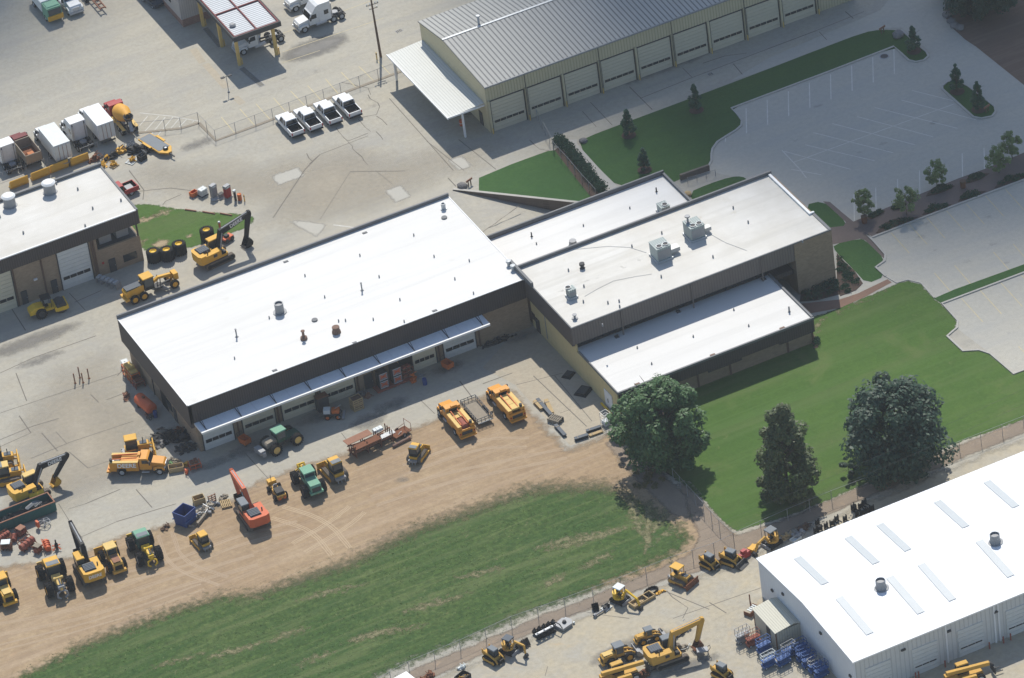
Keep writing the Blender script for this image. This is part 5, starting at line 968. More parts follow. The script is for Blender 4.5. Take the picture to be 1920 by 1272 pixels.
def truck_cab(r, x0, col, style='long', w=2.3, hoodcol=None, roofz=2.75, sleeper=0.0, sleepz=3.7, xb=None):
    """bonneted cab, nose at x0+3.3: hood, fenders, cab, screen, grille, lamps"""
    hw = w/2; n = x0+3.3
    m = MB(); m.prism([(x0+1.55, .95), (n, .75), (n+.02, 1.35), (n-.2, 1.62), (x0+1.55, 1.85)], -hw+.3, hw-.3); h = m.build('hood', hoodcol or col, r)
    for s in (-1, 1): m = MB(); m.prism([(n-1.6, .75), (n-1.45, 1.2), (n-.75, 1.32), (n-.1, 1.15), (n, .7), (n-.25, .7), (n-.45, 1.0), (n-1.15, 1.0), (n-1.35, .7)], min(s*(hw-.35), s*hw), max(s*(hw-.35), s*hw)); m.build('fender', hoodcol or col, r)
    m = MB(); m.box(n+.02, n+.07, -.5, .5, .75, 1.4); m.build('grille', 'chrome', h)
    m = MB(); m.box(n-.05, n+.18, -hw+.05, hw-.05, .4, .72); m.build('bumper', 'chrome' if style == 'long' else 'metal_dark', r)
    for s in (-1, 1): m = MB(); m.box(n-.12, n+.03, s*(hw-.25)-.14, s*(hw-.25)+.14, .92, 1.12); m.build('headlight', 'plastic_white', r)
    m = MB(); m.prism([(x0, .85), (x0+1.58, .85), (x0+1.58, 1.8), (x0+1.2, roofz-.1), (x0+1.0, roofz), (x0, roofz)], -hw+.06, hw-.06); c = m.build('cab', col, r)
    m = MB(); m.prism([(x0+1.6, 1.82), (x0+1.24, roofz-.16), (x0+1.21, roofz-.16), (x0+1.57, 1.82)], -hw+.16, hw-.16)
    for s in (-1, 1): m.prism([(x0+.35, 1.8), (x0+1.35, 1.8), (x0+1.1, roofz-.25), (x0+.35, roofz-.25)], min(s*(hw-.05), s*(hw-.07)), max(s*(hw-.05), s*(hw-.07)))
    if not sleeper: m.box(x0-.03, x0+.01, -hw+.5, hw-.5, 1.9, roofz-.2)
    m.build('window', 'glass', c)
    for s in (-1, 1): m = MB(); m.box(x0+1.35, x0+1.5, min(s*hw, s*(hw+.28)), max(s*hw, s*(hw+.28)), 1.75, 2.3); m.build('mirror', 'metal_dark', c)
    if sleeper:
        m = MB(); m.prism([(x0-sleeper, .85), (x0-.01, .85), (x0-.01, roofz), (x0+1.0, roofz+.02), (x0+.3, sleepz-.2), (x0-.2, sleepz), (x0-sleeper, sleepz)], -hw+.03, hw-.03); s_ = m.build('sleeper', col, r)
        m = MB()
        for s in (-1, 1): m.box(x0-sleeper+.4, x0-sleeper+1.1, min(s*(hw-.01), s*(hw-.05)), max(s*(hw-.01), s*(hw-.05)), 1.9, 2.6)
        m.build('window', 'glass', s_); m = MB(); m.box(x0-sleeper-.05, x0-sleeper-.005, -hw+.2, -hw+.35, 1.0, sleepz-.2); m.box(x0-sleeper-.05, x0-sleeper-.005, hw-.35, hw-.2, 1.0, sleepz-.2); m.build('fairing', 'metal_dark', s_)
    return c
def semi(label, c, f, col='white', sleeper=1.9, sleepz=3.7, group='semi tractors', k=1.0):
    p = at(*c); r = thing('semi_truck', label, 'semi truck', (p.x, p.y, 0), hd(c, f), group)
    truck_chassis(r, -3.7, 3.4, [3.0], [-1.75, -3.05])
    truck_cab(r, .55, col, sleeper=sleeper, sleepz=sleepz, w=2.4)
    m = MB(); m.cyl((-2.4, 0, .95), (-2.4, 0, 1.08), .5, .5, 12); m.box(-2.9, -1.9, -.4, .4, .9, .96); m.build('fifth_wheel', 'metal_grey', r)
    for s in (-1, 1): m = MB(); m.cyl((-.6, s*.98, .68), (1.1, s*.98, .68), .3, .3, 12); m.build('fuel_tank', 'chrome', r)
    m = MB()
    for s in (-1, 1): m.box(-3.75, -1.2, s*.95-.3, s*.95+.3, 1.06, 1.1) if False else None; m.cyl((.55-sleeper-.18, s*.95, .9), (.55-sleeper-.18, s*.95, 3.3), .08, .08, 8)
    m.build('exhaust_stack', 'chrome', r)
    m = MB(); m.box(-3.72, -3.62, -1.1, 1.1, .62, .8); m.build('tail_bar', 'metal_dark', r)
    return r
def box_truck(label, c, f, col='white', L=5.6, cabcol='white', boxmat='white', group='box trucks', skirt=None):
    p = at(*c); r = thing('box_truck', label, 'box truck', (p.x, p.y, 0), hd(c, f), group)
    truck_chassis(r, -3.9, 3.9, [3.3], [-2.2]); truck_cab(r, .95, cabcol, w=2.2, roofz=2.5)
    x1 = .8; x0 = x1-L; m = MB(); m.box(x0, x1, -1.25, 1.25, 1.05, 3.6); m.box(x0-.03, x1+.03, -1.28, 1.28, 3.6, 3.66); b = m.build('cargo_box', boxmat, r)
    m = MB(); m.box(x0-.07, x0-.01, -1.15, 1.15, 1.15, 3.45); d = m.build('rear_door', 'plastic_white', b)
    m = MB()
    for y in (-.6, 0, .6): m.box(x0-.1, x0-.075, y-.03, y+.03, 1.15, 3.45)
    m.build('door_bar', 'rust_light', d)
    m = MB(); m.box(x0-.15, x0-.02, -1.1, 1.1, .55, .75); m.build('bumper', 'metal_dark', r)
    if skirt: m = MB(); m.box(x0-.9, x0-.16, -1.15, 1.15, .75, .95); m.build('lift_gate', skirt, r)
    return r
def service_truck(label, c, f, kind='tank', group='orange service trucks', text=None):
    p = at(*c); r = thing('service_truck', label, 'service truck', (p.x, p.y, 0), hd(c, f), group); col = 'orange_truck'
    truck_chassis(r, -3.7, 3.6, [2.95], [-2.1], 'galv', .5); truck_cab(r, .4, col, 'short', 2.2, roofz=2.6)
    m = MB(); m.box(.2, .55, -.5, .3, 2.62, 2.9); m.build('roof_box', col, r)
    b = MB()
    for s in (-1, 1):
        y0, y1 = sorted((s*.62, s*1.18)); b.box(-3.6, -2.75, y0, y1, .75, 2.05); b.box(-1.45, .25, y0, y1, .75, 2.05); b.box(-2.75, -1.45, y0, y1, 1.2, 2.05)
    b.box(-3.6, .25, -.62, .62, .95, 1.15); b.box(-3.75, -3.6, -1.18, 1.18, .55, 1.6 if kind != 'open' else 1.25); bd = b.build('utility_body', col, r)
    m = MB(); m.box(-4.15, -3.76, -1.15, 1.15, .5, .72); m.build('rear_bumper', col, r)
    m = MB(); m.box(-3.77, -3.755, -.75, .75, .8, 1.3); m.build('tailgate', 'metal_dark', bd)
    for s in (-1, 1): lid = MB(); lid.box(-3.6, .25, min(s*.66, s*1.14), max(s*.66, s*1.14), 2.055, 2.1); lid.build('lid', 'yellow_pale', bd)
    if kind == 'lids':
        for j in range(3): m = MB(); m.box(-3.5+j*1.22, -2.34+j*1.22, -.6, .6, 1.9, 2.16); m.build('cover', 'yellow_pale', bd)
    if kind == 'tank':
        m = MB(); m.cyl((-3.3, 0, 1.6), (-1.6, 0, 1.6), .48, .48, 14); m.build('tank', 'red_worn', r); m = MB(); m.box(-1.2, .1, -.58, .58, 1.16, 1.9); m.build('toolbox', 'yellow_pale', r)
    if kind == 'open':
        m = MB(); m.box(-2.2, .2, -.6, .6, 1.16, 2.0); m.build('tank', col, r); m = MB(); m.box(-3.5, -2.5, -.5, .5, 1.16, 1.6); m.build('compressor', 'steel', r)
    for y in (-.4, .55): m = MB(); m.bar((-3.3, y, 2.15), (.0, y, 2.33), .11, .11); m.build('hose_rail', 'orange', r)
    m = MB(); m.cyl((-3.4, -.75, 2.1), (-3.4, -.75, 2.5), .2, .2, 10); m.build('crane_base', 'metal_dark', r)
    for y in (-1.2, 1.0): m = MB(); m.box(.6, 1.6, y, y+.2, .45, .6); m.build('step', 'galv', r)
    for s in (-1, 1): m = MB(); m.box(-3.9, -3.76, s*1.0-.08, s*1.0+.08, 1.0, 1.15); m.build('tail_lamp', 'lamp_red', r)
    if text: lettering(bd, text, .9, face_y(-1.3, -1.2, 1.62), 'trim_white')
    return r
def pickup(label, c, f, col='white', group=None, bed='black', load=None):
    p = at(*c); r = thing('pickup_truck', label, 'pickup truck', (p.x, p.y, 0), hd(c, f), group)
    for x in (1.85, -1.75):
        for s in (-1, 1): wheel(r, x, s*.82, .4, .27, 'galv')
    m = MB(); m.box(-.75, 2.0, -.98, .98, .42, 1.05); m.prism([(1.1, 1.05), (2.8, 1.0), (2.9, .8), (2.9, .45), (1.1, .45)], -.97, .97); m.box(-2.8, -.75, -.98, -.86, .5, 1.18); m.box(-2.8, -.75, .86, .98, .5, 1.18); m.box(-.9, -.76, -.86, .86, .6, 1.18); b = m.build('body', col, r)
    m = MB(); m.box(-2.74, -.9, -.86, .86, .55, .7); [m.box(-2.74, -.9, y, y+.03, .7, 1.16) for y in (-.86, .83)]; m.box(-.93, -.9, -.83, .83, .7, 1.17); m.build('bed_liner', 'rubber', b)
    m = MB(); m.box(-2.86, -2.74, -.85, .85, .58, 1.17); m.build('tailgate', col, r)
    for x0, x1 in ((-3.0, -2.87), (2.91, 3.02)): m = MB(); m.box(x0, x1, -.95, .95, .42, .61); m.build('bumper', 'black' if x0 < 0 else 'galv', r)
    m = MB(); m.box(-.87, 1.45, -.92, .92, 1.06, 1.86, .1, .62, .13); c_ = m.build('cab', 'glass', r)
    m = MB(); m.box(-.84, .86, -.81, .81, 1.862, 1.95, .06, .1, .06); m.build('roof', col, c_)
    m = MB()
    for x, dx in ((-.02, .02), (-.8, .06), (1.36, -.56)):
        for s in (-1, 1): m.bar((x, s*.92, 1.06), (x+dx, s*.795, 1.88), .13, .1)
    m.build('pillar', col, c_)
    for s in (-1, 1):
        m = MB(); m.box(2.82, 2.93, s*.75-.15, s*.75+.15, .7, .9); m.build('headlight', 'plastic_white', r)
        m = MB(); m.box(-2.9, -2.8, s*.9-.07, s*.9+.07, .75, 1.1); m.build('tail_light', 'lamp_red', r)
    r.scale = (1.05, 1.05, 1.05)
    if load: m = MB(); m.box(-2.3, -1.3, -.55, .55, .67, .95); m.build('load', load, r)
    return r
# small goods
def crate(label, c, rz, sx, sy, sz, mat, name='crate', cat='crate', slats=True, group=None, inside=None, z=0):
    p = at(c[0], c[1], z) if len(c) == 2 else Vector(c); r = thing(name, label, cat, (p.x, p.y, p.z), rz, group); m = MB(); t = .07
    m.box(-sx/2, sx/2, -sy/2, sy/2, .05, .12)
    for s in (-1, 1):
        m.box(-sx/2, sx/2, min(s*sy/2, s*(sy/2-t)), max(s*sy/2, s*(sy/2-t)), .12, sz); m.box(min(s*sx/2, s*(sx/2-t)), max(s*sx/2, s*(sx/2-t)), -sy/2+t, sy/2-t, .12, sz)
    m.build('side', mat, r); m = MB()
    for x in (-sx/2+.1, 0, sx/2-.1): m.box(x-.06, x+.06, -sy/2, sy/2, 0, .05)
    m.build('skid', mat, r)
    if inside: m = MB(); random_bits(m, sx*.8, sy*.8, sz*.8, 9, .13); m.build('contents', inside, r)
    return r
def random_bits(m, sx, sy, h, n, s, bars=True):
    for k in range(n):
        x, y, z = random.uniform(-sx/2, sx/2), random.uniform(-sy/2, sy/2), random.uniform(.1, h)
        if bars and random.random() < .6:
            a = random.uniform(0, 6.28); L = random.uniform(.8, 2.6)*s*2.2; b = Vector((x+math.cos(a)*L, y+math.sin(a)*L, max(.05, z+random.uniform(-.3, .3)*h))); b.x = max(-sx/2, min(sx/2, b.x)); b.y = max(-sy/2, min(sy/2, b.y)); m.bar((x, y, z), b, s*.35, s*.35)
        else:
            q = s*random.uniform(.5, 1.3); m.M = Matrix.Translation((x, y, z*.6)) @ Matrix.Rotation(random.uniform(0, 3), 4, Vector((random.random(), random.random(), 1)).normalized()); m.box(-q, q, -q*.7, q*.7, -q*.4, q*.4); m.M = None
def heap(label, c, rz, sx, sy, h, mat, n=30, s=.25, name='scrap_heap', cat='scrap heap', group=None, mat2=None):
    p = at(*c); r = thing(name, label, cat, (p.x, p.y, 0), rz, group)
    m = MB(); 
    for k in range(n//2):
        x, y = random.gauss(0, sx*.22), random.gauss(0, sy*.22); zz = h*max(.1, 1-(2*x/sx)**2-(2*y/sy)**2)
        q = s*random.uniform(.7, 1.5); m.M = Matrix.Translation((x, y, zz*random.uniform(.3, .9))) @ Matrix.Rotation(random.uniform(0, 3), 4, Vector((random.random()-.5, random.random()-.5, 1)).normalized()); m.box(-q, q, -q*.6, q*.6, -q*.35, q*.35)
    m.M = None; m.slab([(sx*.42*math.cos(a), sy*.42*math.sin(a)) for a in [k*.7854 for k in range(8)]], 0, h*.25); m.build('pieces', mat, r)
    m = MB(); random_bits(m, sx, sy, h, n//2, s); m.build('bars', mat2 or mat, r); return r
def pallet(label, c, rz, group=None, n=1, mat='wood', name='pallet', sx=1.2, sy=1.0):
    p = at(*c); r = thing(name, label, 'pallet', (p.x, p.y, 0), rz, group)
    for j in range(n):
        z = j*.15; m = MB()
        for k in range(6): x = -sx/2+sx*(k+.5)/6; m.box(x-.07, x+.07, -sy/2, sy/2, z+.11, z+.14)
        m.build('deck', mat, r); m = MB()
        for y in (-sy/2+.06, 0, sy/2-.06): m.box(-sx/2, sx/2, y-.05, y+.05, z, z+.11)
        m.build('runner', mat, r)
    return r
def bucket_thing(label, c, rz, w, s, mat='metal_dark', group=None, flip=1):
    p = at(*c); r = thing('digging_bucket', label, 'digging bucket', (p.x, p.y, 0), rz, group)
    bucket_mb(Matrix.Translation((0, 0, 1.1*s)), w, s, 4, flip).build('shell', mat, r); m = MB()
    for y in (-.15, .11): m = MB(); m.prism([(-.3*s, 1.1*s), (.15*s, 1.15*s), (.1*s, 1.45*s), (-.15*s, 1.45*s)], y, y+.05); m.build('ear', mat, r)
    return r
def barrel(label, c, mat, r=.3, h=.9, group=None, name='barrel', cat='barrel'):
    p = at(*c) if len(c) == 2 else Vector(c); o = thing(name, label, cat, (p.x, p.y, 0), 0, group); m = MB()
    m.lathe([(0, r*.96), (h*.3, r*.96), (h*.33, r*1.02), (h*.36, r*.96), (h*.64, r*.96), (h*.67, r*1.02), (h*.7, r*.96), (h, r*.96), (h, r*.9), (h-.03, r*.88), (h-.03, 0)], (0, 0, 0), (0, 0, 1), 14); m.build('drum', mat, o)
    m = MB(); m.cyl((r*.4, 0, h-.03), (r*.4, 0, h+.02), .05, .05, 8); m.build('bung', 'metal_dark', o); return o
def ibc(label, c, rz=0.0):
    p = at(*c); o = thing('liquid_tank', label, 'liquid tank', (p.x, p.y, 0), rz, 'white plastic tanks'); m = MB(); m.box(-.55, .55, -.45, .45, .15, 1.1, .03, .03, .03); m.cyl((0, 0, 1.1), (0, 0, 1.16), .12, .12, 8); m.build('tank', 'plastic_white', o)
    m = MB()
    for z in (.2, .5, .8, 1.1):
        m.tube([(-.6, -.5, z), (.6, -.5, z), (.6, .5, z), (-.6, .5, z), (-.6, -.5, z)], .015, 4)
    for x in (-.6, -.2, .2, .6):
        m.tube([(x, -.5, .1), (x, -.5, 1.12)], .015, 4); m.tube([(x, .5, .1), (x, .5, 1.12)], .015, 4)
    m.build('cage', 'galv', o); m = MB(); m.box(-.6, .6, -.5, .5, 0, .12); m.build('pallet_base', 'metal_dark', o); return o
# ------------------------------------------------------------------ plants
def tree(label, c, h, r, shape, mat, n, ls, name='tree', trunk_r=.2, base=.12, group=None, seed=1, clumps=40, mat2=None, cat='tree', gap=0.0):
    rng = random.Random(seed); p = at(*c) if len(c) == 2 else Vector(c); o = thing(name, label, cat, (p.x, p.y, 0), rng.uniform(0, 6), group)
    m = MB(); top = h*.8; pts = [Vector((0, 0, 0))]
    for k in range(1, 6): pts.append(Vector((rng.uniform(-.1, .1)*r*.4, rng.uniform(-.1, .1)*r*.4, top*k/5)))
    for k in range(5): m.cyl(pts[k], pts[k+1], trunk_r*(1-.17*k), trunk_r*(1-.17*(k+1)), 8)
    for k in range(8):
        a = rng.uniform(0, 6.28); z = h*rng.uniform(base+.08, .7); s = pts[min(4, int(z/top*5))]; e = Vector((math.cos(a)*r*.7, math.sin(a)*r*.7, min(h*.95, z+r*.5))); b = Vector((s.x, s.y, z))
        m.cyl(b, b.lerp(e, .5)+Vector((0, 0, .1*r)), trunk_r*.35, trunk_r*.2, 6); m.cyl(b.lerp(e, .5)+Vector((0, 0, .1*r)), e, trunk_r*.2, trunk_r*.07, 5)
    m.build('trunk', 'bark', o)
    def env(t):
        if shape == 'round': return max(.15, math.sin(math.pi*min(1, max(0, .1+.86*t)))**.6)
        if shape == 'oval': return max(.1, min(1, .62+1.7*t)*(1-t)**.46*1.06)
        return max(.04, (1-t)**.8*(.55+.45*min(1, t*6)))
    mb = MB(); V = mb.v; F = mb.f; cl = []
    for i in range(clumps):
        t = (i+rng.random())/clumps; a = rng.uniform(0, 6.283); e = env(t); rr = r*e*math.sqrt(rng.uniform(.05, 1.0))*.84*(1 if shape == 'cone' else 1+.13*math.sin(3*a+seed)+.09*math.sin(5*a+2*seed+4*t))
        cl.append((rr*math.cos(a), rr*math.sin(a), h*(base+(1-base)*t*.94), r*rng.uniform(.15, .27)*(.5+.5*e) if shape != 'cone' else r*rng.uniform(.2, .36)*(.35+.65*e)))
    F2 = []
    for i in range(n):
        x, y, z, q = cl[rng.randrange(len(cl))] if rng.random() > gap else cl[0]
        d = Vector((rng.gauss(0, 1), rng.gauss(0, 1), rng.gauss(0, 1)*.8)).normalized(); d *= q*rng.uniform(.55, 1.12)
        c0 = Vector((x, y, z))+d; nn = (d.normalized()+Vector((rng.uniform(-.7, .7), rng.uniform(-.7, .7), rng.uniform(.3, 1.5)))).normalized(); u = nn.orthogonal().normalized(); w = nn.cross(u); a = rng.uniform(0, 6.28); u, w = u*math.cos(a)+w*math.sin(a), w*math.cos(a)-u*math.sin(a)
        s = ls*rng.uniform(.6, 1.25); b = len(V); V += [tuple(c0-u*s), tuple(c0-w*s*.55), tuple(c0+u*s), tuple(c0+w*s*.55)]; F.append((b, b+1, b+2, b+3))
    mb.build('crown', mat, o); return o
def shrubs(label, pts, h, n, ls, mat, name='shrub_bed', group=None, seed=2, cat='shrub bed', z0=0.0, rr=.45, soil=True):
    """low planting over an outline (world points)"""
    rng = random.Random(seed); c = sum((Vector((p[0], p[1], 0)) for p in pts), Vector())/len(pts); o = thing(name, label, cat, (c.x, c.y, 0), 0, group)
    if soil: m = MB(); m.slab([(p[0]-c.x, p[1]-c.y) for p in pts], .018, .06); m.build('soil', 'mulch', o)
    a = np.array([(p[0], p[1]) for p in pts]); lo, hi = a.min(0), a.max(0); mb = MB(); V, F = mb.v, mb.f; cl = []
    while len(cl) < max(6, n//45):
        q = np.array([[rng.uniform(lo[0], hi[0]), rng.uniform(lo[1], hi[1])]])
        if sdist(q, pts)[0] > rr*.5: cl.append((q[0][0]-c.x, q[0][1]-c.y, h*rng.uniform(.3, .75), rr*rng.uniform(.7, 1.3)))
    for i in range(n):
        x, y, z, q = cl[rng.randrange(len(cl))]; d = Vector((rng.gauss(0, 1), rng.gauss(0, 1), rng.gauss(0, .8))).normalized()*q*rng.uniform(.5, 1.1); c0 = Vector((x, y, z))+d*Vector((1, 1, h/1.2)).to_tuple()[0]
        c0.z = max(.06, z+d.z*h*.7); u = Vector((rng.gauss(0, 1), rng.gauss(0, 1), rng.gauss(0, .6))).normalized(); w = u.orthogonal().normalized(); s = ls*rng.uniform(.6, 1.3); b = len(V); V += [tuple(c0-u*s), tuple(c0-w*s*.6), tuple(c0+u*s), tuple(c0+w*s*.6)]; F.append((b, b+1, b+2, b+3))
    mb.build('leaves', mat, o); return o
def fence(label, pts, h, step=3.0, name='chain_link_fence', post='metal_grey', rail=True, cover=True, group=None, cat='fence'):
    o = thing(name, label, cat, (pts[0].x, pts[0].y, 0), 0, group); base = Vector((pts[0].x, pts[0].y, 0)); R = MB(); K = MB()
    for a, b in zip(pts, pts[1:]):
        a, b = Vector((a.x, a.y, 0))-base, Vector((b.x, b.y, 0))-base; n = max(1, round((b-a).length/step))
        for k in range(n+1):
            if k == 0 and a.length > .01: continue
            q = a.lerp(b, k/n); m = MB(); m.cyl((q.x, q.y, 0), (q.x, q.y, h+.05), .038, .038, 6); m.build('post', post, o)
        R.cyl((a.x, a.y, h), (b.x, b.y, h), .025, .025, 5); K.add([(a.x, a.y, .05), (b.x, b.y, .05), (b.x, b.y, h-.03), (a.x, a.y, h-.03)], [(0, 1, 2, 3)])
    if rail: R.build('rail', post, o)
    if cover: K.build('wire_mesh', 'chain_link', o)
    return o
# ------------------------------------------------------------------ machines in the yard
excavator('large yellow excavator with black boom and bucket on the concrete beside the four big tyres', (405, 489), 7.6, 'yellow', 'black', 'black', [(.52, 1.5), (1.45, 4.2), (6.1, 5.05)], (5.1, 1.35), 1.15, roof='yellow', text='DEERE')
excavator('yellow excavator with black boom and yellow bucket behind the long green dumpster', (60, 930), 4, 'yellow', 'black', 'yellow', [(.5, 1.5), (1.95, 3.95), (5.75, 3.9)], (3.5, 1.35), 1.1, roof='yellow_pale', size=.95, text='DEERE')
excavator('yellow excavator facing away in the dirt with its black boom raised towards the yard', (169, 1078), 86, 'yellow', 'black', 'black', [(.4, 1.5), (1.2, 3.9), (5.7, 4.45)], (4.2, 1.3), 1.0, roof='yellow', rear_text='DEERE')
excavator('orange-red excavator facing away in the dirt with red boom and black engine cover', (476, 976), 88, 'orange_red', 'orange_red', 'black', [(.4, 1.5), (2.1, 3.5), (6.4, 3.85)], (4.8, 1.2), 1.0, roof='roof_grey')
excavator('yellow excavator with yellow boom and rusty bucket on the rental lot at the bottom', (1254, 1238), -3.5, 'yellow_cat', 'yellow_cat', 'rust', [(.3, 1.6), (.95, 3.8), (4.85, 4.35)], (3.9, 1.4), 1.05, roof='roof_grey', size=.95)
dozer('yellow bulldozer facing right beside the orange lettered service truck', (258, 851), -16, k=1.0, bw=2.9)
dozer('yellow bulldozer at the left edge with black brush cage over its cab', (4, 873), -16, cage=True)
dozer('yellow bulldozer at the left edge behind the black-boomed excavator', (18, 902), -14, roof='yellow_pale', roof2='roof_grey')
dozer('small yellow-roofed bulldozer in the dirt below the blue dumpster', (381, 1023), 92, roof='yellow', k=.78, bw=2.8)
dozer('yellow bulldozer with grey roof panel and bare steel tracks beside the green skidder', (629, 892), 91, roof='yellow', roof2='roof_grey', k=1.02)
dozer('small yellow bulldozer turned half right below the rusty lumber rack', (783, 859), 41, roof='yellow', roof2='roof_grey', k=.82, bw=2.6)
dozer('yellow bulldozer with open canopy and rusty blade by the bottom fence', (1277, 1091), -66, 'yellow_cat', 'yellow', .82, rops=True, blade='rust', bw=3.0)
skidder('yellow log skidder with grey and yellow roof and pointed rear arch in the dirt', (106, 1096), 84, 'yellow', 'yellow', 'yellow_pale', 1.16, roof2='roof_grey')
skidder('green log skidder with pale green roof and yellow grapple behind', (273, 1039), 86, 'green_dark', 'green_pale', 'yellow_bright', 1.06, roof2='roof_grey', rim='metal_grey')
skidder('green log skidder facing the camera with yellow grapple raised behind it', (580, 913), -92, 'green_pale', 'green_pale', 'yellow_bright', 1.0, big_hood=True, rim='metal_dark', front='none')
skidder('dark green tractor standing in the shade before the workshop doors', (530, 836), 189, 'green_dark', 'green_pale', 'green_dark', .95, hood='wood_grey', front='attachment', cat='tractor', arch=False, rim='yellow_pale')
loader('faded yellow wheel loader with wide front blade between excavator and green skidder', (213, 1058), 87, 1.0)
loader('yellow wheel loader cut off by the left edge, engine grille towards us', (8, 1117), 87, 1.05, 'yellow', 'yellow', rear_hood='yellow_pale')
loader('yellow backhoe loader with grey roof and raised bucket on the rental lot', (1160, 1238), -4, .82, 'yellow_cat', 'roof_grey', 'bucket', name='backhoe_loader', cat='backhoe loader', rear_hood='yellow_pale')
loader('small yellow loader with grey canopy roof behind the yellow excavator', (1216, 1201), -6, .62, 'yellow_cat', 'roof_grey', 'bucket', rear_hood='yellow_cat')

# motor grader
p = at(284, 549); G = thing('motor_grader', 'yellow motor grader parked between the brick garage and the workshop', 'motor grader', (p.x, p.y, 0), rad(3))
for x in (-2.9, -1.5): [wheel(G, x, s*1.0, .62, .42, 'yellow', True) for s in (-1, 1)]
for s in (-1, 1): wheel(G, 3.2, s*1.05, .62, .42, 'yellow', True)
m = MB(); m.prism([(-3.9, 1.0), (-1.2, 1.0), (-1.2, 2.2), (-3.7, 2.05), (-3.95, 1.8)], -.7, .7); m.build('engine_cover', 'yellow', G); m = MB(); m.box(-3.75, -1.3, -.62, .62, 2.1, 2.24); m.build('hood_grille', 'steel_blue', G)
m = MB(); m.box(-4.2, -3.6, -1.0, 1.0, .7, 1.0); m.box(-2.9, -1.5, -.9, -.6, .5, .8); m.box(-2.9, -1.5, .6, .9, .5, .8); m.build('chassis', 'yellow', G)
cab(G, -1.1, .35, -.78, .78, 1.1, 2.95, 'black', 'yellow', over=.14)
m = MB(); limb(m, [(.3, 1.5), (1.3, 2.0), (3.1, 1.75), (3.3, 1.1)], [.4, .36, .4, .5], .2); m.build('goose_neck', 'yellow', G); m = MB(); m.bar((3.2, -1.0, .75), (3.2, 1.0, .75), .25, .25); m.box(3.4, 4.1, -.6, .6, .9, 1.9); m.build('front_frame', 'yellow', G)
m = MB(); m.bar((3.1, 0, .9), (1.0, 0, .7), .25, .2); m.cyl((1.2, 0, .6), (1.2, 0, .75), .75, .75, 14); m.cyl((1.4, -.5, 2.1), (1.3, -.6, .8), .07, .07, 6); m.cyl((1.4, .5, 2.1), (1.3, .6, .8), .07, .07, 6); m.build('circle', 'metal_dark', G)
m = MB(Matrix.Translation((1.2, 0, 0)) @ Matrix.Rotation(.5, 4, 'Z')); m.prism([(.1, .1), (.2, .15), (.05, .4), (.15, .72), (.05, .72), (-.06, .4)], -1.7, 1.7); m.build('blade', 'metal_grey', G)
# soil roller
p = at(94, 586); G = thing('road_roller', 'bright yellow soil roller with black drum before the brick garage', 'road roller', (p.x, p.y, 0), rad(-6))
for s in (-1, 1): wheel(G, -1.35, s*.85, .75, .55, 'metal_dark', True)
m = MB(); m.cyl((1.55, -1.0, .75), (1.55, 1.0, .75), .75, .75, 24); m.build('drum', 'metal_dark', G)
m = MB(); m.box(.6, .85, -1.15, 1.15, .55, 1.2); m.box(2.3, 2.5, -1.15, 1.15, .55, 1.2); m.box(.85, 2.3, -1.18, -1.04, .5, 1.05); m.box(.85, 2.3, 1.04, 1.18, .5, 1.05); m.build('drum_frame', 'yellow_bright', G)
m = MB(); m.box(.87, 2.28, -.98, .98, 1.22, 1.34); m.build('drum_cover', 'metal_dark', G)
m = MB(); m.prism([(-2.9, .8), (-.8, .8), (-.8, 1.7), (-2.0, 1.75), (-2.85, 1.4)], -.75, .75); m.build('engine_cover', 'yellow_bright', G); m = MB(); m.box(-.8, .55, -.6, .6, .75, 1.1); m.build('chassis', 'yellow_bright', G)
canopy(G, -.9, .3, -.65, .65, 1.1, 2.7, 'black', 'black')
# compact roller in the dirt
p = at(520, 926); G = thing('compact_tractor', 'small worn yellow machine with black bonnet between red excavator and green skidder', 'compact machine', (p.x, p.y, 0), rad(88))
for x, s, q in [(-1.3, -1, .42), (-1.3, 1, .42), (1.0, -1, .38), (1.0, 1, .38)]: wheel(G, x, s*.75, q, .36, 'metal_grey', True)
m = MB(); m.box(-1.9, .1, -.62, .62, .45, .95); m.box(.1, 1.8, -.4, .4, .45, .75); m.build('chassis', 'yellow_cat', G); m = MB(); m.prism([(-1.7, .96), (-.3, .96), (-.35, 1.35), (-1.6, 1.3)], -.55, .55); m.build('hood', 'black', G)
m = MB(); m.box(1.3, 2.1, -.55, .55, .5, 1.2); m.build('front_body', 'yellow', G); m = MB(); m.box(.3, .7, -.25, .25, .75, 1.0); m.box(.25, .36, -.25, .25, 1.0, 1.4); m.build('seat', 'metal_grey', G); m = MB(); m.cyl((1.5, .1, 1.2), (1.5, .1, 2.1), .04); m.build('exhaust', 'metal_dark', G)
m = MB(); m.cyl((-1.9, -.5, .55), (-1.9, -.2, .55), .22, .22); m.cyl((-1.9, .2, .55), (-1.9, .5, .55), .22, .22); m.build('rear_lamp', 'orange', G)
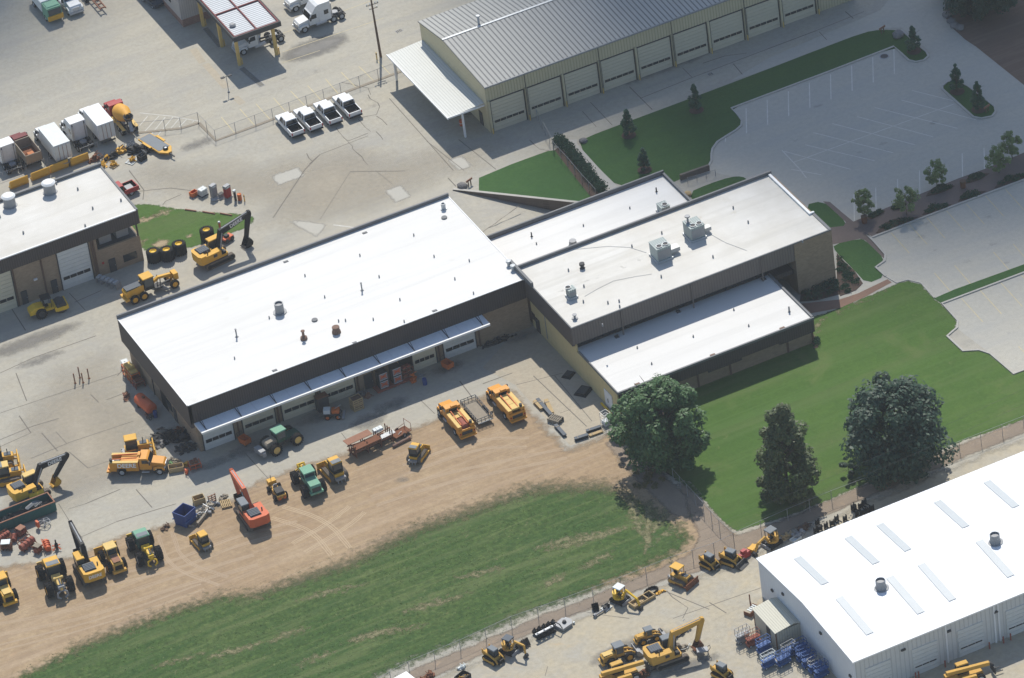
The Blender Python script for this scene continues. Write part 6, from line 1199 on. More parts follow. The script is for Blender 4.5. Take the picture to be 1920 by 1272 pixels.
# skid steers and mini excavators
skid_steer('tracked skid steer with grey roof at the bottom edge left of the canopied mini excavator', (926, 1238), -72, .9)
skid_steer('tracked skid steer without a bucket by the fence corner', (1331, 1061), -72, .85)
skid_steer('tracked skid steer with wide dark bucket by the fence corner', (1371, 1055), -62, .92, 'bucket')
skid_steer('skid steer with grey roof at the bottom edge right of the sawhorse', (1354, 1268), -70, .88)
mini_ex('yellow mini excavator with dark canopy between skid steer and tipped bucket', (955, 1222), -62, 'yellow_cat', 'yellow_cat', [(.6, .9), (1.1, 2.0), (2.5, 1.9)], (2.55, .6), 'steel_blue')
mini_ex('yellow-green mini excavator with white canopy beside the slatted crate', (1163, 1127), -66, 'yellow_bright', 'yellow_bright', [(.6, .9), (1.2, 2.2), (2.9, 1.5)], (3.2, .5), 'plastic_white', 1.05)
mini_ex('round-backed mini excavator by the warehouse corner with arm reaching left', (1448, 1021), 195, 'yellow_cat', 'yellow_cat', [(.6, .9), (1.1, 1.8), (2.3, 1.5)], (2.9, .5), 'roof_grey', 1.1)
# telehandlers
def telehandler(label, c, h):
    p = at(*c); G = thing('telehandler', label, 'telehandler', (p.x, p.y, 0), rad(h), 'telehandlers')
    for x in (-1.5, 1.5): [wheel(G, x, s*.95, .62, .45, 'galv', True) for s in (-1, 1)]
    m = MB(); m.box(-2.4, 2.1, -.55, .55, .6, 1.1); m.box(-2.6, -1.4, -.7, .7, .8, 1.7); m.build('chassis', 'yellow_cat', G); m = MB(); m.prism([(-.9, .8), (1.1, .8), (1.0, 1.45), (-.8, 1.55)], -1.15, -.6); m.build('engine_cover', 'yellow_cat', G)
    cab(G, -.9, .6, .35, 1.1, .9, 2.4, 'black', 'yellow_cat', over=.04)
    m = MB(); m.bar((-2.5, .0, 2.2), (3.1, .0, 1.75), .42, .5); m.build('boom', 'yellow_cat', G); m = MB(); m.bar((3.1, 0, 1.75), (3.6, 0, 1.3), .3, .3); m.box(3.5, 3.65, -.7, .7, .3, 1.3); m.box(3.65, 4.7, -.45, -.33, .3, .38); m.box(3.65, 4.7, .33, .45, .3, .38); m.build('fork_carriage', 'metal_dark', G)
    m = MB(); m.box(-1.4, -.3, -1.16, -1.0, .9, 1.3); m.build('side_panel', 'metal_dark', G); return G
telehandler('yellow telehandler with long boom lying beside the backhoe at the bottom edge', (1166, 1278), -3)
telehandler('yellow telehandler parked before the white warehouse doors at the lower right corner', (1812, 1279), -6)

# ------------------------------------------------------------------ trucks
pickup('white pickup with black bed, first from the left of the four by the fence', (545, 242), 90, group='white pickups in a row'); pk = [(579, 231, 'white pickup second from the left of the row by the fence'), (616, 219, 'white pickup third from the left of the row by the fence'), (652, 206, 'white pickup nearest the white garage canopy, right end of its row')]
src = [o for o in COL.objects if o.name == 'pickup_truck'][0]
for x, y, l in pk:
    q = at(x, y); d = dup(src, (q.x, q.y, 0), rad(90+random.uniform(-1, 1)), l, 'white pickups in a row')
pickup('red pickup with black bed half hidden behind the brick garage corner', (221, 370), 184, 'red', None, 'black', 'metal_grey')
semi('white sleeper semi tractor in the open left of the utility pole', (601, 43), 181, sleeper=2.0, sleepz=3.85)
semi('white day-cab semi tractor parked under the wash canopy', (487, 85), 180, sleeper=0)
semi('white semi tractor cut off by the top edge behind the sleeper tractor', (584, 4), 181, sleeper=1.8, sleepz=3.5)
semi('white sleeper semi tractor between the two white box trucks', (146, 262), 90, sleeper=2.0, sleepz=3.8)
semi('white sleeper semi tractor at the left edge left of the dump truck', (14, 304), 90, sleeper=2.0, sleepz=3.7)
semi('white bonneted truck facing us at the top left edge', (127, 8), -90, sleeper=0, group='trucks at the top left edge')
box_truck('white box truck with smooth white body beside the red mixer truck', (181, 243), 90)
box_truck('white box truck with cream roof and brown lift gate left of the sleeper tractor', (98, 279), 90, boxmat='plastic_white', skirt='wood_grey', L=6.0)
# dump truck
p = at(48, 291); G = thing('dump_truck', 'dump truck with maroon cab and weathered grey bed holding orange clay', 'dump truck', (p.x, p.y, 0), rad(90)); truck_chassis(G, -3.8, 3.7, [3.1], [-1.7, -2.9]); truck_cab(G, .6, 'maroon', w=2.3)
m = MB(); m.box(-4.0, .3, -1.2, 1.2, 1.1, 1.25); 
for y in (-1.25, 1.13): m.box(-4.0, .3, y, y+.12, 1.1, 2.5)
m.box(.2, .35, -1.13, 1.13, 1.1, 2.7); m.box(-4.1, -3.98, -1.2, 1.2, 1.1, 2.45); m.build('dump_bed', 'wood_grey', G)
m = MB(); m.box(-3.5, -2.0, -.75, .75, 1.26, 1.9, .4, .4, .3); m.build('load', 'clay', G); m = MB(); m.box(-3.9, -.1, -1.12, 1.12, 1.255, 1.3); m.build('bed_floor', 'rust', G)
# mixer
p = at(228, 231); G = thing('mixer_truck', 'concrete mixer truck with red cab and yellow drum', 'mixer truck', (p.x, p.y, 0), rad(90)); truck_chassis(G, -4.2, 4.0, [3.5], [-1.9, -3.1]); truck_cab(G, 1.0, 'red', w=2.3)
m = MB(); m.lathe([(0, .2), (.1, .75), (1.0, 1.15), (2.2, 1.25), (3.4, .95), (4.4, .52), (4.5, .5), (4.45, .38), (4.2, .3), (4.2, 0)], (.9, 0, 1.9), (-1, 0, .22), 22); m.build('drum', 'drum_yellow', G, True)
m = MB(); m.lathe([(0, .3), (.1, .62), (.6, .75), (.62, .68), (.1, .3)], (-3.7, 0, 2.6), (-.2, 0, 1), 12); m.bar((-3.9, -.35, .9), (-3.7, -.35, 2.8), .14, .14); m.bar((-3.9, .35, .9), (-3.7, .35, 2.8), .14, .14); m.build('hopper', 'metal_dark', G)
m = MB(); m.bar((-3.9, 0, 2.3), (-4.7, .1, 1.1), .5, .12); m.build('chute', 'steel', G); m = MB(); m.cyl((-.9, 1.15, 1.2), (.3, 1.15, 1.2), .28); m.build('water_tank', 'yellow_pale', G)
m = MB()
for s in (-1, 1): m.box(-3.9, -1.2, s*1.0-.25, s*1.0+.25, 1.12, 1.18)
m.build('fender', 'yellow_pale', G)
# yellow-fronted truck, top left
p = at(88, 21); G = thing('flat_front_truck', 'flat-fronted truck with green roof and yellow bumper at the top left edge', 'truck', (p.x, p.y, 0), rad(-90), 'trucks at the top left edge'); truck_chassis(G, -4, 3.8, [2.6], [-2.2])
m = MB(); m.box(1.7, 4.0, -1.2, 1.2, .6, 2.6, 0, .15, .08); c_ = m.build('cab', 'green_pale', G); m = MB(); m.box(3.95, 4.1, -1.22, 1.22, .55, 1.35); m.build('bumper', 'yellow', G); m = MB(); m.prism([(4.0, 1.45), (4.03, 1.45), (3.93, 2.35), (3.9, 2.35)], -1.0, 1.0); m.build('window', 'glass_blue', c_)
m = MB(); m.box(-4, 1.5, -1.2, 1.2, 1.0, 2.7); m.build('cargo_box', 'plastic_white', G); m = MB(); m.box(1.9, 3.6, -1.0, 1.0, 2.61, 2.72, .1, .1, .1); m.build('roof', 'green_pale', c_)
# bare truck frame
p = at(180, 8); G = thing('truck_frame', 'bare rusty truck frame beside the white bonneted truck', 'truck frame', (p.x, p.y, 0), rad(-90)); m = MB(); m.box(-4, 3.2, -.5, -.36, .7, .95); m.box(-4, 3.2, .36, .5, .7, .95)
for k in range(6): m.box(-3.5+k*1.25, -3.3+k*1.25, -.36, .36, .72, .92)
m.build('rails', 'rust_light', G); [wheel(G, x, s*.9, .5, .5, 'metal_grey') for x in (-2.6, -1.4) for s in (-1, 1)]
p = at(286, 6); G = thing('parked_car', 'small dark car at the top edge left of the grey building', 'car', (p.x, p.y, 0), rad(-80)); m = MB(); m.prism([(-2.1, .35), (2.1, .35), (2.15, .75), (1.2, .92), (-2.1, .95)], -.85, .85); m.build('body', 'steel_blue', G); m = MB(); m.prism([(-1.7, .93), (.9, .93), (.3, 1.42), (-1.2, 1.42)], -.75, .75); m.build('cabin', 'glass', G); [wheel(G, x, s*.75, .32, .22) for x in (-1.3, 1.3) for s in (-1, 1)]
# flat trailer
p = at(296, 279); G = thing('equipment_trailer', 'yellow equipment trailer with grey deck and spare tyre by the fence end', 'trailer', (p.x, p.y, 0), rad(-77)); m = MB(); m.slab([(-3.2, -1.1), (2.0, -1.1), (3.1, -.35), (3.1, .35), (2.0, 1.1), (-3.2, 1.1)], .55, .78); m.build('frame', 'yellow', G); m = MB(); m.box(-3.1, 1.8, -.95, .95, .785, .82); m.build('deck', 'roof_grey', G)
m = MB(); m.bar((3.0, 0, .6), (4.2, 0, .5), .16, .16); m.build('drawbar', 'metal_dark', G); sp = wheel(G, 2.1, .1, .38, .25, 'galv', False, 'spare_wheel'); sp.rotation_euler = (rad(90), 0, 0); sp.location = (2.0, .1, .95)
for x in (-1.2, -.4): [wheel(G, x, s*1.2, .36, .25, 'galv') for s in (-1, 1)]
m = MB(); m.box(-1.8, .2, 1.02, 1.4, .8, .88); m.box(-1.8, .2, -1.4, -1.02, .8, .88); m.build('fender', 'yellow', G)
service_truck('orange service truck with lettered side panel below the yellow bulldozer', (262, 882), -33, 'open', text='DEERE')
service_truck('orange service truck with red tank in its bed left of the utility trailer', (856, 796), 89, 'tank')
service_truck('orange service truck with flat covered bed right of the utility trailer', (949, 766), 90, 'lids')
# caged utility trailer
p = at(895, 778); G = thing('utility_trailer', 'grey railed utility trailer between two orange service trucks', 'trailer', (p.x, p.y, 0), rad(90)); m = MB(); m.box(-2.6, 2.6, -1.05, 1.05, .5, .6); m.build('deck', 'wood_grey', G); m = MB()
for z in (.9, 1.25): m.tube([(-2.6, -1.1, z), (2.6, -1.1, z), (2.6, 1.1, z), (-2.6, 1.1, z), (-2.6, -1.1, z)], .045, 5)
for k in range(9): [m.box(-2.62+k*.65-.03, -2.62+k*.65+.03, s*1.1-.03, s*1.1+.03, .45, 1.25) for s in (-1, 1)]
for k in range(3): [m.box(x-.03, x+.03, -.55+k*.55-.03, -.55+k*.55+.03, .45, 1.25) for x in (-2.6, 2.6)]
m.build('railing', 'steel_blue', G); m = MB(); m.box(-2.66, -2.62, -1.05, 1.05, .45, .6); m.build('tail_bar', 'plastic_white', G); [wheel(G, x, s*1.22, .36, .24, 'galv') for x in (-.4, .4) for s in (-1, 1)]

# ------------------------------------------------------------------ goods around the yard
for k, (x, y, l) in enumerate([(290, 489, 'big black tyre with yellow hub lying flat, left of three in a row'), (315, 486, 'big black tyre with yellow hub lying flat, middle of three in a row'), (338, 475, 'big black tyre with yellow hub lying flat, right of three in a row'), (390, 449, 'big black tyre with yellow hub lying behind the yellow excavator cab')]):
    p = at(x, y); G = thing('tyre_set', l, 'tyre', (p.x, p.y, 0), 0, 'large tyres by the paddock lawn'); m = MB(); m.lathe([(0, .5), (0, .8), (.12, .94), (1.6, .94), (1.72, .82), (1.72, .55), (1.65, .5), (.1, .5)], (0, 0, .02), (0, 0, 1), 22); a = m.build('tyre', 'rubber', G); m = MB(); m.lathe([(1.6, .52), (1.66, .5), (1.45, .3), (1.45, 0)], (0, 0, .02), (0, 0, 1), 18); m.build('rim', 'yellow_bright', G)
    m = MB()
    for j in range(18): m.M = Matrix.Rotation(j*math.pi/9, 4, 'Z'); m.box(.92, 1.0, -.05, .05, .05, .8); m.M = Matrix.Rotation((j+.5)*math.pi/9, 4, 'Z'); m.box(.92, 1.0, -.05, .05, .9, 1.68)
    m.M = None; m.build('tread', 'rubber', a)
# red trenchers behind the excavator
p = at(427, 452); G = thing('walk_behind_roller', 'small orange-red machine standing behind the black excavator boom', 'small machine', (p.x, p.y, 0), rad(20)); m = MB(); m.box(-.8, .8, -.5, .5, .3, .8); m.build('body', 'orange_red', G); m = MB(); m.cyl((-.5, -.55, .35), (-.5, .55, .35), .35); m.cyl((.5, -.55, .35), (.5, .55, .35), .35); m.build('roller', 'metal_dark', G); m = MB(); m.box(-.4, .2, -.3, .3, .8, 1.1); m.build('engine', 'black', G); m = MB(); m.tube([(-.8, -.3, .7), (-1.5, -.3, 1.2), (-1.5, .3, 1.2), (-.8, .3, .7)], .04, 5); m.build('handle', 'orange_red', G)
p = at(414, 436); G = thing('lighting_mast', 'orange mast base standing on the lawn behind the excavator boom', 'mast', (p.x, p.y, 0), rad(-20)); m = MB(); m.lathe([(0, .35), (.1, .35), (.12, .16), (1.5, .16), (1.6, .22), (1.7, 0)], (0, 0, 0), (0, 0, 1), 12); m.build('post', 'orange_red', G); m = MB(); m.cyl((0, 0, 1.68), (0, 0, 1.85), .2, .15); m.build('cap', 'plastic_white', G)
# fuel island
ibc('white caged liquid tank at the fuel island beside an orange box', (381, 366), .3)
crate('orange bin at the left end of the fuel island', (364, 367), .3, 1.1, .8, .7, 'orange', 'storage_bin', 'bin')
for x, y, mt, l in [(402, 369, 'metal_grey', 'grey fuel pump on the small fuel island'), (428, 370, 'red', 'red fuel pump on the small fuel island')]:
    p = at(x, y); G = thing('fuel_pump', l, 'fuel pump', (p.x, p.y, .12), .35, 'fuel pumps'); m = MB(); m.box(-.45, .45, -.3, .3, 0, 1.5); m.build('cabinet', mt, G); m = MB(); m.box(-.48, .48, -.33, .33, 1.5, 1.9, .02, .02, .02); m.build('head', 'metal_grey', G); m = MB(); m.box(-.3, .3, -.34, -.305, 1.55, 1.8); m.build('display', 'plastic_white', G); m = MB(); m.tube([(.46, 0, 1.4), (.65, 0, .9), (.5, 0, .3)], .03, 5); m.build('hose', 'black', G)
m = MB(); c0, c1 = at(396, 376), at(436, 366); ribbon(m, [c0, c1], 1.0, 0, .12); o = m.build('pump_island', 'kerb'); o['kind'] = 'structure'
G = thing('generator', 'small grey generator between the two fuel pumps', 'generator', tuple(at(415, 370)), .3); m = MB(); m.box(-.35, .35, -.25, .25, .14, .6); m.build('housing', 'metal_grey', G); m = MB(); m.box(-.4, .4, -.3, .3, .6, .66); m.build('frame', 'metal_dark', G)
G = thing('hose_post', 'white-topped dark post right of the red fuel pump', 'post', tuple(at(442, 376)), 0); m = MB(); m.box(-.15, .15, -.12, .12, 0, 1.5); m.build('post', 'metal_dark', G); m = MB(); m.box(-.2, .2, -.17, .17, 1.5, 1.75); m.build('head', 'plastic_white', G)
barrel('orange barrel right of the fuel pumps', (450, 375), 'orange', .32, 1.0)
G = thing('bollard', 'thin yellow bollard at the right end of the fuel island', 'bollard', tuple(at(459, 378))); m = MB(); m.lathe([(0, .08), (1.1, .08), (1.15, 0)], (0, 0, 0), (0, 0, 1), 8); m.build('post', 'yellow', G); m = MB(); m.lathe([(.8, .085), (.95, .085)], (0, 0, 0), (0, 0, 1), 8); m.build('band', 'black', G)
for k, (a, b, l) in enumerate([((347, 394), (368, 397), 'left of three rust-brown parking stops along the paddock lawn'), ((380, 398), (403, 402), 'middle of three rust-brown parking stops along the paddock lawn'), ((413, 401), (435, 405), 'right of three rust-brown parking stops along the paddock lawn')]):
    A, B_ = at(*a), at(*b); m = MB(); L = (B_-A).length; m.prism([(-.12, 0), (.12, 0), (.07, .18), (-.07, .18)], 0, L); o = m.build('parking_stop', 'rust_light'); o.location = A; o.rotation_euler = (0, 0, math.atan2(B_.y-A.y, B_.x-A.x)-math.pi/2); tag(o, l, 'parking stop', 'parking stops by the paddock lawn')
# rack by the brick garage
p = at(204, 535); G = thing('steel_rack', 'long grey steel rack standing by the brick garage door', 'rack', (p.x, p.y, 0), rad(-62)); m = MB()
for s in (-1, 1): m.bar((-1.9, s*.45, .9), (1.9, s*.45, .9), .1, .1)
for k in range(5): m.box(-1.9+k*.95-.05, -1.9+k*.95+.05, -.45, .45, 0, .95)
m.build('frame', 'metal_grey', G); m = MB(); [m.box(-1.8+k*.75, -1.3+k*.75, -.38, .38, .95, 1.1) for k in range(5)]; m.build('shelf', 'galv', G)
# yellow scraper pans behind the brick garage
for k, (x, y, l) in enumerate([(37, 349, 'long yellow blade section at the left end of its row behind the brick garage'), (77, 333, 'long yellow blade section second from the left behind the brick garage'), (112, 319, 'long yellow blade section third from the left behind the brick garage'), (150, 306, 'long yellow blade section nearest the brown scrap pieces')]):
    p = at(x, y); G = thing('blade_section', l, 'steel blade', (p.x, p.y, 0), rad(182), 'yellow blade sections in a row'); m = MB(); o = [(-.8, .0), (.1, .0), (.28, .45), (.2, 1.3), (.08, 1.36), (.12, .5), (-.05, .14), (-.8, .12)]; m.prism(o, -1.4, 1.4); m.v = [(-y_, x_, z_) for x_, y_, z_ in m.v]; m.build('blade', 'yellow', G)
    m = MB(); [m.box(-1.3+j*.85, -1.22+j*.85, -.7, .08, .12, .9, 0, 0, .25) for j in range(4)]; m.build('rib', 'yellow_pale', G)
heap('rust-brown scrap pieces left of the yellow parts behind the trucks', (178, 300), 0, 2, 1.5, .9, 'rust', 24, .22); heap('heap of dark engine parts beside the yellow trailer', (255, 283), -.8, 4.4, 1.8, 1.1, 'black', 46, .28, mat2='steel_blue')
heap('yellow machine part lying behind the box trucks', (228, 285), .3, 1.8, 1.4, 1.0, 'yellow', 22, .25, 'machine_part', 'machine part'); heap('dark curved machine part beside the yellow one', (211, 295), .2, 1.9, 1.3, .9, 'black', 20, .25, 'machine_part', 'machine part'); heap('small yellow and black parts on the paving by the brick garage corner', (199, 300), .4, 1.3, 1.0, .8, 'yellow', 16, .2, 'machine_part', 'machine part', mat2='black'); heap('yellow parts lying against the brick garage roof corner', (192, 312), .2, 1.4, .9, .7, 'yellow', 14, .22, 'machine_part', 'machine part')
pallet('wooden pallet with yellow parts right of the brick garage', (214, 312), .4, 'pallets by the fence', 1); heap('yellow parts stacked on the small pallet', (214, 311), .4, .9, .8, .95, 'yellow', 14, .2, 'machine_part', 'machine part')
pallet('pale wooden pallet with yellow parts near the trailer', (248, 303), .5, 'pallets by the fence', 1, 'plastic_white', 'pallet', 1.8, 1.3); heap('yellow castings on the pale pallet', (248, 302), .5, 1.1, .9, .8, 'yellow', 14, .22, 'machine_part', 'machine part')
crate('black bin with white lid edge below the engine parts', (267, 299), .3, 1.2, .9, .8, 'black', 'storage_bin', 'bin', inside='plastic_white')
# guard rails behind the parked trucks
for k, (a, b, l) in enumerate([((-30, 344), (42, 322), 'grey pipe rail behind the truck at the left edge'), ((50, 320), (84, 308), 'grey pipe rail behind the dump truck'), ((90, 307), (133, 296), 'grey pipe rail behind the cream-roofed box truck'), ((152, 289), (216, 263), 'grey pipe rail behind the sleeper tractor'), ((226, 258), (256, 250), 'grey pipe rail behind the mixer truck')]):
    fence(l, [at(*a), at(*b)], .9, 2.6, 'pipe_rail', 'galv', True, False, 'pipe rails behind the parked trucks', 'rail')
# left side of workshop
ibc('white caged liquid tank at the rear left corner of the workshop', (236, 690), 1.5)
def rack(label, c, rz, L, D, H, frame, goods, n=3, levels=2):
    p = at(*c); G = thing('storage_rack', label, 'rack', (p.x, p.y, 0), rz); m = MB()
    for x in (-L/2, 0, L/2):
        for y in (-D/2, D/2): m.box(x-.05, x+.05, y-.05, y+.05, 0, H)
    for j in range(levels+1): z = .25+j*(H-.35)/levels; m.box(-L/2, L/2, -D/2-.04, -D/2+.04, z-.06, z+.04); m.box(-L/2, L/2, D/2-.04, D/2+.04, z-.06, z+.04)
    for x in (-L/2, L/2): m.box(x-.04, x+.04, -D/2, D/2, H-.12, H-.02)
    m.build('frame', frame, G)
    for j in range(levels+1):
        z = .25+j*(H-.35)/levels+.05; m = MB(); m.box(-L/2+.1, L/2-.1, -D/2+.06, D/2-.06, z, z+.03); m.build('shelf', 'wood_grey', G); m = MB(); [m.box(-L/2+.2+i*(L-.4)/n, -L/2+.2+(i+.8)*(L-.4)/n, -D/2+.12, D/2-.12, z+.04, z+random.uniform(.2, .55)) for i in range(n)]; m.build('goods', goods, G)
    return G
rack('orange rack with yellow boxes against the left workshop wall', (248, 710), rad(92), 3.2, 1.2, 1.7, 'orange', 'yellow_pale'); rack('red rack against the left workshop wall by the orange tank', (259, 722), rad(92), 1.8, 1.3, 1.0, 'red_worn', 'rust', 2, 1)
p = at(287, 769); G = thing('storage_tank', 'orange-red cylindrical tank lying beside the left workshop wall', 'storage tank', (p.x-.7, p.y+.6, 0), rad(98)); m = MB(); m.lathe([(-1.9, 0), (-1.9, .45), (-1.75, .75), (-1.6, .82), (1.6, .82), (1.75, .75), (1.9, .45), (1.9, 0)], (0, 0, 1.0), (1, 0, 0), 20); m.build('tank', 'orange_red', G, False); m = MB(); [m.box(x-.1, x+.1, -.7, .7, 0, .5) for x in (-1.1, 1.1)]; m.build('saddle', 'metal_dark', G); m = MB(); m.cyl((.3, 0, 1.8), (.3, 0, 1.98), .22); m.build('hatch', 'rust', G)
barrel('blue barrel below the orange tank by the workshop wall', (292, 782), 'blue', .3, .95); barrel('dark green barrel above the orange tank', (261, 760), 'teal', .3, 1.2)
p = at(283, 784); G = thing('hand_cart', 'dark hand cart beside the blue barrel', 'cart', (p.x, p.y, 0), 0.4); m = MB(); m.box(-.5, .5, -.3, .3, .3, .5); m.build('tray', 'metal_dark', G); [wheel(G, x, s*.3, .2, .1) for x in (-.35, .35) for s in (-1, 1)]; m = MB(); m.tube([(-.5, -.25, .5), (-.75, -.25, 1.0), (-.75, .25, 1.0), (-.5, .25, .5)], .03, 5); m.build('handle', 'rust', G)
heap('pinkish stack of broken blocks by the left workshop wall', (237, 744), 1.3, 1.8, .9, .7, 'rust_light', 20, .2, 'block_stack', 'block stack')
for k, (x, y, l) in enumerate([(141, 719, 'leftmost of four rusty upright pipe posts on the yard'), (150, 709, 'tallest rusty upright pipe post at the back of the four'), (156, 718, 'nearest rusty pipe post with side arm among the four'), (167, 710, 'rightmost of four rusty upright pipe posts on the yard')]):
    G = thing('pipe_post', l, 'post', tuple(at(x, y)), 0, 'rusty pipe posts'); m = MB(); m.lathe([(0, .09), (1.6+.2*(k == 1), .09), (1.65+.2*(k == 1), 0)], (0, 0, 0), (0, 0, 1), 8); m.build('pipe', 'rust_light', G); m = MB(); m.box(-.16, .16, -.16, .16, 0, .03); m.build('base_plate', 'rust', G)
# scrap around the near workshop corner
heap('long pile of dark scrap metal against the workshop corner', (325, 822), -.55, 6.5, 2.6, 1.3, 'black', 90, .26, mat2='metal_dark'); heap('rusty scrap by the workshop side door', (338, 812), -.3, 2.0, 1.2, .9, 'rust', 30, .2); heap('dark hoses and scrap at the corner pier', (350, 842), -.2, 3.2, 1.8, .9, 'metal_dark', 44, .24); heap('pale stone blocks by the bulldozer blade', (306, 832), .2, 2.4, 1.2, .6, 'stone', 22, .24, 'stone_pile', 'stone pile')
crate('open wooden box with blue and steel parts beside the orange truck nose', (331, 882), -.32, 2.0, 1.1, .75, 'wood', inside='blue'); heap('timber and boards lying beside the green bag', (322, 866), -.4, 2.2, 1.2, .5, 'wood_grey', 16, .25, 'board_pile', 'boards'); heap('pale green bag at the nose of the orange truck', (317, 873), 0, .9, .8, .7, 'green_bag', 10, .25, 'bag', 'bag')
rack('low red steel stand by the workshop corner', (366, 877), rad(-8), 1.5, 1.0, .9, 'orange_red', 'rust', 2, 1); heap('yellow parts beside the red stand', (352, 873), 0, 1.1, .9, .7, 'yellow', 12, .2, 'machine_part', 'machine part'); heap('orange cones and hoses beside the wooden box', (350, 887), 1.2, 1.2, .5, .7, 'orange_red', 10, .18, 'cone_pile', 'cones')
def cart(label, c, rz, mat='orange', L=1.5):
    p = at(*c); G = thing('hopper_cart', label, 'hopper cart', (p.x, p.y, 0), rz, 'orange hopper carts'); m = MB(); W = 1.0
    m.prism([(-L/2, 1.0), (-L/2+.2, .25), (L/2-.05, .25), (L/2, 1.0), (L/2-.06, 1.0), (L/2-.1, .31), (-L/2+.24, .31), (-L/2+.06, 1.0)], -W/2, W/2); m.prism([(-L/2, 1.0), (-L/2+.2, .25), (L/2-.05, .25), (L/2, 1.0)], -W/2-.04, -W/2+.01); m.prism([(-L/2, 1.0), (-L/2+.2, .25), (L/2-.05, .25), (L/2, 1.0)], W/2-.01, W/2+.04); m.build('hopper', mat, G); [wheel(G, x, s*.4, .15, .1, 'metal_grey') for x in (-.4, .5) for s in (-1, 1)]; m = MB(); m.tube([(-L/2, -.4, .9), (-L/2-.3, -.4, 1.4), (-L/2-.3, .4, 1.4), (-L/2, .4, .9)], .03, 5); m.build('handle', 'metal_dark', G); return G
cart('orange hopper cart in front of the first workshop door', (460, 832), -1.3); cart('orange hopper cart before the last white workshop door', (840, 690), -1.3)
p = at(627, 782); G = thing('wheeled_sprayer', 'orange and white wheeled machine in shade outside the third workshop door', 'small machine', (p.x, p.y, 0), rad(-30)); m = MB(); m.box(-1.2, .9, -.5, .5, .45, .8); m.build('frame', 'metal_dark', G); m = MB(); m.box(-.2, .8, -.42, .42, .8, 1.3); m.build('engine', 'orange', G); m = MB(); m.box(-1.3, -.4, -.45, .45, .8, 1.4); m.build('tank', 'plastic_white', G); m = MB(); m.bar((.8, -.9, .5), (.8, .9, .5), .2, .2); m.bar((1.3, -.9, .3), (1.3, .9, .3), .3, .2); m.bar((0, 0, 1.2), (1.0, .3, 1.7), .08, .08); m.build('boom', 'metal_grey', G); [wheel(G, x, s*.65, .38, .22, 'orange') for x in (-.8, .6) for s in (-1, 1)]
G = thing('service_cabinet', 'tall dark cabinet with rusty top beside the third workshop door', 'cabinet', tuple(at(606, 768)), rad(2)); m = MB(); m.box(-.8, .8, -.5, .5, 0, 2.2); m.build('body', 'metal_dark', G); m = MB(); m.box(-.84, .84, -.54, .54, 2.2, 2.3); m.build('top', 'rust', G)
# crates, gas cages
for k in range(2):
    p = at(670, 766); G = thing('slatted_crate', ['lower pale slatted wooden crate outside the fourth workshop door', 'upper pale slatted wooden crate outside the fourth workshop door'][k], 'crate', (p.x, p.y, k*.92), rad(4), 'stacked slatted crates'); m = MB(); m.box(-.75, .75, -.6, .6, .02, .1)
    for s in (-1, 1):
        for z in (.1, .4, .72): m.box(-.75, .75, min(s*.6, s*.54), max(s*.6, s*.54), z, z+.15); m.box(min(s*.75, s*.69), max(s*.75, s*.69), -.54, .54, z, z+.15)
        for x in (-.72, -.04, .62): m.box(x, x+.1, min(s*.62, s*.605), max(s*.62, s*.605), .02, .88)
    m.build('slats', 'wood', G); m = MB(); m.box(-.66, .66, -.52, .52, .1, .8); m.build('contents', 'wood_dark', G)
p = at(737, 722); G = thing('loading_dock', 'low red steel platform under the caged boxes at the workshop wall', 'platform', (p.x, p.y+.3, 0), rad(2)); m = MB(); m.box(-2.6, 2.6, -1.0, .6, .12, .3); m.build('deck', 'red_worn', G); m = MB(); [m.box(x-.1, x+.1, -.9, .5, 0, .12) for x in (-2.3, 0, 2.3)]; m.build('leg', 'rust', G); DX, DY = p.x, p.y+.3
for i in range(2):
    for k in range(2):
        G = thing('caged_box', f"{['lower','upper'][k]} grey box with red crossed front in the {['left','right'][i]} stack", 'box', (DX-1.35+i*2.0, DY-.15, .3+k*1.25), rad(2), 'boxes with crossed fronts'); m = MB(); m.box(-.65, .65, -.55, .55, 0, 1.2); m.build('box', 'metal_dark', G); m = MB(); m.box(-.6, .6, -.585, -.555, .08, 1.12); fr = m.build('front', 'metal_grey', G); m = MB()
        m.bar((-.5, -.6, .3), (.5, -.6, 1.0), .02, .14); m.bar((-.5, -.6, 1.0), (.5, -.6, .3), .02, .14); m.bar((0, -.605, .3), (0, -.605, 1.0), .02, .14); m.bar((-.5, -.605, .65), (.5, -.605, .65), .02, .12); m.build('emblem', 'orange_red', fr)
        m = MB(); [m.box(-.58, .58, -.62, -.59, z, z+.04) for z in (.12, 1.06)]; m.build('bars', 'plastic_white', fr)
rack('rusty steel rack right of the caged boxes', (764, 708), rad(5), 1.6, .8, 1.7, 'rust', 'red_worn', 2, 2); barrel('blue barrel in shade right of the rusty rack', (797, 721), 'blue', .32, .95); heap('orange hoist frame standing by the rusty rack', (776, 716), .2, 1.0, .8, 1.4, 'orange', 12, .18, 'hoist_frame', 'hoist')
heap('light scrap pieces outside the dark doorway', (788, 706), .3, 1.4, .8, .5, 'metal_grey', 16, .16); heap('pale rubbish pile by the workshop man door', (678, 741), 0, 1.6, 1.2, .7, 'stone', 20, .2, 'rubbish_pile', 'rubbish pile'); heap('pink bags beside the slatted crates', (690, 744), 0, 1.4, .9, .5, 'rust_light', 14, .2, 'bag_pile', 'bags')
heap('dark scrap lying along the brick wall left of the yellow wall', (930, 642), .05, 5.0, 1.4, .6, 'metal_dark', 44, .2, mat2='black')
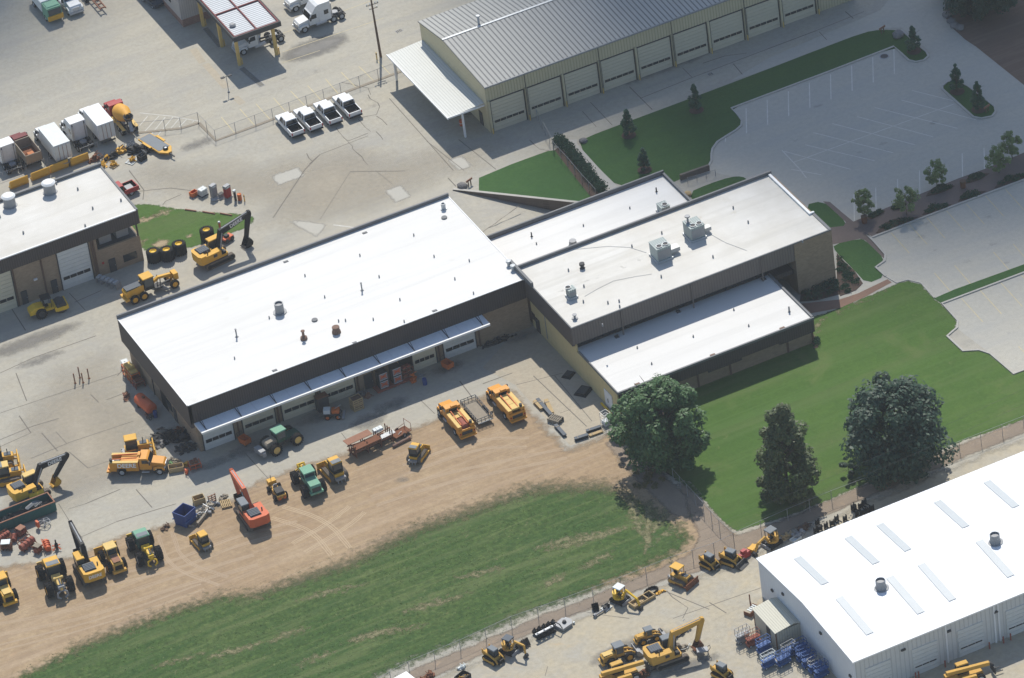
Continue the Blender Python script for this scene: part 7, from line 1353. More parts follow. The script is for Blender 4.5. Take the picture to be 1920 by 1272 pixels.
# lumber rack and trailer frame
p = at(697, 838); G = thing('steel_stock_rack', 'rusty rack loaded with steel plates, beams and pale boxes at the dirt edge', 'stock rack', (p.x, p.y, 0), rad(6)); m = MB()
for x in (-2.8, -1, 1, 2.8):
    m.box(x-.07, x+.07, -.9, .9, .1, .25)
    for y in (-.9, -.3, .3, .9): m.box(x-.06, x+.06, y-.06, y+.06, 0, 1.9)
m.box(-2.87, 2.87, -.05, .05, .03, .11); m.build('frame', 'rust', G); m = MB(); [m.bar((-3.2+random.random()*.6, -.8+.1*k, .35+random.random()*.9), (2.2+random.random()*1.2, -.8+.1*k, .35+random.random()*.9), .1, .12) for k in range(17)]; m.build('beams', 'rust_light', G); m = MB(); m.box(-3.4, .4, -.05, 1.25, 1.9, 1.97); m.build('plate', 'rust_light', G); m = MB(); m.box(-2.9, 1.0, -1.35, -.1, 1.6, 1.67); m.build('plate', 'rust', G)
m = MB(); [m.box(.9+.45*k, 1.3+.45*k, .3, 1.0, 1.5, 1.9) for k in range(3)]; m.build('boxes', 'plastic_white', G); m = MB(); [m.bar((1.0, -.9+.12*k, 1.2), (3.3, -.9+.12*k, 1.25), .07, .1) for k in range(7)]; m.build('pipes', 'galv', G)
p = at(752, 815); G = thing('tilt_trailer', 'rusty railed ramp frame right of the steel stock rack', 'ramp frame', (p.x, p.y, 0), rad(12)); m = MB(); m.box(-1.3, 1.2, -.75, .75, .35, .45); m.build('deck', 'rust', G); m = MB(); m.tube([(1.2, -.75, .4), (1.2, -.75, 1.6), (1.2, .75, 1.6), (1.2, .75, .4)], .04, 5); m.tube([(-1.3, -.75, .45), (1.2, -.75, .8)], .04, 5); m.tube([(-1.3, .75, .45), (1.2, .75, .8)], .04, 5); m.build('railing', 'rust_light', G); m = MB(); random_bits(m, 1.8, 1.0, .7, 12, .12); m.build('contents', 'steel', G); [wheel(G, 0, s*.85, .3, .2, 'metal_grey') for s in (-1, 1)]
p = at(753, 832); G = thing('brown_pipe', 'thick brown pipe lying under the ramp frame', 'pipe', (p.x, p.y, .22), rad(9)); m = MB(); m.lathe([(-1.35, .14), (-1.35, .22), (1.35, .22), (1.35, .14), (-1.35, .14)], (0, 0, 0), (1, 0, 0), 12); m.build('pipe', 'brown_pipe', G); m = MB(); m.lathe([(1.2, .26), (1.4, .26), (1.4, .2), (1.2, .2), (1.2, .26)], (0, 0, 0), (1, 0, 0), 12); m.build('flange', 'rust_light', G)
# slab edge goods
for k, (a, b, w, h, mt, l) in enumerate([((1003, 755), (1017, 770), .55, .4, 'wood', 'short tan beam at the left of the slab edge'), ((1008, 752), (1034, 782), .5, .45, 'steel_blue', 'long blue-grey beam lying on the slab edge'), ((1024, 753), (1036, 778), .55, .4, 'wood', 'tan beam beside the long blue-grey one'), ((1042, 800), (1060, 820), .5, .4, 'steel_blue', 'blue-grey beam lying toward the slab corner'), ((1100, 812), (1127, 803), .5, .4, 'steel_blue', 'long blue-grey beam on the front slab edge'), ((1078, 827), (1103, 819), .55, .45, 'steel_blue', 'blue-grey beam nearest the front slab corner'), ((1105, 819), (1130, 810), .5, .25, 'wood', 'low tan beam along the front slab edge')]):
    A, B_ = at(*a), at(*b); G = thing('steel_beam', l, 'beam', A, math.atan2(B_.y-A.y, B_.x-A.x), 'beams lying on the slab edge'); L = (B_-A).length; m = MB(); m.box(0, L, -w/2, w/2, 0, .09); m.box(0, L, -.06, .06, .09, h-.09); m.box(0, L, -w/2, w/2, h-.09, h); m.build('beam', mt, G); m = MB(); m.box(L*.2, L*.25, -w/2-.02, w/2+.02, h+.003, h+.03); m.build('strap', 'wood_grey', G)
pallet('stack of pallets with grey beams on the slab edge', (1042, 790), rad(-60), None, 4, 'wood_grey', 'pallet_stack', 1.8, 1.3)
p = at(1137, 797); G = thing('wire_cage', 'pale wire mesh cage at the yellow wall corner', 'wire cage', (p.x, p.y, 0), .2); m = MB(); [m.tube([(-.5, -.5, z), (.5, -.5, z), (.5, .5, z), (-.5, .5, z), (-.5, -.5, z)], .025, 4) for z in (.05, .5, 1.0, 1.5, 2.0)]; [m.tube([(x, y, 0), (x, y, 2.0)], .03, 4) for x in (-.5, 0, .5) for y in (-.5, .5)]; m.build('frame', 'galv', G); m = MB(); m.box(-.42, .42, -.42, .42, .1, .8); m.build('contents', 'plastic_white', G)
for x, y, l in [(1066, 704, 'smaller black plastic tray by the yellow wall'), (1094, 735, 'larger black plastic tray by the yellow wall')]:
    p = at(x, y); G = thing('drip_tray', l, 'tray', (p.x, p.y, 0), rad(35), 'black trays by the yellow wall'); s = 1.15 if x > 1080 else .85; m = MB(); m.box(-s, s, -s*.8, s*.8, 0, .25, .15, .15, .15); m.build('tray', 'black', G); m = MB(); m.box(-s*.7, s*.7, -s*.5, s*.5, .26, .34); m.build('grating', 'metal_dark', G)
G = thing('door_guard', 'yellow steel kerb guarding the white door in the yellow wall', 'guard rail', (3.2, -21.9, 0), rad(90)); m = MB(); m.box(-1.6, 1.6, -.12, .12, .18, .35); m.build('rail', 'yellow_bright', G); m = MB(); [m.box(x-.1, x+.1, -.1, .1, 0, .18) for x in (-1.3, 0, 1.3)]; m.build('foot', 'yellow_pale', G)
# dumpsters
a, b = at(0, 1002), at(108, 961); G = thing('roll_off_dumpster', 'long dark teal roll-off dumpster full of scrap at the left edge', 'dumpster', (b.x-6.2, b.y+1.3, 0), rad(1)); L = 12.4; m = MB()
m.box(-L/2, L/2, -1.2, 1.2, .15, .25); [m.box(-L/2, L/2, y, y+.1, .25, 1.6) for y in (-1.25, 1.15)]; [m.box(x, x+.1, -1.15, 1.15, .25, 1.6) for x in (-L/2, L/2-.1)]; [m.box(-L/2+.3+k*.75, -L/2+.42+k*.75, s*1.25-.06, s*1.25+.06, .2, 1.5) for k in range(16) for s in (-1, 1)]; m.build('shell', 'teal', G); m = MB(); [m.box(-L/2, L/2, y, y+.16, 1.6, 1.7) for y in (-1.3, 1.14)]; [m.box(x, x+.16, -1.14, 1.14, 1.6, 1.7) for x in (-L/2, L/2-.16)]; m.build('rim', 'rust_light', G)
m = MB(); random_bits(m, 11.5, 2.0, 1.3, 120, .16); m.box(-L/2+.12, L/2-.12, -1.14, 1.14, .3, .6); m.build('scrap', 'metal_dark', G); m = MB(); [m.tube([(3.2+q*.2+.7*math.cos(t/2), .1*q+.6*math.sin(t/2), 1.0+.06*t) for t in range(9)], .06, 5) for q in range(6)]; m.build('scrap_hose', 'metal_grey', G); m = MB(); m.box(-3.4, -2.7, -.3, .3, .9, 1.3); m.build('scrap_part', 'yellow_bright', G)
p = at(351, 982); G = thing('dumpster', 'deep blue steel dumpster open at the top in the dirt', 'dumpster', (p.x, p.y+.4, 0), rad(28)); m = MB(); [m.add([(-1.0, s*.95, 0), (1.0, s*.95, 0), (1.15, s*1.05, 2.0), (-1.15, s*1.05, 2.0), (-1.0, s*.87, 0), (1.0, s*.87, 0), (1.15, s*.97, 2.0), (-1.15, s*.97, 2.0)], [(0, 1, 2, 3), (7, 6, 5, 4), (0, 4, 5, 1), (1, 5, 6, 2), (2, 6, 7, 3), (3, 7, 4, 0)]) for s in (-1, 1)]; [m.add([(s*1.0, -.87, 0), (s*1.0, .87, 0), (s*1.15, .97, 2.0), (s*1.15, -.97, 2.0), (s*.92, -.87, 0), (s*.92, .87, 0), (s*1.07, .97, 2.0), (s*1.07, -.97, 2.0)], [(0, 1, 2, 3), (7, 6, 5, 4), (0, 4, 5, 1), (1, 5, 6, 2), (2, 6, 7, 3), (3, 7, 4, 0)]) for s in (-1, 1)]; m.box(-.95, .95, -.9, .9, .05, .15); m.build('shell', 'blue', G); m = MB(); [m.bar((-1.2, y, .9), (1.2, y, .9), .12, .14) for y in (-1.08, 1.08)]; m.build('fork_pocket', 'blue_lift', G); m = MB(); random_bits(m, 1.5, 1.4, .8, 20, .15); m.build('rubbish', 'wood_dark', G)
# wood and pallets by the blue dumpster
crate('pale wooden box on top of the board pile by the blue dumpster', (374, 943), -.1, 1.5, 1.1, .95, 'wood', inside='wood_grey'); heap('pile of old boards and steel angles right of the blue dumpster', (385, 960), .45, 4.6, 1.6, .9, 'wood_grey', 44, .3, 'board_pile', 'boards', mat2='steel')
p = at(386, 968); G = thing('timber_beam', 'long pale timber beam lying beside the blue dumpster', 'beam', (p.x, p.y, .25), rad(38)); m = MB(); m.box(-2.2, 2.2, -.15, .15, -.15, .25); m.build('beam', 'wood_grey', G); m = MB(); m.box(-2.0, -1.8, -.2, .2, -.25, -.16); m.box(1.8, 2.0, -.2, .2, -.25, -.16); m.build('block', 'wood_dark', G)
p = at(399, 941); G = thing('pallet', 'brown wooden pallet standing on edge behind the board pile', 'pallet', (p.x, p.y, 0), rad(5), 'pallets in the dirt'); m = MB(); [m.box(-.55, .55, -.05, .05, z, z+.12) for z in (0, .3, .6, .95)]; m.build('boards', 'rust_light', G); m = MB(); [m.box(x-.05, x+.05, .05, .15, 0, 1.07) for x in (-.5, 0, .5)]; m.build('runner', 'wood_dark', G)
pallet('flat pale pallet with torn sheet left of the orange-red excavator', (424, 947), rad(-12), 'pallets in the dirt', 2, 'wood', 'pallet', 1.4, 1.6); heap('loose boards behind the flat pallet', (421, 933), .3, 1.6, .9, .4, 'wood_grey', 14, .2, 'board_pile', 'boards'); heap('dark clod of debris on the dirt between skidder and blue dumpster', (310, 990), .5, 1.5, .9, .5, 'wood_dark', 16, .18, 'debris_heap', 'debris')
heap('single dark yellow fuel tank cover beside the dumpster', (70, 940), .1, .4, .4, .2, 'black', 4, .1, 'small_part', 'part') if False else None
p = at(70, 938); G = thing('fuel_tank', 'rounded yellow steel tank standing between excavator and long dumpster', 'tank', (p.x, p.y, 0), rad(4)); m = MB(); m.lathe([(-1.05, 0), (-1.05, .3), (-.98, .52), (.98, .52), (1.05, .3), (1.05, 0)], (0, 0, .85), (1, 0, 0), 14); m.box(-.9, .9, -.5, .5, .25, .6); m.build('tank', 'yellow_bright', G); m = MB(); [m.box(x-.08, x+.08, -.45, .45, 0, .3) for x in (-.7, .7)]; m.build('foot', 'metal_dark', G); m = MB(); m.cyl((-.3, 0, 1.35), (-.3, 0, 1.46), .1); m.build('cap', 'metal_dark', G)
# attachments at lower left
def brush(label, c, rz, L, mat, roof=None, s=1.0, frame='rust'):
    p = at(*c); G = thing('tractor_attachment', label, 'attachment', (p.x, p.y, 0), rz, 'machine attachments below the long dumpster'); m = MB()
    for k in range(4): m.lathe([(-L/2, .1*s), (-L/2, .42*s), (L/2, .42*s), (L/2, .1*s)], (0, 0, .5*s), (1, 0, 0), 12) if k == 0 else m.box(-L/2+L*k/4-.02, -L/2+L*k/4+.02, -.48*s, .48*s, .05*s, .98*s)
    m.build('roller', mat, G); m = MB(); m.tube([(-L/2, -.55*s, .1), (-L/2, .5*s, 1.0*s), (L/2, .5*s, 1.0*s), (L/2, -.55*s, .1)], .06*s, 5); m.bar((0, .3*s, .8*s), (0, 1.2*s, .5*s), .14*s, .14*s); m.build('frame', frame, G)
    if roof: m = MB(); m.box(-L/2*.8, L/2*.8, -.5*s, .5*s, 1.15*s, 1.23*s); m.build('cover', roof, G); m = MB(); [m.box(x-.04, x+.04, y-.04, y+.04, .2, 1.15*s) for x in (-L*.36, L*.36) for y in (-.4*s, .4*s)]; m.build('leg', frame, G)
    return G
brush('rusty red cylinder attachment with flat top plate below the dumpster', (41, 1003), .4, 1.3, 'red_worn', 'rust_light'); brush('large rusty red drum attachment right of the white plate', (52, 1026), .45, 2.3, 'red_worn', None, 1.15); brush('small dark red attachment left of the orange one', (72, 1035), .5, 1.0, 'red_worn', 'wood_grey', .9); brush('bright orange-red drum attachment in the attachment row', (89, 1028), 1.4, 1.8, 'orange_red', None, .95, 'orange_red'); brush('rusty attachment with white cover plate at the left edge', (13, 1030), -.5, 1.5, 'rust', 'plastic_white', 1.0); brush('dull red attachment frame at the far left above the white plate', (9, 1010), .3, 1.6, 'red_worn', None, .9); brush('brown red attachment half behind the flat top plate', (27, 1013), 1.1, 1.1, 'red_worn', None, .8)
p = at(107, 1030); G = thing('hydraulic_auger', 'dark auger head with orange arms standing upright by the skidder', 'attachment', (p.x, p.y, 0), .3, 'machine attachments below the long dumpster'); m = MB(); m.lathe([(0, .1), (.3, .28), (.9, .22), (1.0, .1), (1.5, .1), (1.52, 0)], (0, 0, 0), (0, 0, 1), 10); m.build('head', 'black', G); m = MB(); [m.bar((0, 0, .6), (.75*math.cos(a), .75*math.sin(a), .25), .12, .12) for a in (0.3, 1.8, 3.4, 4.9)]; m.build('arm', 'orange_red', G)
p = at(84, 985); G = thing('round_rake', 'grey wheel-shaped attachment with orange arm beside the dumpster end', 'attachment', (p.x, p.y, 0), .2, 'machine attachments below the long dumpster'); m = MB(); [m.tube([(.8*math.cos(a), .8*math.sin(a), .5+.1*math.sin(3*a)) for a in [k*.5236 for k in range(13)]], .06, 5)]; [m.bar((0, 0, .75), (.8*math.cos(k*1.05), .8*math.sin(k*1.05), .5), .06, .06) for k in range(6)]; m.lathe([(0, .12), (.75, .12), (.8, 0)], (0, 0, 0), (0, 0, 1), 8); m.build('wheel_frame', 'metal_grey', G); m = MB(); m.box(-1.15, -.85, -.3, .3, .3, 1.2); m.build('arm', 'orange_red', G)
# rental lot goods
bucket_thing('rusty grey digging bucket lying tipped by the bottom fence', (982, 1214), rad(-75), 1.7, .85, 'track_steel')
for k in range(9): x = 1005+(k % 5)*8.6+(k//5)*6; y = 1189-(k % 5)*4.2+(k//5)*9; bucket_thing(f"small black bucket, {['first','second','third','fourth','fifth'][k % 5]} from the left in the {['back','front'][k//5]} row of buckets", (x, y), rad(10), .5, .62, 'black', 'stacked black buckets')
p = at(1022, 1194); G = thing('edge_bar', 'long white edge bar lying across the stacked black buckets', 'steel bar', (p.x, p.y, .95), rad(8)); m = MB(); m.box(-1.3, 1.3, -.14, .14, 0, .12); m.build('bar', 'trim_white', G); m = MB(); [m.box(x-.1, x+.1, -.1, .1, .12, .2) for x in (-1, 0, 1)]; m.build('lug', 'metal_grey', G)
p = at(1058, 1174); G = thing('mower_deck', 'dark rotary mower deck with hoop frame by the bottom fence', 'mower attachment', (p.x, p.y, 0), rad(20)); m = MB(); m.slab([(-1.0, -.8), (.6, -.9), (1.1, -.3), (1.1, .3), (.6, .9), (-1.0, .8)], .15, .5); m.build('deck', 'metal_grey', G); m = MB(); m.tube([(-.9, -.6, .5), (-1.2, -.5, 1.3), (-1.2, .5, 1.3), (-.9, .6, .5)], .07, 6); m.cyl((.1, 0, .5), (.1, 0, .8), .3, .2); m.build('hoop', 'metal_dark', G); m = MB(); [m.box(.9, 1.15, s*.7-.1, s*.7+.1, .05, .3) for s in (-1, 1)]; m.build('skid', 'plastic_white', G)
bucket_thing('square black bucket by the bottom fence left of the pallet', (1117, 1143), rad(-100), .8, .75, 'black'); pallet('small pale pallet carrying a dark coupler by the bottom fence', (1137, 1141), rad(25), None, 1, 'plastic_white'); heap('dark hydraulic coupler on the small pallet', (1137, 1140), .4, .9, .7, .8, 'black', 14, .2, 'coupler', 'coupler')
p = at(1126, 1151); G = thing('axle_shaft', 'grey axle-like bar with flared ends lying on the lot', 'axle', (p.x, p.y, .25), rad(14)); m = MB(); m.lathe([(-1.05, 0), (-1.05, .24), (-.75, .24), (-.6, .12), (.6, .12), (.75, .24), (1.05, .24), (1.05, 0)], (0, 0, 0), (1, 0, 0), 12); m.build('shaft', 'metal_grey', G); m = MB(); [m.cyl((x, 0, 0), (x+.03, 0, 0), .12, .12) for x in (-1.09, 1.06)]; m.build('hub', 'black', G)
p = at(1204, 1128); G = thing('long_crate', 'long open timber crate with three bays beside the mini excavator', 'crate', (p.x, p.y, 0), rad(12)); m = MB(); m.box(-1.7, 1.7, -.6, .6, .02, .08); [m.box(-1.7, 1.7, y, y+.1, .08, .45) for y in (-.65, .55)]; [m.box(x, x+.14, -.55, .55, .08, .5) for x in (-1.7, -.62, .48, 1.56)]; m.build('side', 'wood', G); m = MB(); random_bits(m, 3.0, .9, .4, 20, .12); m.build('contents', 'steel_blue', G)
p = at(1221, 1111); G = thing('rubber_track_loop', 'loose black rubber track lying in a loop by the fence', 'rubber track', (p.x, p.y, 0), rad(15)); m = MB(); n = 28; V = []; F = []
for k in range(n):
    a = 2*math.pi*k/n; V += [(1.0*math.cos(a), .62*math.sin(a), .02), (1.0*math.cos(a), .62*math.sin(a), .36), (.88*math.cos(a), .52*math.sin(a), .36), (.88*math.cos(a), .52*math.sin(a), .02)]
for k in range(n): i, j = 4*k, 4*((k+1) % n); F += [(i, j, j+1, i+1), (i+1, j+1, j+2, i+2), (i+2, j+2, j+3, i+3), (i+3, j+3, j, i)]
m.add(V, F); m.build('track', 'rubber', G); m = MB(); [m.box(1.0*math.cos(a)-.06, 1.0*math.cos(a)+.06, .62*math.sin(a)-.06, .62*math.sin(a)+.06, .02, .37) for a in [k*.45 for k in range(14)]]; m.build('lug', 'rubber', G)
heap('small yellow parts beside the rubber track loop', (1237, 1112), .3, 1.3, .6, .4, 'yellow', 12, .14, 'machine_part', 'machine part')
p = at(1394, 1046); G = thing('rotary_tiller', 'dark red tiller attachment beside the wide-bucket skid steer', 'attachment', (p.x, p.y, 0), rad(15)); m = MB(); m.prism([(-.45, .1), (.5, .1), (.5, .5), (.2, .8), (-.3, .75)], -.9, .9); m.v = [(-y, x, z) for x, y, z in m.v]; m.build('hood', 'red', G); m = MB(); m.cyl((-.85, 0, .3), (.85, 0, .3), .25); m.build('rotor', 'metal_dark', G); m = MB(); m.box(-.2, .5, -.2, .3, .75, 1.1); m.build('gearbox', 'red', G)
p = at(1413, 1033); G = thing('trencher_attachment', 'yellow trencher attachment between red tiller and mini excavator', 'attachment', (p.x, p.y, 0), rad(30)); m = MB(); m.box(-.7, .5, -.4, .4, .2, .7); m.bar((.4, 0, .6), (1.5, -.3, .3), .25, .15); m.build('frame', 'yellow', G); m = MB(); m.cyl((-.4, -.6, .4), (-.4, .6, .4), .25); m.build('drum', 'yellow_cat', G)
heap('grey machine frame lying behind the warehouse roof edge', (1500, 1003), .3, 2.0, 1.2, .8, 'metal_grey', 22, .2); heap('dark stacked timbers behind the warehouse roof edge', (1508, 990), .35, 2.2, 1.0, .6, 'wood_dark', 20, .25, 'timber_stack', 'timber stack'); heap('brown timbers beside the round mini excavator', (1475, 1008), .4, 2.2, 1.0, .4, 'wood', 14, .22, 'timber_stack', 'timber stack'); crate('white tray at the warehouse roof edge', (1492, 1013), .3, 1.4, .8, .35, 'plastic_white', 'tray', 'tray')
for k, (x, y) in enumerate([(625, 225), (612, 275), (642, 262), (683, 245), (725, 228), (755, 197), (812, 197), (865, 118), (878, 128), (893, 165), (917, 112), (943, 88), (930, 158), (965, 142), (992, 126)]):
    p = at(1360+x/3.6125, 920+y/3.6125+3); G = thing('fork_frame', f"dark fork frame {['at the left end','by the roof edge','second from the left','third from the left','fourth from the left','above the others on the left','alone in the middle','first in the right cluster','second in the right cluster','nearest the roof in the right cluster','tallest in the right cluster','under the oak shade','lower right cluster','second last to the right','at the right end'][k]} of the row behind warehouse", 'fork frame', (p.x, p.y, 0), random.uniform(-.3, .6), 'fork frames behind the warehouse'); m = MB(); m.box(-.35, .35, -.06, .06, .1, .75); m.build('carriage', 'black', G); m = MB(); [m.box(x_-.06, x_+.06, -.7, .05, .02, .1) for x_ in (-.25, .25)]; [m.box(x_-.06, x_+.06, -.02, .07, .1, .95) for x_ in (-.25, .25)]; m.build('tine', 'black', G)
p = at(1410, 1148); G = thing('grading_attachment', 'rusty box blade with white rack beside the storage shed', 'attachment', (p.x, p.y, 0), rad(25)); m = MB(); m.box(-1.0, .9, -.6, -.5, .05, .7); m.box(-1.0, -.92, -.5, .5, .05, .6); m.box(.82, .9, -.5, .5, .05, .6); m.build('blade', 'rust', G); m = MB(); m.bar((.2, 0, .3), (.9, .9, 1.0), .1, .1); m.bar((.9, .9, 0), (.9, .9, 1.8), .12, .12); m.build('hitch', 'rust_light', G); m = MB(); [m.box(-.6+.35*k, -.4+.35*k, -.4, .3, .6, .68) for k in range(4)]; m.build('rack', 'plastic_white', G)
p = at(1318, 1229); G = thing('sawhorse_frame', 'grey hoop-legged stand right of the yellow excavator bucket', 'stand', (p.x, p.y, 0), rad(-20)); m = MB(); m.box(-.7, .7, -.45, .45, .75, .95); m.build('top', 'metal_grey', G); m = MB(); [m.tube([(x, -.45, .8), (x*1.3, -.7, 0)], .05, 5) for x in (-.6, .6)]; [m.tube([(x, .45, .8), (x*1.3, .7, 0)], .05, 5) for x in (-.6, .6)]; m.tube([(.7, -.4, .9), (1.0, -.3, 1.2), (1.0, .3, 1.2), (.7, .4, .9)], .04, 5); m.build('leg', 'metal_dark', G)
heap('curled tines lying beside the rusty excavator bucket', (1282, 1216), .2, 2.0, 1.0, .5, 'wood_grey', 22, .16, 'tine_pile', 'tines', mat2='plastic_white'); heap('dark attachments behind the yellow boom on the rental lot', (1270, 1190), .25, 4.6, 1.4, .8, 'metal_dark', 44, .2, 'attachment_pile', 'attachments', mat2='steel'); heap('rusty coil frame at the bottom edge right of the telehandler', (1205, 1268), .2, 2.6, 1.4, .9, 'rust', 26, .2)
crate('open dark box of yellow and blue parts at the bottom edge', (868, 1272), .4, 1.7, 1.3, .5, 'black', inside='yellow'); heap('white scrap frame beside the bottom-edge skid steer', (866, 1252), .4, 1.5, .8, .4, 'plastic_white', 16, .14); heap('dark drum frame at the bottom edge beside the white roof', (806, 1270), .3, 2.0, 1.2, .8, 'rust', 22, .2)
# scissor lifts
def lift(label, c, rz, mat, rail='galv', h=1.15, first=[None]):
    p = at(*c); G = thing('scissor_lift', label, 'scissor lift', (p.x, p.y, 0), rz, 'scissor lifts beside the warehouse'); m = MB(); m.box(-.9, .9, -.38, .38, .2, .62); m.build('base', mat, G); [wheel(G, x, s*.34, .19, .12, 'plastic_white') for x in (-.62, .62) for s in (-1, 1)]
    m = MB(); [(m.bar((-.75, y, .65+.12*k), (.75, y, .72+.12*k), .05, .06), m.bar((.75, y*.8, .65+.12*k), (-.75, y*.8, .72+.12*k), .05, .06)) for k in range(4) for y in (-.3, .3)]; m.build('scissor', mat, G); m = MB(); m.box(-.92, .92, -.38, .38, h, h+.09); m.build('platform', mat, G); m = MB()
    for z in (.5, 1.0): m.tube([(-.9, -.36, h+z), (.9, -.36, h+z), (.9, .36, h+z), (-.9, .36, h+z), (-.9, -.36, h+z)], .035, 4)
    for x in (-.9, -.3, .3, .9): [m.box(x-.025, x+.025, y-.025, y+.025, h+.09, h+1.0) for y in (-.36, .36)]
    m.build('guard_rail', rail, G); return G
for x, y, mt, rl, l in [(1394, 1203, 'metal_grey', 'metal_grey', 'grey scissor lift at the left end of the lift row'), (1413, 1209, 'red_worn', 'rust_light', 'red scissor lift beside the shed'), (1433, 1222, 'blue_lift', 'blue_lift', 'blue scissor lift at the shed corner behind the white-railed one'), (1442, 1250, 'blue_lift', 'plastic_white', 'blue scissor lift with white platform rails, nearest the open lot'), (1470, 1246, 'blue_lift', 'blue_lift', 'blue scissor lift right of the white-railed one'), (1480, 1232, 'blue_lift', 'metal_grey', 'blue scissor lift between shed corner and warehouse wall'), (1500, 1226, 'blue_lift', 'blue_lift', 'blue scissor lift touching the warehouse wall behind the row'), (1508, 1238, 'blue_lift', 'blue_lift', 'blue scissor lift second from the back along the warehouse wall'), (1518, 1249, 'blue_lift', 'blue_lift', 'blue scissor lift in the middle of the row along the warehouse wall'), (1530, 1259, 'blue_lift', 'metal_grey', 'blue scissor lift second last toward the bottom edge'), (1541, 1269, 'blue_lift', 'blue_lift', 'blue scissor lift at the bottom edge by the warehouse corner')]: lift(l, (x, y), rad(8+random.uniform(-4, 4)), mt, rl)
# white roof corner at the bottom edge
p = at(757, 1277, 2.4); G = thing('small_white_shed', 'corner of a small white-roofed shed at the bottom edge', 'shed', (p.x, p.y, 0), rad(10)); m = MB(); m.box(-1.2, 1.2, -1.2, 1.2, 0, 2.3); m.build('wall', 'white_door', G); m = MB(); m.box(-1.3, 1.3, -1.3, 1.3, 2.3, 2.42); m.build('roof', 'trim_white', G)

# ------------------------------------------------------------------ fences, poles, wires
FA = [(256, 250), (310, 245), (340, 241), (373, 231)]; fence('chain link fence beside the hatched bay left of its corner', pw(FA), 1.8); fence('chain link fence from its dog-leg corner along behind the white pickups', pw([(373, 231), (405, 264), (480, 236), (640, 176), (745, 137), (784, 121)]), 1.8)
m = MB(); ribbon(m, pw([(256, 250), (340, 241), (373, 231)]), .5, 0, .05); ribbon(m, pw([(373, 231), (405, 264), (480, 236), (640, 176), (745, 137), (784, 121)]), .5, 0, .05); struct('fence_footing', m, 'gravel_strip' if False else 'stain2') if 'stain2' in MATS else struct('fence_footing', m, 'bare_edge') if 'bare_edge' in MATS else struct('fence_footing', m, 'wood_grey')
fence('chain link gate fence running from the tan garage towards the hedge', pw([(1001, 215), (1038, 282)]), 2.0, 2.2); fence('galvanised rail fence in front of the dark hedge', pw([(1039, 284), (1065, 312), (1092, 344), (1118, 372)]), 1.6, 2.5)
fence('tall chain link fence dividing the two lawns diagonally', pw([(1263, 902), (1290, 932), (1320, 965), (1350, 998), (1377, 1022)]), 2.0, 2.6); fence('chain link fence along the rough grass and rental lot', pw([(700, 1300), (768, 1262), (864, 1222), (960, 1178), (1060, 1143), (1165, 1104), (1260, 1066), (1340, 1040), (1377, 1022)]), 1.8, 3.2); fence('chain link fence below the big lawn trees', pw([(1377, 1022), (1478, 977), (1560, 943), (1700, 890), (1800, 850), (1920, 803), (2040, 755)]), 1.9, 3.6)
p = at(714, 107); G = thing('utility_pole', 'tall dark wooden utility pole with crossarms by the fenced truck lot', 'utility pole', (p.x, p.y, 0)); m = MB(); m.cyl((0, 0, 0), (-.1, .1, 9.9), .2, .12, 10); m.build('pole', 'wood_dark', G); m = MB(); m.bar((-1.0, .1, 9.0), (.9, .0, 9.0), .1, .12); m.bar((-.6, .1, 8.3), (.7, .05, 8.3), .1, .12); m.build('crossarm', 'wood_grey', G); m = MB(); [m.lathe([(0, .07), (.1, .1), (.25, .06), (.28, 0)], (x, .05, z+.07), (0, 0, 1), 8) for x in (-.9, -.4, .4, .8) for z in (9.0,)]; [m.lathe([(0, .07), (.2, .08), (.22, 0)], (x, .05, 8.37), (0, 0, 1), 8) for x in (-.5, .6)]; m.build('insulator', 'plastic_white', G)
G = thing('bollard', 'short pale yellow bollard beside the utility pole', 'bollard', tuple(at(707, 112))); m = MB(); m.lathe([(0, .1), (1.2, .1), (1.25, 0)], (0, 0, 0), (0, 0, 1), 8); m.build('post', 'yellow_pale', G); m = MB(); m.lathe([(.9, .105), (1.05, .105)], (0, 0, 0), (0, 0, 1), 8); m.build('band', 'wood_dark', G)
p = at(429, 173); G = thing('lamp_post', 'thin lamp post with two dark heads left of the wash canopy shadow', 'lamp post', (p.x, p.y, 0)); m = MB(); m.lathe([(0, .2), (.15, .2), (.2, .06), (2.6, .05), (2.62, 0)], (0, 0, 0), (0, 0, 1), 8); m.build('pole', 'metal_grey', G); m = MB(); [m.box(s*.55-.3, s*.55+.3, -.2, .2, 2.62, 2.74) for s in (-1, 1)]; m.box(-.25, .25, -.04, .04, 2.64, 2.7); m.build('lamp_head', 'metal_dark', G)
for k, (px, l, dz) in enumerate([([(1250, 1020), (2100, 640)], 'upper power cable sagging across the lawn trees', 0), ([(1250, 1040), (2100, 672)], 'lower power cable sagging across the lawn trees', 0)]):
    a, b = at(*px[0], 9.0), at(*px[1], 9.0); G = MB(); G.tube([a.lerp(b, t/14)+Vector((0, 0, -1.0*(1-(2*t/14-1)**2))) for t in range(15)], .010, 4); o = G.build('power_cable', 'metal_dark'); tag(o, l, 'cable', 'power cables')
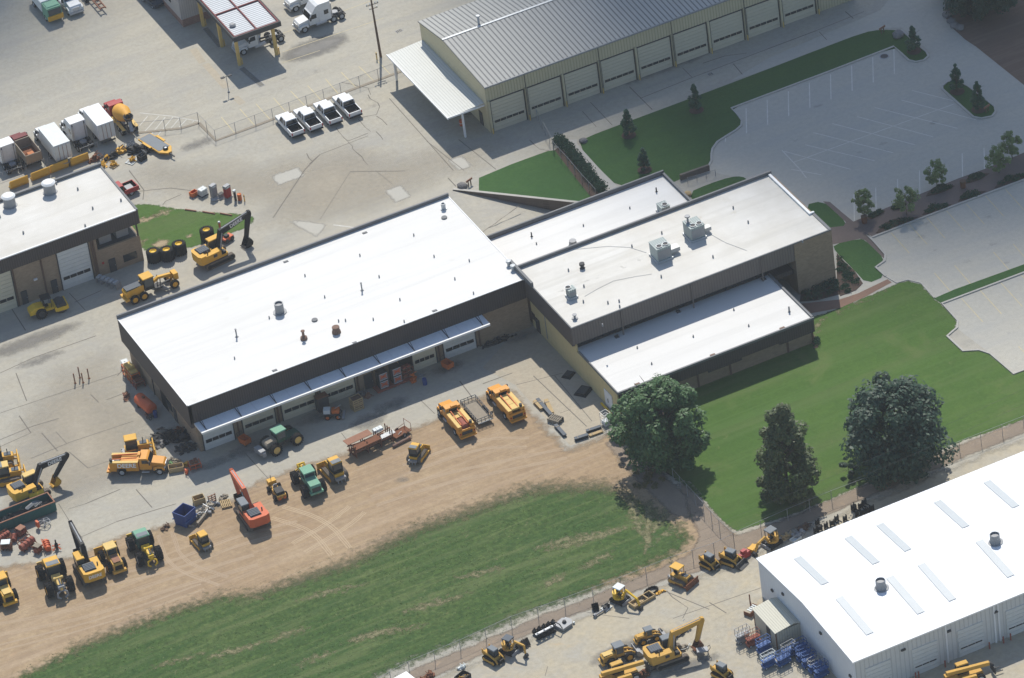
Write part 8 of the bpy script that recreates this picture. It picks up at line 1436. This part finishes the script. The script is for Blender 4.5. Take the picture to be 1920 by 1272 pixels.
# signs and stones
def low_sign(label, c, rz, w=1.7, mat='wood'):
    p = at(*c); G = thing('low_sign', label, 'sign', (p.x, p.y, 0), rz); m = MB(); m.box(-w/2, w/2, -.05, .05, .75, 1.05); m.build('board', mat, G); m = MB(); [m.box(x-.06, x+.06, -.06, .06, 0, .74) for x in (-w*.2, w*.2)]; m.build('post', 'wood_dark', G)
low_sign('small brown wooden sign at the tip of the triangle lawn', (881, 348), .35, 1.2, 'rust_light'); low_sign('small orange-brown sign on the long lawn near its far end', (1655, 62), .3, 1.2, 'rust_light'); low_sign('small orange-brown sign on the planting island', (1851, 210), .3, 1.2, 'rust_light')
def rock(label, c, s, mat='stone', cat='boulder', n=1, z=0):
    p = at(*c); bm = bmesh.new(); bmesh.ops.create_icosphere(bm, subdivisions=2, radius=s); rng = random.Random(int(c[0]))
    for v in bm.verts: v.co *= 1+rng.uniform(-.16, .16); v.co.z *= .7
    for v in bm.verts: v.co.z = max(v.co.z, -s*.25)+s*.25
    me = bpy.data.meshes.new('boulder'); bm.to_mesh(me); bm.free(); me.materials.append(MATS[mat]); o = bpy.data.objects.new('boulder', me); COL.objects.link(o); o.location = (p.x, p.y, z); tag(o, label, cat)
rock('dark grey boulder at the tip of the triangle lawn', (867, 351), .75); rock('grey boulder near the far end of the long lawn', (1684, 68), .9); rock('pale stones beside the garden walk corner', (1094, 266), .6, 'bare_soil_' if False else 'stone'); rock('tan tree stump stone on the small lawn behind the office', (1289, 366), .6, 'wood')
for k, (x, y) in enumerate([(1776, 30), (1784, 42), (1790, 50), (1800, 54)]): rock(['upper pale boulder at the corner of the brown field','second pale boulder at the corner of the brown field','third pale boulder at the corner of the brown field','lowest pale boulder at the corner of the brown field'][k], (x, y), .7)
def bin_(label, c):
    G = thing('litter_bin', label, 'litter bin', tuple(at(*c))); m = MB(); m.lathe([(0, .36), (1.0, .42), (1.02, .36), (.9, .3), (.9, 0)], (0, 0, .02), (0, 0, 1), 12); m.build('bin', 'rust', G); m = MB(); m.lathe([(1.03, .44), (1.1, .44), (1.15, .2), (1.12, 0)], (0, 0, .02), (0, 0, 1), 12); m.build('lid', 'wood_dark', G)
bin_('round brown planter at the left end of the paved garden strip', (1621, 418)); bin_('round brown planter in the middle of the paved garden strip', (1806, 352))
p = at(1333, 328); fence('pipe handrail beside the ramp behind the office', pw([(1290, 345), (1342, 330)]), 1.0, 1.5, 'handrail', 'metal_grey', True, False)
m = MB(); ribbon(m, pw([(1276, 338), (1330, 319)]), .35, 0, .9); o = m.build('ramp_wall', 'retaining'); tag(o, 'low stone wall along the ramp behind the office', 'wall')

# ------------------------------------------------------------------ trees and planting
tree('large broad green tree at the corner of the yellow-walled wing', (1250, 868), 12.5, 6.7, 'round', 'leaf_oak', 22000, .30, 'broad_tree', .35, .1, None, 3, 95)
tree('tall oval olive-green tree in the middle of the big lawn', (1478, 932), 14.8, 4.9, 'oval', 'leaf_olive', 17000, .27, 'oval_tree', .3, .04, None, 5, 110)
tree('wide dark evergreen oak at the right of the big lawn', (1686, 874), 12.6, 8.0, 'round', 'leaf_dark', 23000, .32, 'dark_oak', .4, .06, None, 8, 110)
tree('low yellowing bush under the broad tree beside the slab', (1188, 848), 4.2, 2.2, 'round', 'leaf_autumn', 2000, .2, 'yellowing_bush', .08, .05, None, 12, 14, cat='bush')
tree('low green bush hugging the broad tree on its left', (1165, 812), 5.5, 2.0, 'round', 'leaf_oak', 2000, .22, 'green_bush', .08, .05, None, 13, 14, cat='bush')
tree('small dark bush at the foot of the dark oak', (1592, 893), 2.6, 1.6, 'round', 'leaf_dark', 900, .2, 'dark_bush', .06, .05, None, 14, 8, cat='bush')
for k, (x, y, h, r, l) in enumerate([(1306, 207, 4.3, 1.35, 'young conifer on the long lawn, farthest from the ramp'), (1179, 254, 4.3, 1.3, 'young conifer in the middle of the three on the long lawn'), (1209, 319, 3.7, 1.1, 'young conifer on the long lawn nearest the office roof'), (1714, 96, 4.2, 1.3, 'young conifer at the far end of the long lawn'), (1795, 172, 4.6, 1.25, 'left young conifer on the planting island'), (1835, 206, 4.6, 1.25, 'right young conifer on the planting island')]):
    c = at(x, y); m = MB(); m.slab([(c.x+1.05*math.cos(a), c.y+1.05*math.sin(a)) for a in [i*.449 for i in range(14)]], .017, .05); o = m.build('mulch_ring', 'mulch'); o['kind'] = 'structure'
    tree(l, (x, y), h*1.06, r*1.15, 'cone', 'leaf_conifer', 2300, .17, 'young_conifer', .07, .1, 'young conifers in mulch rings', 20+k, 26)
for k, (x, y, h, r, l) in enumerate([(1622, 407, 4.4, 1.45, 'slim pale young tree at the left end of the garden strip'), (1700, 403, 4.2, 1.9, 'young tree second from the left in the garden strip'), (1757, 351, 4.0, 1.6, 'young tree above the middle bed of the garden strip'), (1873, 325, 4.0, 1.7, 'young tree near the right end of the garden strip'), (1898, 298, 4.2, 1.6, 'young tree farthest up at the right end of the garden strip')]):
    tree(l, (x, y), h*1.08, r*1.1, 'round', 'leaf_young', 2400, .16, 'young_tree', .06, .22, 'young trees in the paved garden strip', 40+k, 40)
tree('dark tree at the top right corner beside the brown field', (1845, 22), 9, 6.5, 'round', 'leaf_dark', 9000, .32, 'corner_tree', .3, .08, None, 60, 40)
tree('small dark tree just beyond the corner tree at the top edge', (1800, -2), 7.5, 4.5, 'round', 'leaf_dark', 4500, .32, 'corner_tree', .25, .08, None, 61, 24)
def lens(a, b, w, n=7):
    A, B = at(*a), at(*b); d = B-A; nn = Vector((-d.y, d.x, 0)).normalized(); return [A+d*(k/n)+nn*w*math.sin(math.pi*k/n) for k in range(n+1)]+[A+d*(1-k/n)-nn*w*math.sin(math.pi*k/n)*.35 for k in range(1, n)]
for k, (a, b, w, l) in enumerate([((1619, 416), (1660, 396), .9, 'dark shrub bed at the foot of the slim pale tree'), ((1642, 438), (1720, 408), 1.5, 'long dark shrub bed along the kerb at the left of the garden strip'), ((1672, 394), (1694, 388), .8, 'short dark shrub bed behind the second young tree'), ((1729, 404), (1785, 384), 1.3, 'dark shrub bed along the kerb in the middle of the garden strip'), ((1736, 369), (1790, 349), 1.3, 'dark shrub bed under the middle young tree'), ((1796, 379), (1849, 359), 1.1, 'dark shrub bed along the kerb right of the middle'), ((1807, 346), (1855, 326), 1.2, 'dark shrub bed beside the round planter'), ((1864, 354), (1935, 326), 1.3, 'dark shrub bed along the kerb at the right end')]):
    shrubs(l, lens(a, b, w), .45, 650, .12, 'leaf_hedge', 'shrub_bed', 'dark shrub beds in the garden strip', 70+k)
hp = pw([(1043, 264), (1066, 286), (1090, 314), (1112, 342), (1134, 366)]); n_ = Vector((.8, .6, 0)).normalized()*.85
shrubs('dark clipped hedge of rounded shrubs behind the galvanised rail fence', [p-n_ for p in hp]+[p+n_ for p in hp[::-1]], 1.35, 5200, .16, 'leaf_hedge', 'hedge', None, 90, 'hedge', rr=.7, soil=False)
shrubs('rocky shrub bank on the slope right of the tower', pw([(1569, 475), (1582, 490), (1602, 508), (1618, 532), (1605, 545), (1575, 556), (1569, 530)]), .5, 1300, .13, 'leaf_hedge', 'shrub_bank', None, 91)
shrubs('dark shrubs in the shade at the foot of the tower', pw([(1502, 545), (1570, 524), (1576, 552), (1530, 564), (1500, 566)]), .8, 1500, .15, 'leaf_hedge', 'shrub_bed', None, 92)
shrubs('scrubby weeds at the fence corner under the broad tree', pw([(1165, 885), (1215, 880), (1255, 905), (1225, 925), (1180, 915)]), .5, 700, .14, 'leaf_autumn', 'weed_patch', None, 93, soil=False)
shrubs('small dark shrubs at the right corner of the lower wing', pw([(1524, 628), (1536, 640), (1534, 652), (1525, 655)]), .6, 300, .13, 'leaf_hedge', 'shrub_bed', None, 94)

# ------------------------------------------------------------------ a cloud high above the far side: its shadow lies over the upper right
def shade_cloud(name, px, zc, seed, trans):
    rng = random.Random(seed); poly = pw(px); a = np.array([(p.x, p.y) for p in poly]); lo, hi = a.min(0), a.max(0); off = Vector((-SD.x/-SD.z, -SD.y/-SD.z, 0))*zc
    m, n, b = _m(name+'_vapour'); out = n.nodes['Material Output']; t = n.nodes.new('ShaderNodeBsdfTransparent'); mx = n.nodes.new('ShaderNodeMixShader'); mx.inputs[0].default_value = 1-trans
    b.inputs['Base Color'].default_value = (.85, .86, .88, 1); b.inputs['Roughness'].default_value = 1
    n.links.new(t.outputs[0], mx.inputs[1]); n.links.new(b.outputs[0], mx.inputs[2]); n.links.new(mx.outputs[0], out.inputs[0]); bm = bmesh.new(); k = 0
    while k < 260:
        q = np.array([[rng.uniform(lo[0]-5, hi[0]+5), rng.uniform(lo[1]-5, hi[1]+5)]]); d = sdist(q, poly)[0]
        if d < 1: continue
        r = min(rng.uniform(5, 16), d+5); k += 1
        bmesh.ops.create_icosphere(bm, subdivisions=2, radius=r, matrix=Matrix.Translation((q[0][0], q[0][1], rng.uniform(-4, 4))) @ Matrix.Diagonal((1, 1, .6, 1)))
    me = bpy.data.meshes.new(name); bm.to_mesh(me); bm.free(); me.materials.append(m); o = bpy.data.objects.new(name, me); COL.objects.link(o); o.location = off+Vector((0, 0, zc)); o['kind'] = 'structure'; return o
shade_cloud('shade_cloud', [(980, -260), (1040, 20), (1150, 200), (1280, 330), (1430, 400), (1560, 440), (1700, 450), (1960, 440), (2500, 300), (2400, -300), (1700, -500)], 2300, 4, .62)
shade_cloud('shade_cloud', [(840, -260), (930, 20), (1060, 190), (1210, 330), (1350, 430), (1500, 470), (1700, 500), (1960, 490), (2600, 360), (2500, -300), (1700, -600)], 2600, 9, .68)
shade_cloud('shade_cloud', [(-420, -420), (60, -420), (95, -40), (88, 22), (40, 62), (-20, 84), (-420, 150)], 2450, 15, .25)  # added out of view, outline shaped only to darken the top left corner
# ------------------------------------------------------------------ summer haze between the aircraft and the ground
m, n, b = _m('haze_air'); n.nodes.remove(b); v = n.nodes.new('ShaderNodeVolumePrincipled')
v.inputs['Color'].default_value = (.80, .87, .95, 1); v.inputs['Density'].default_value = .00006; v.inputs['Anisotropy'].default_value = .3
n.links.new(v.outputs[0], n.nodes['Material Output'].inputs['Volume']); MATS['haze_air'] = m
hz = MB(); hz.box(-2700, 2700, -2700, 2700, -3.5, 440); o = hz.build('haze', 'haze_air'); o['kind'] = 'stuff'
S.cycles.volume_bounces = 1
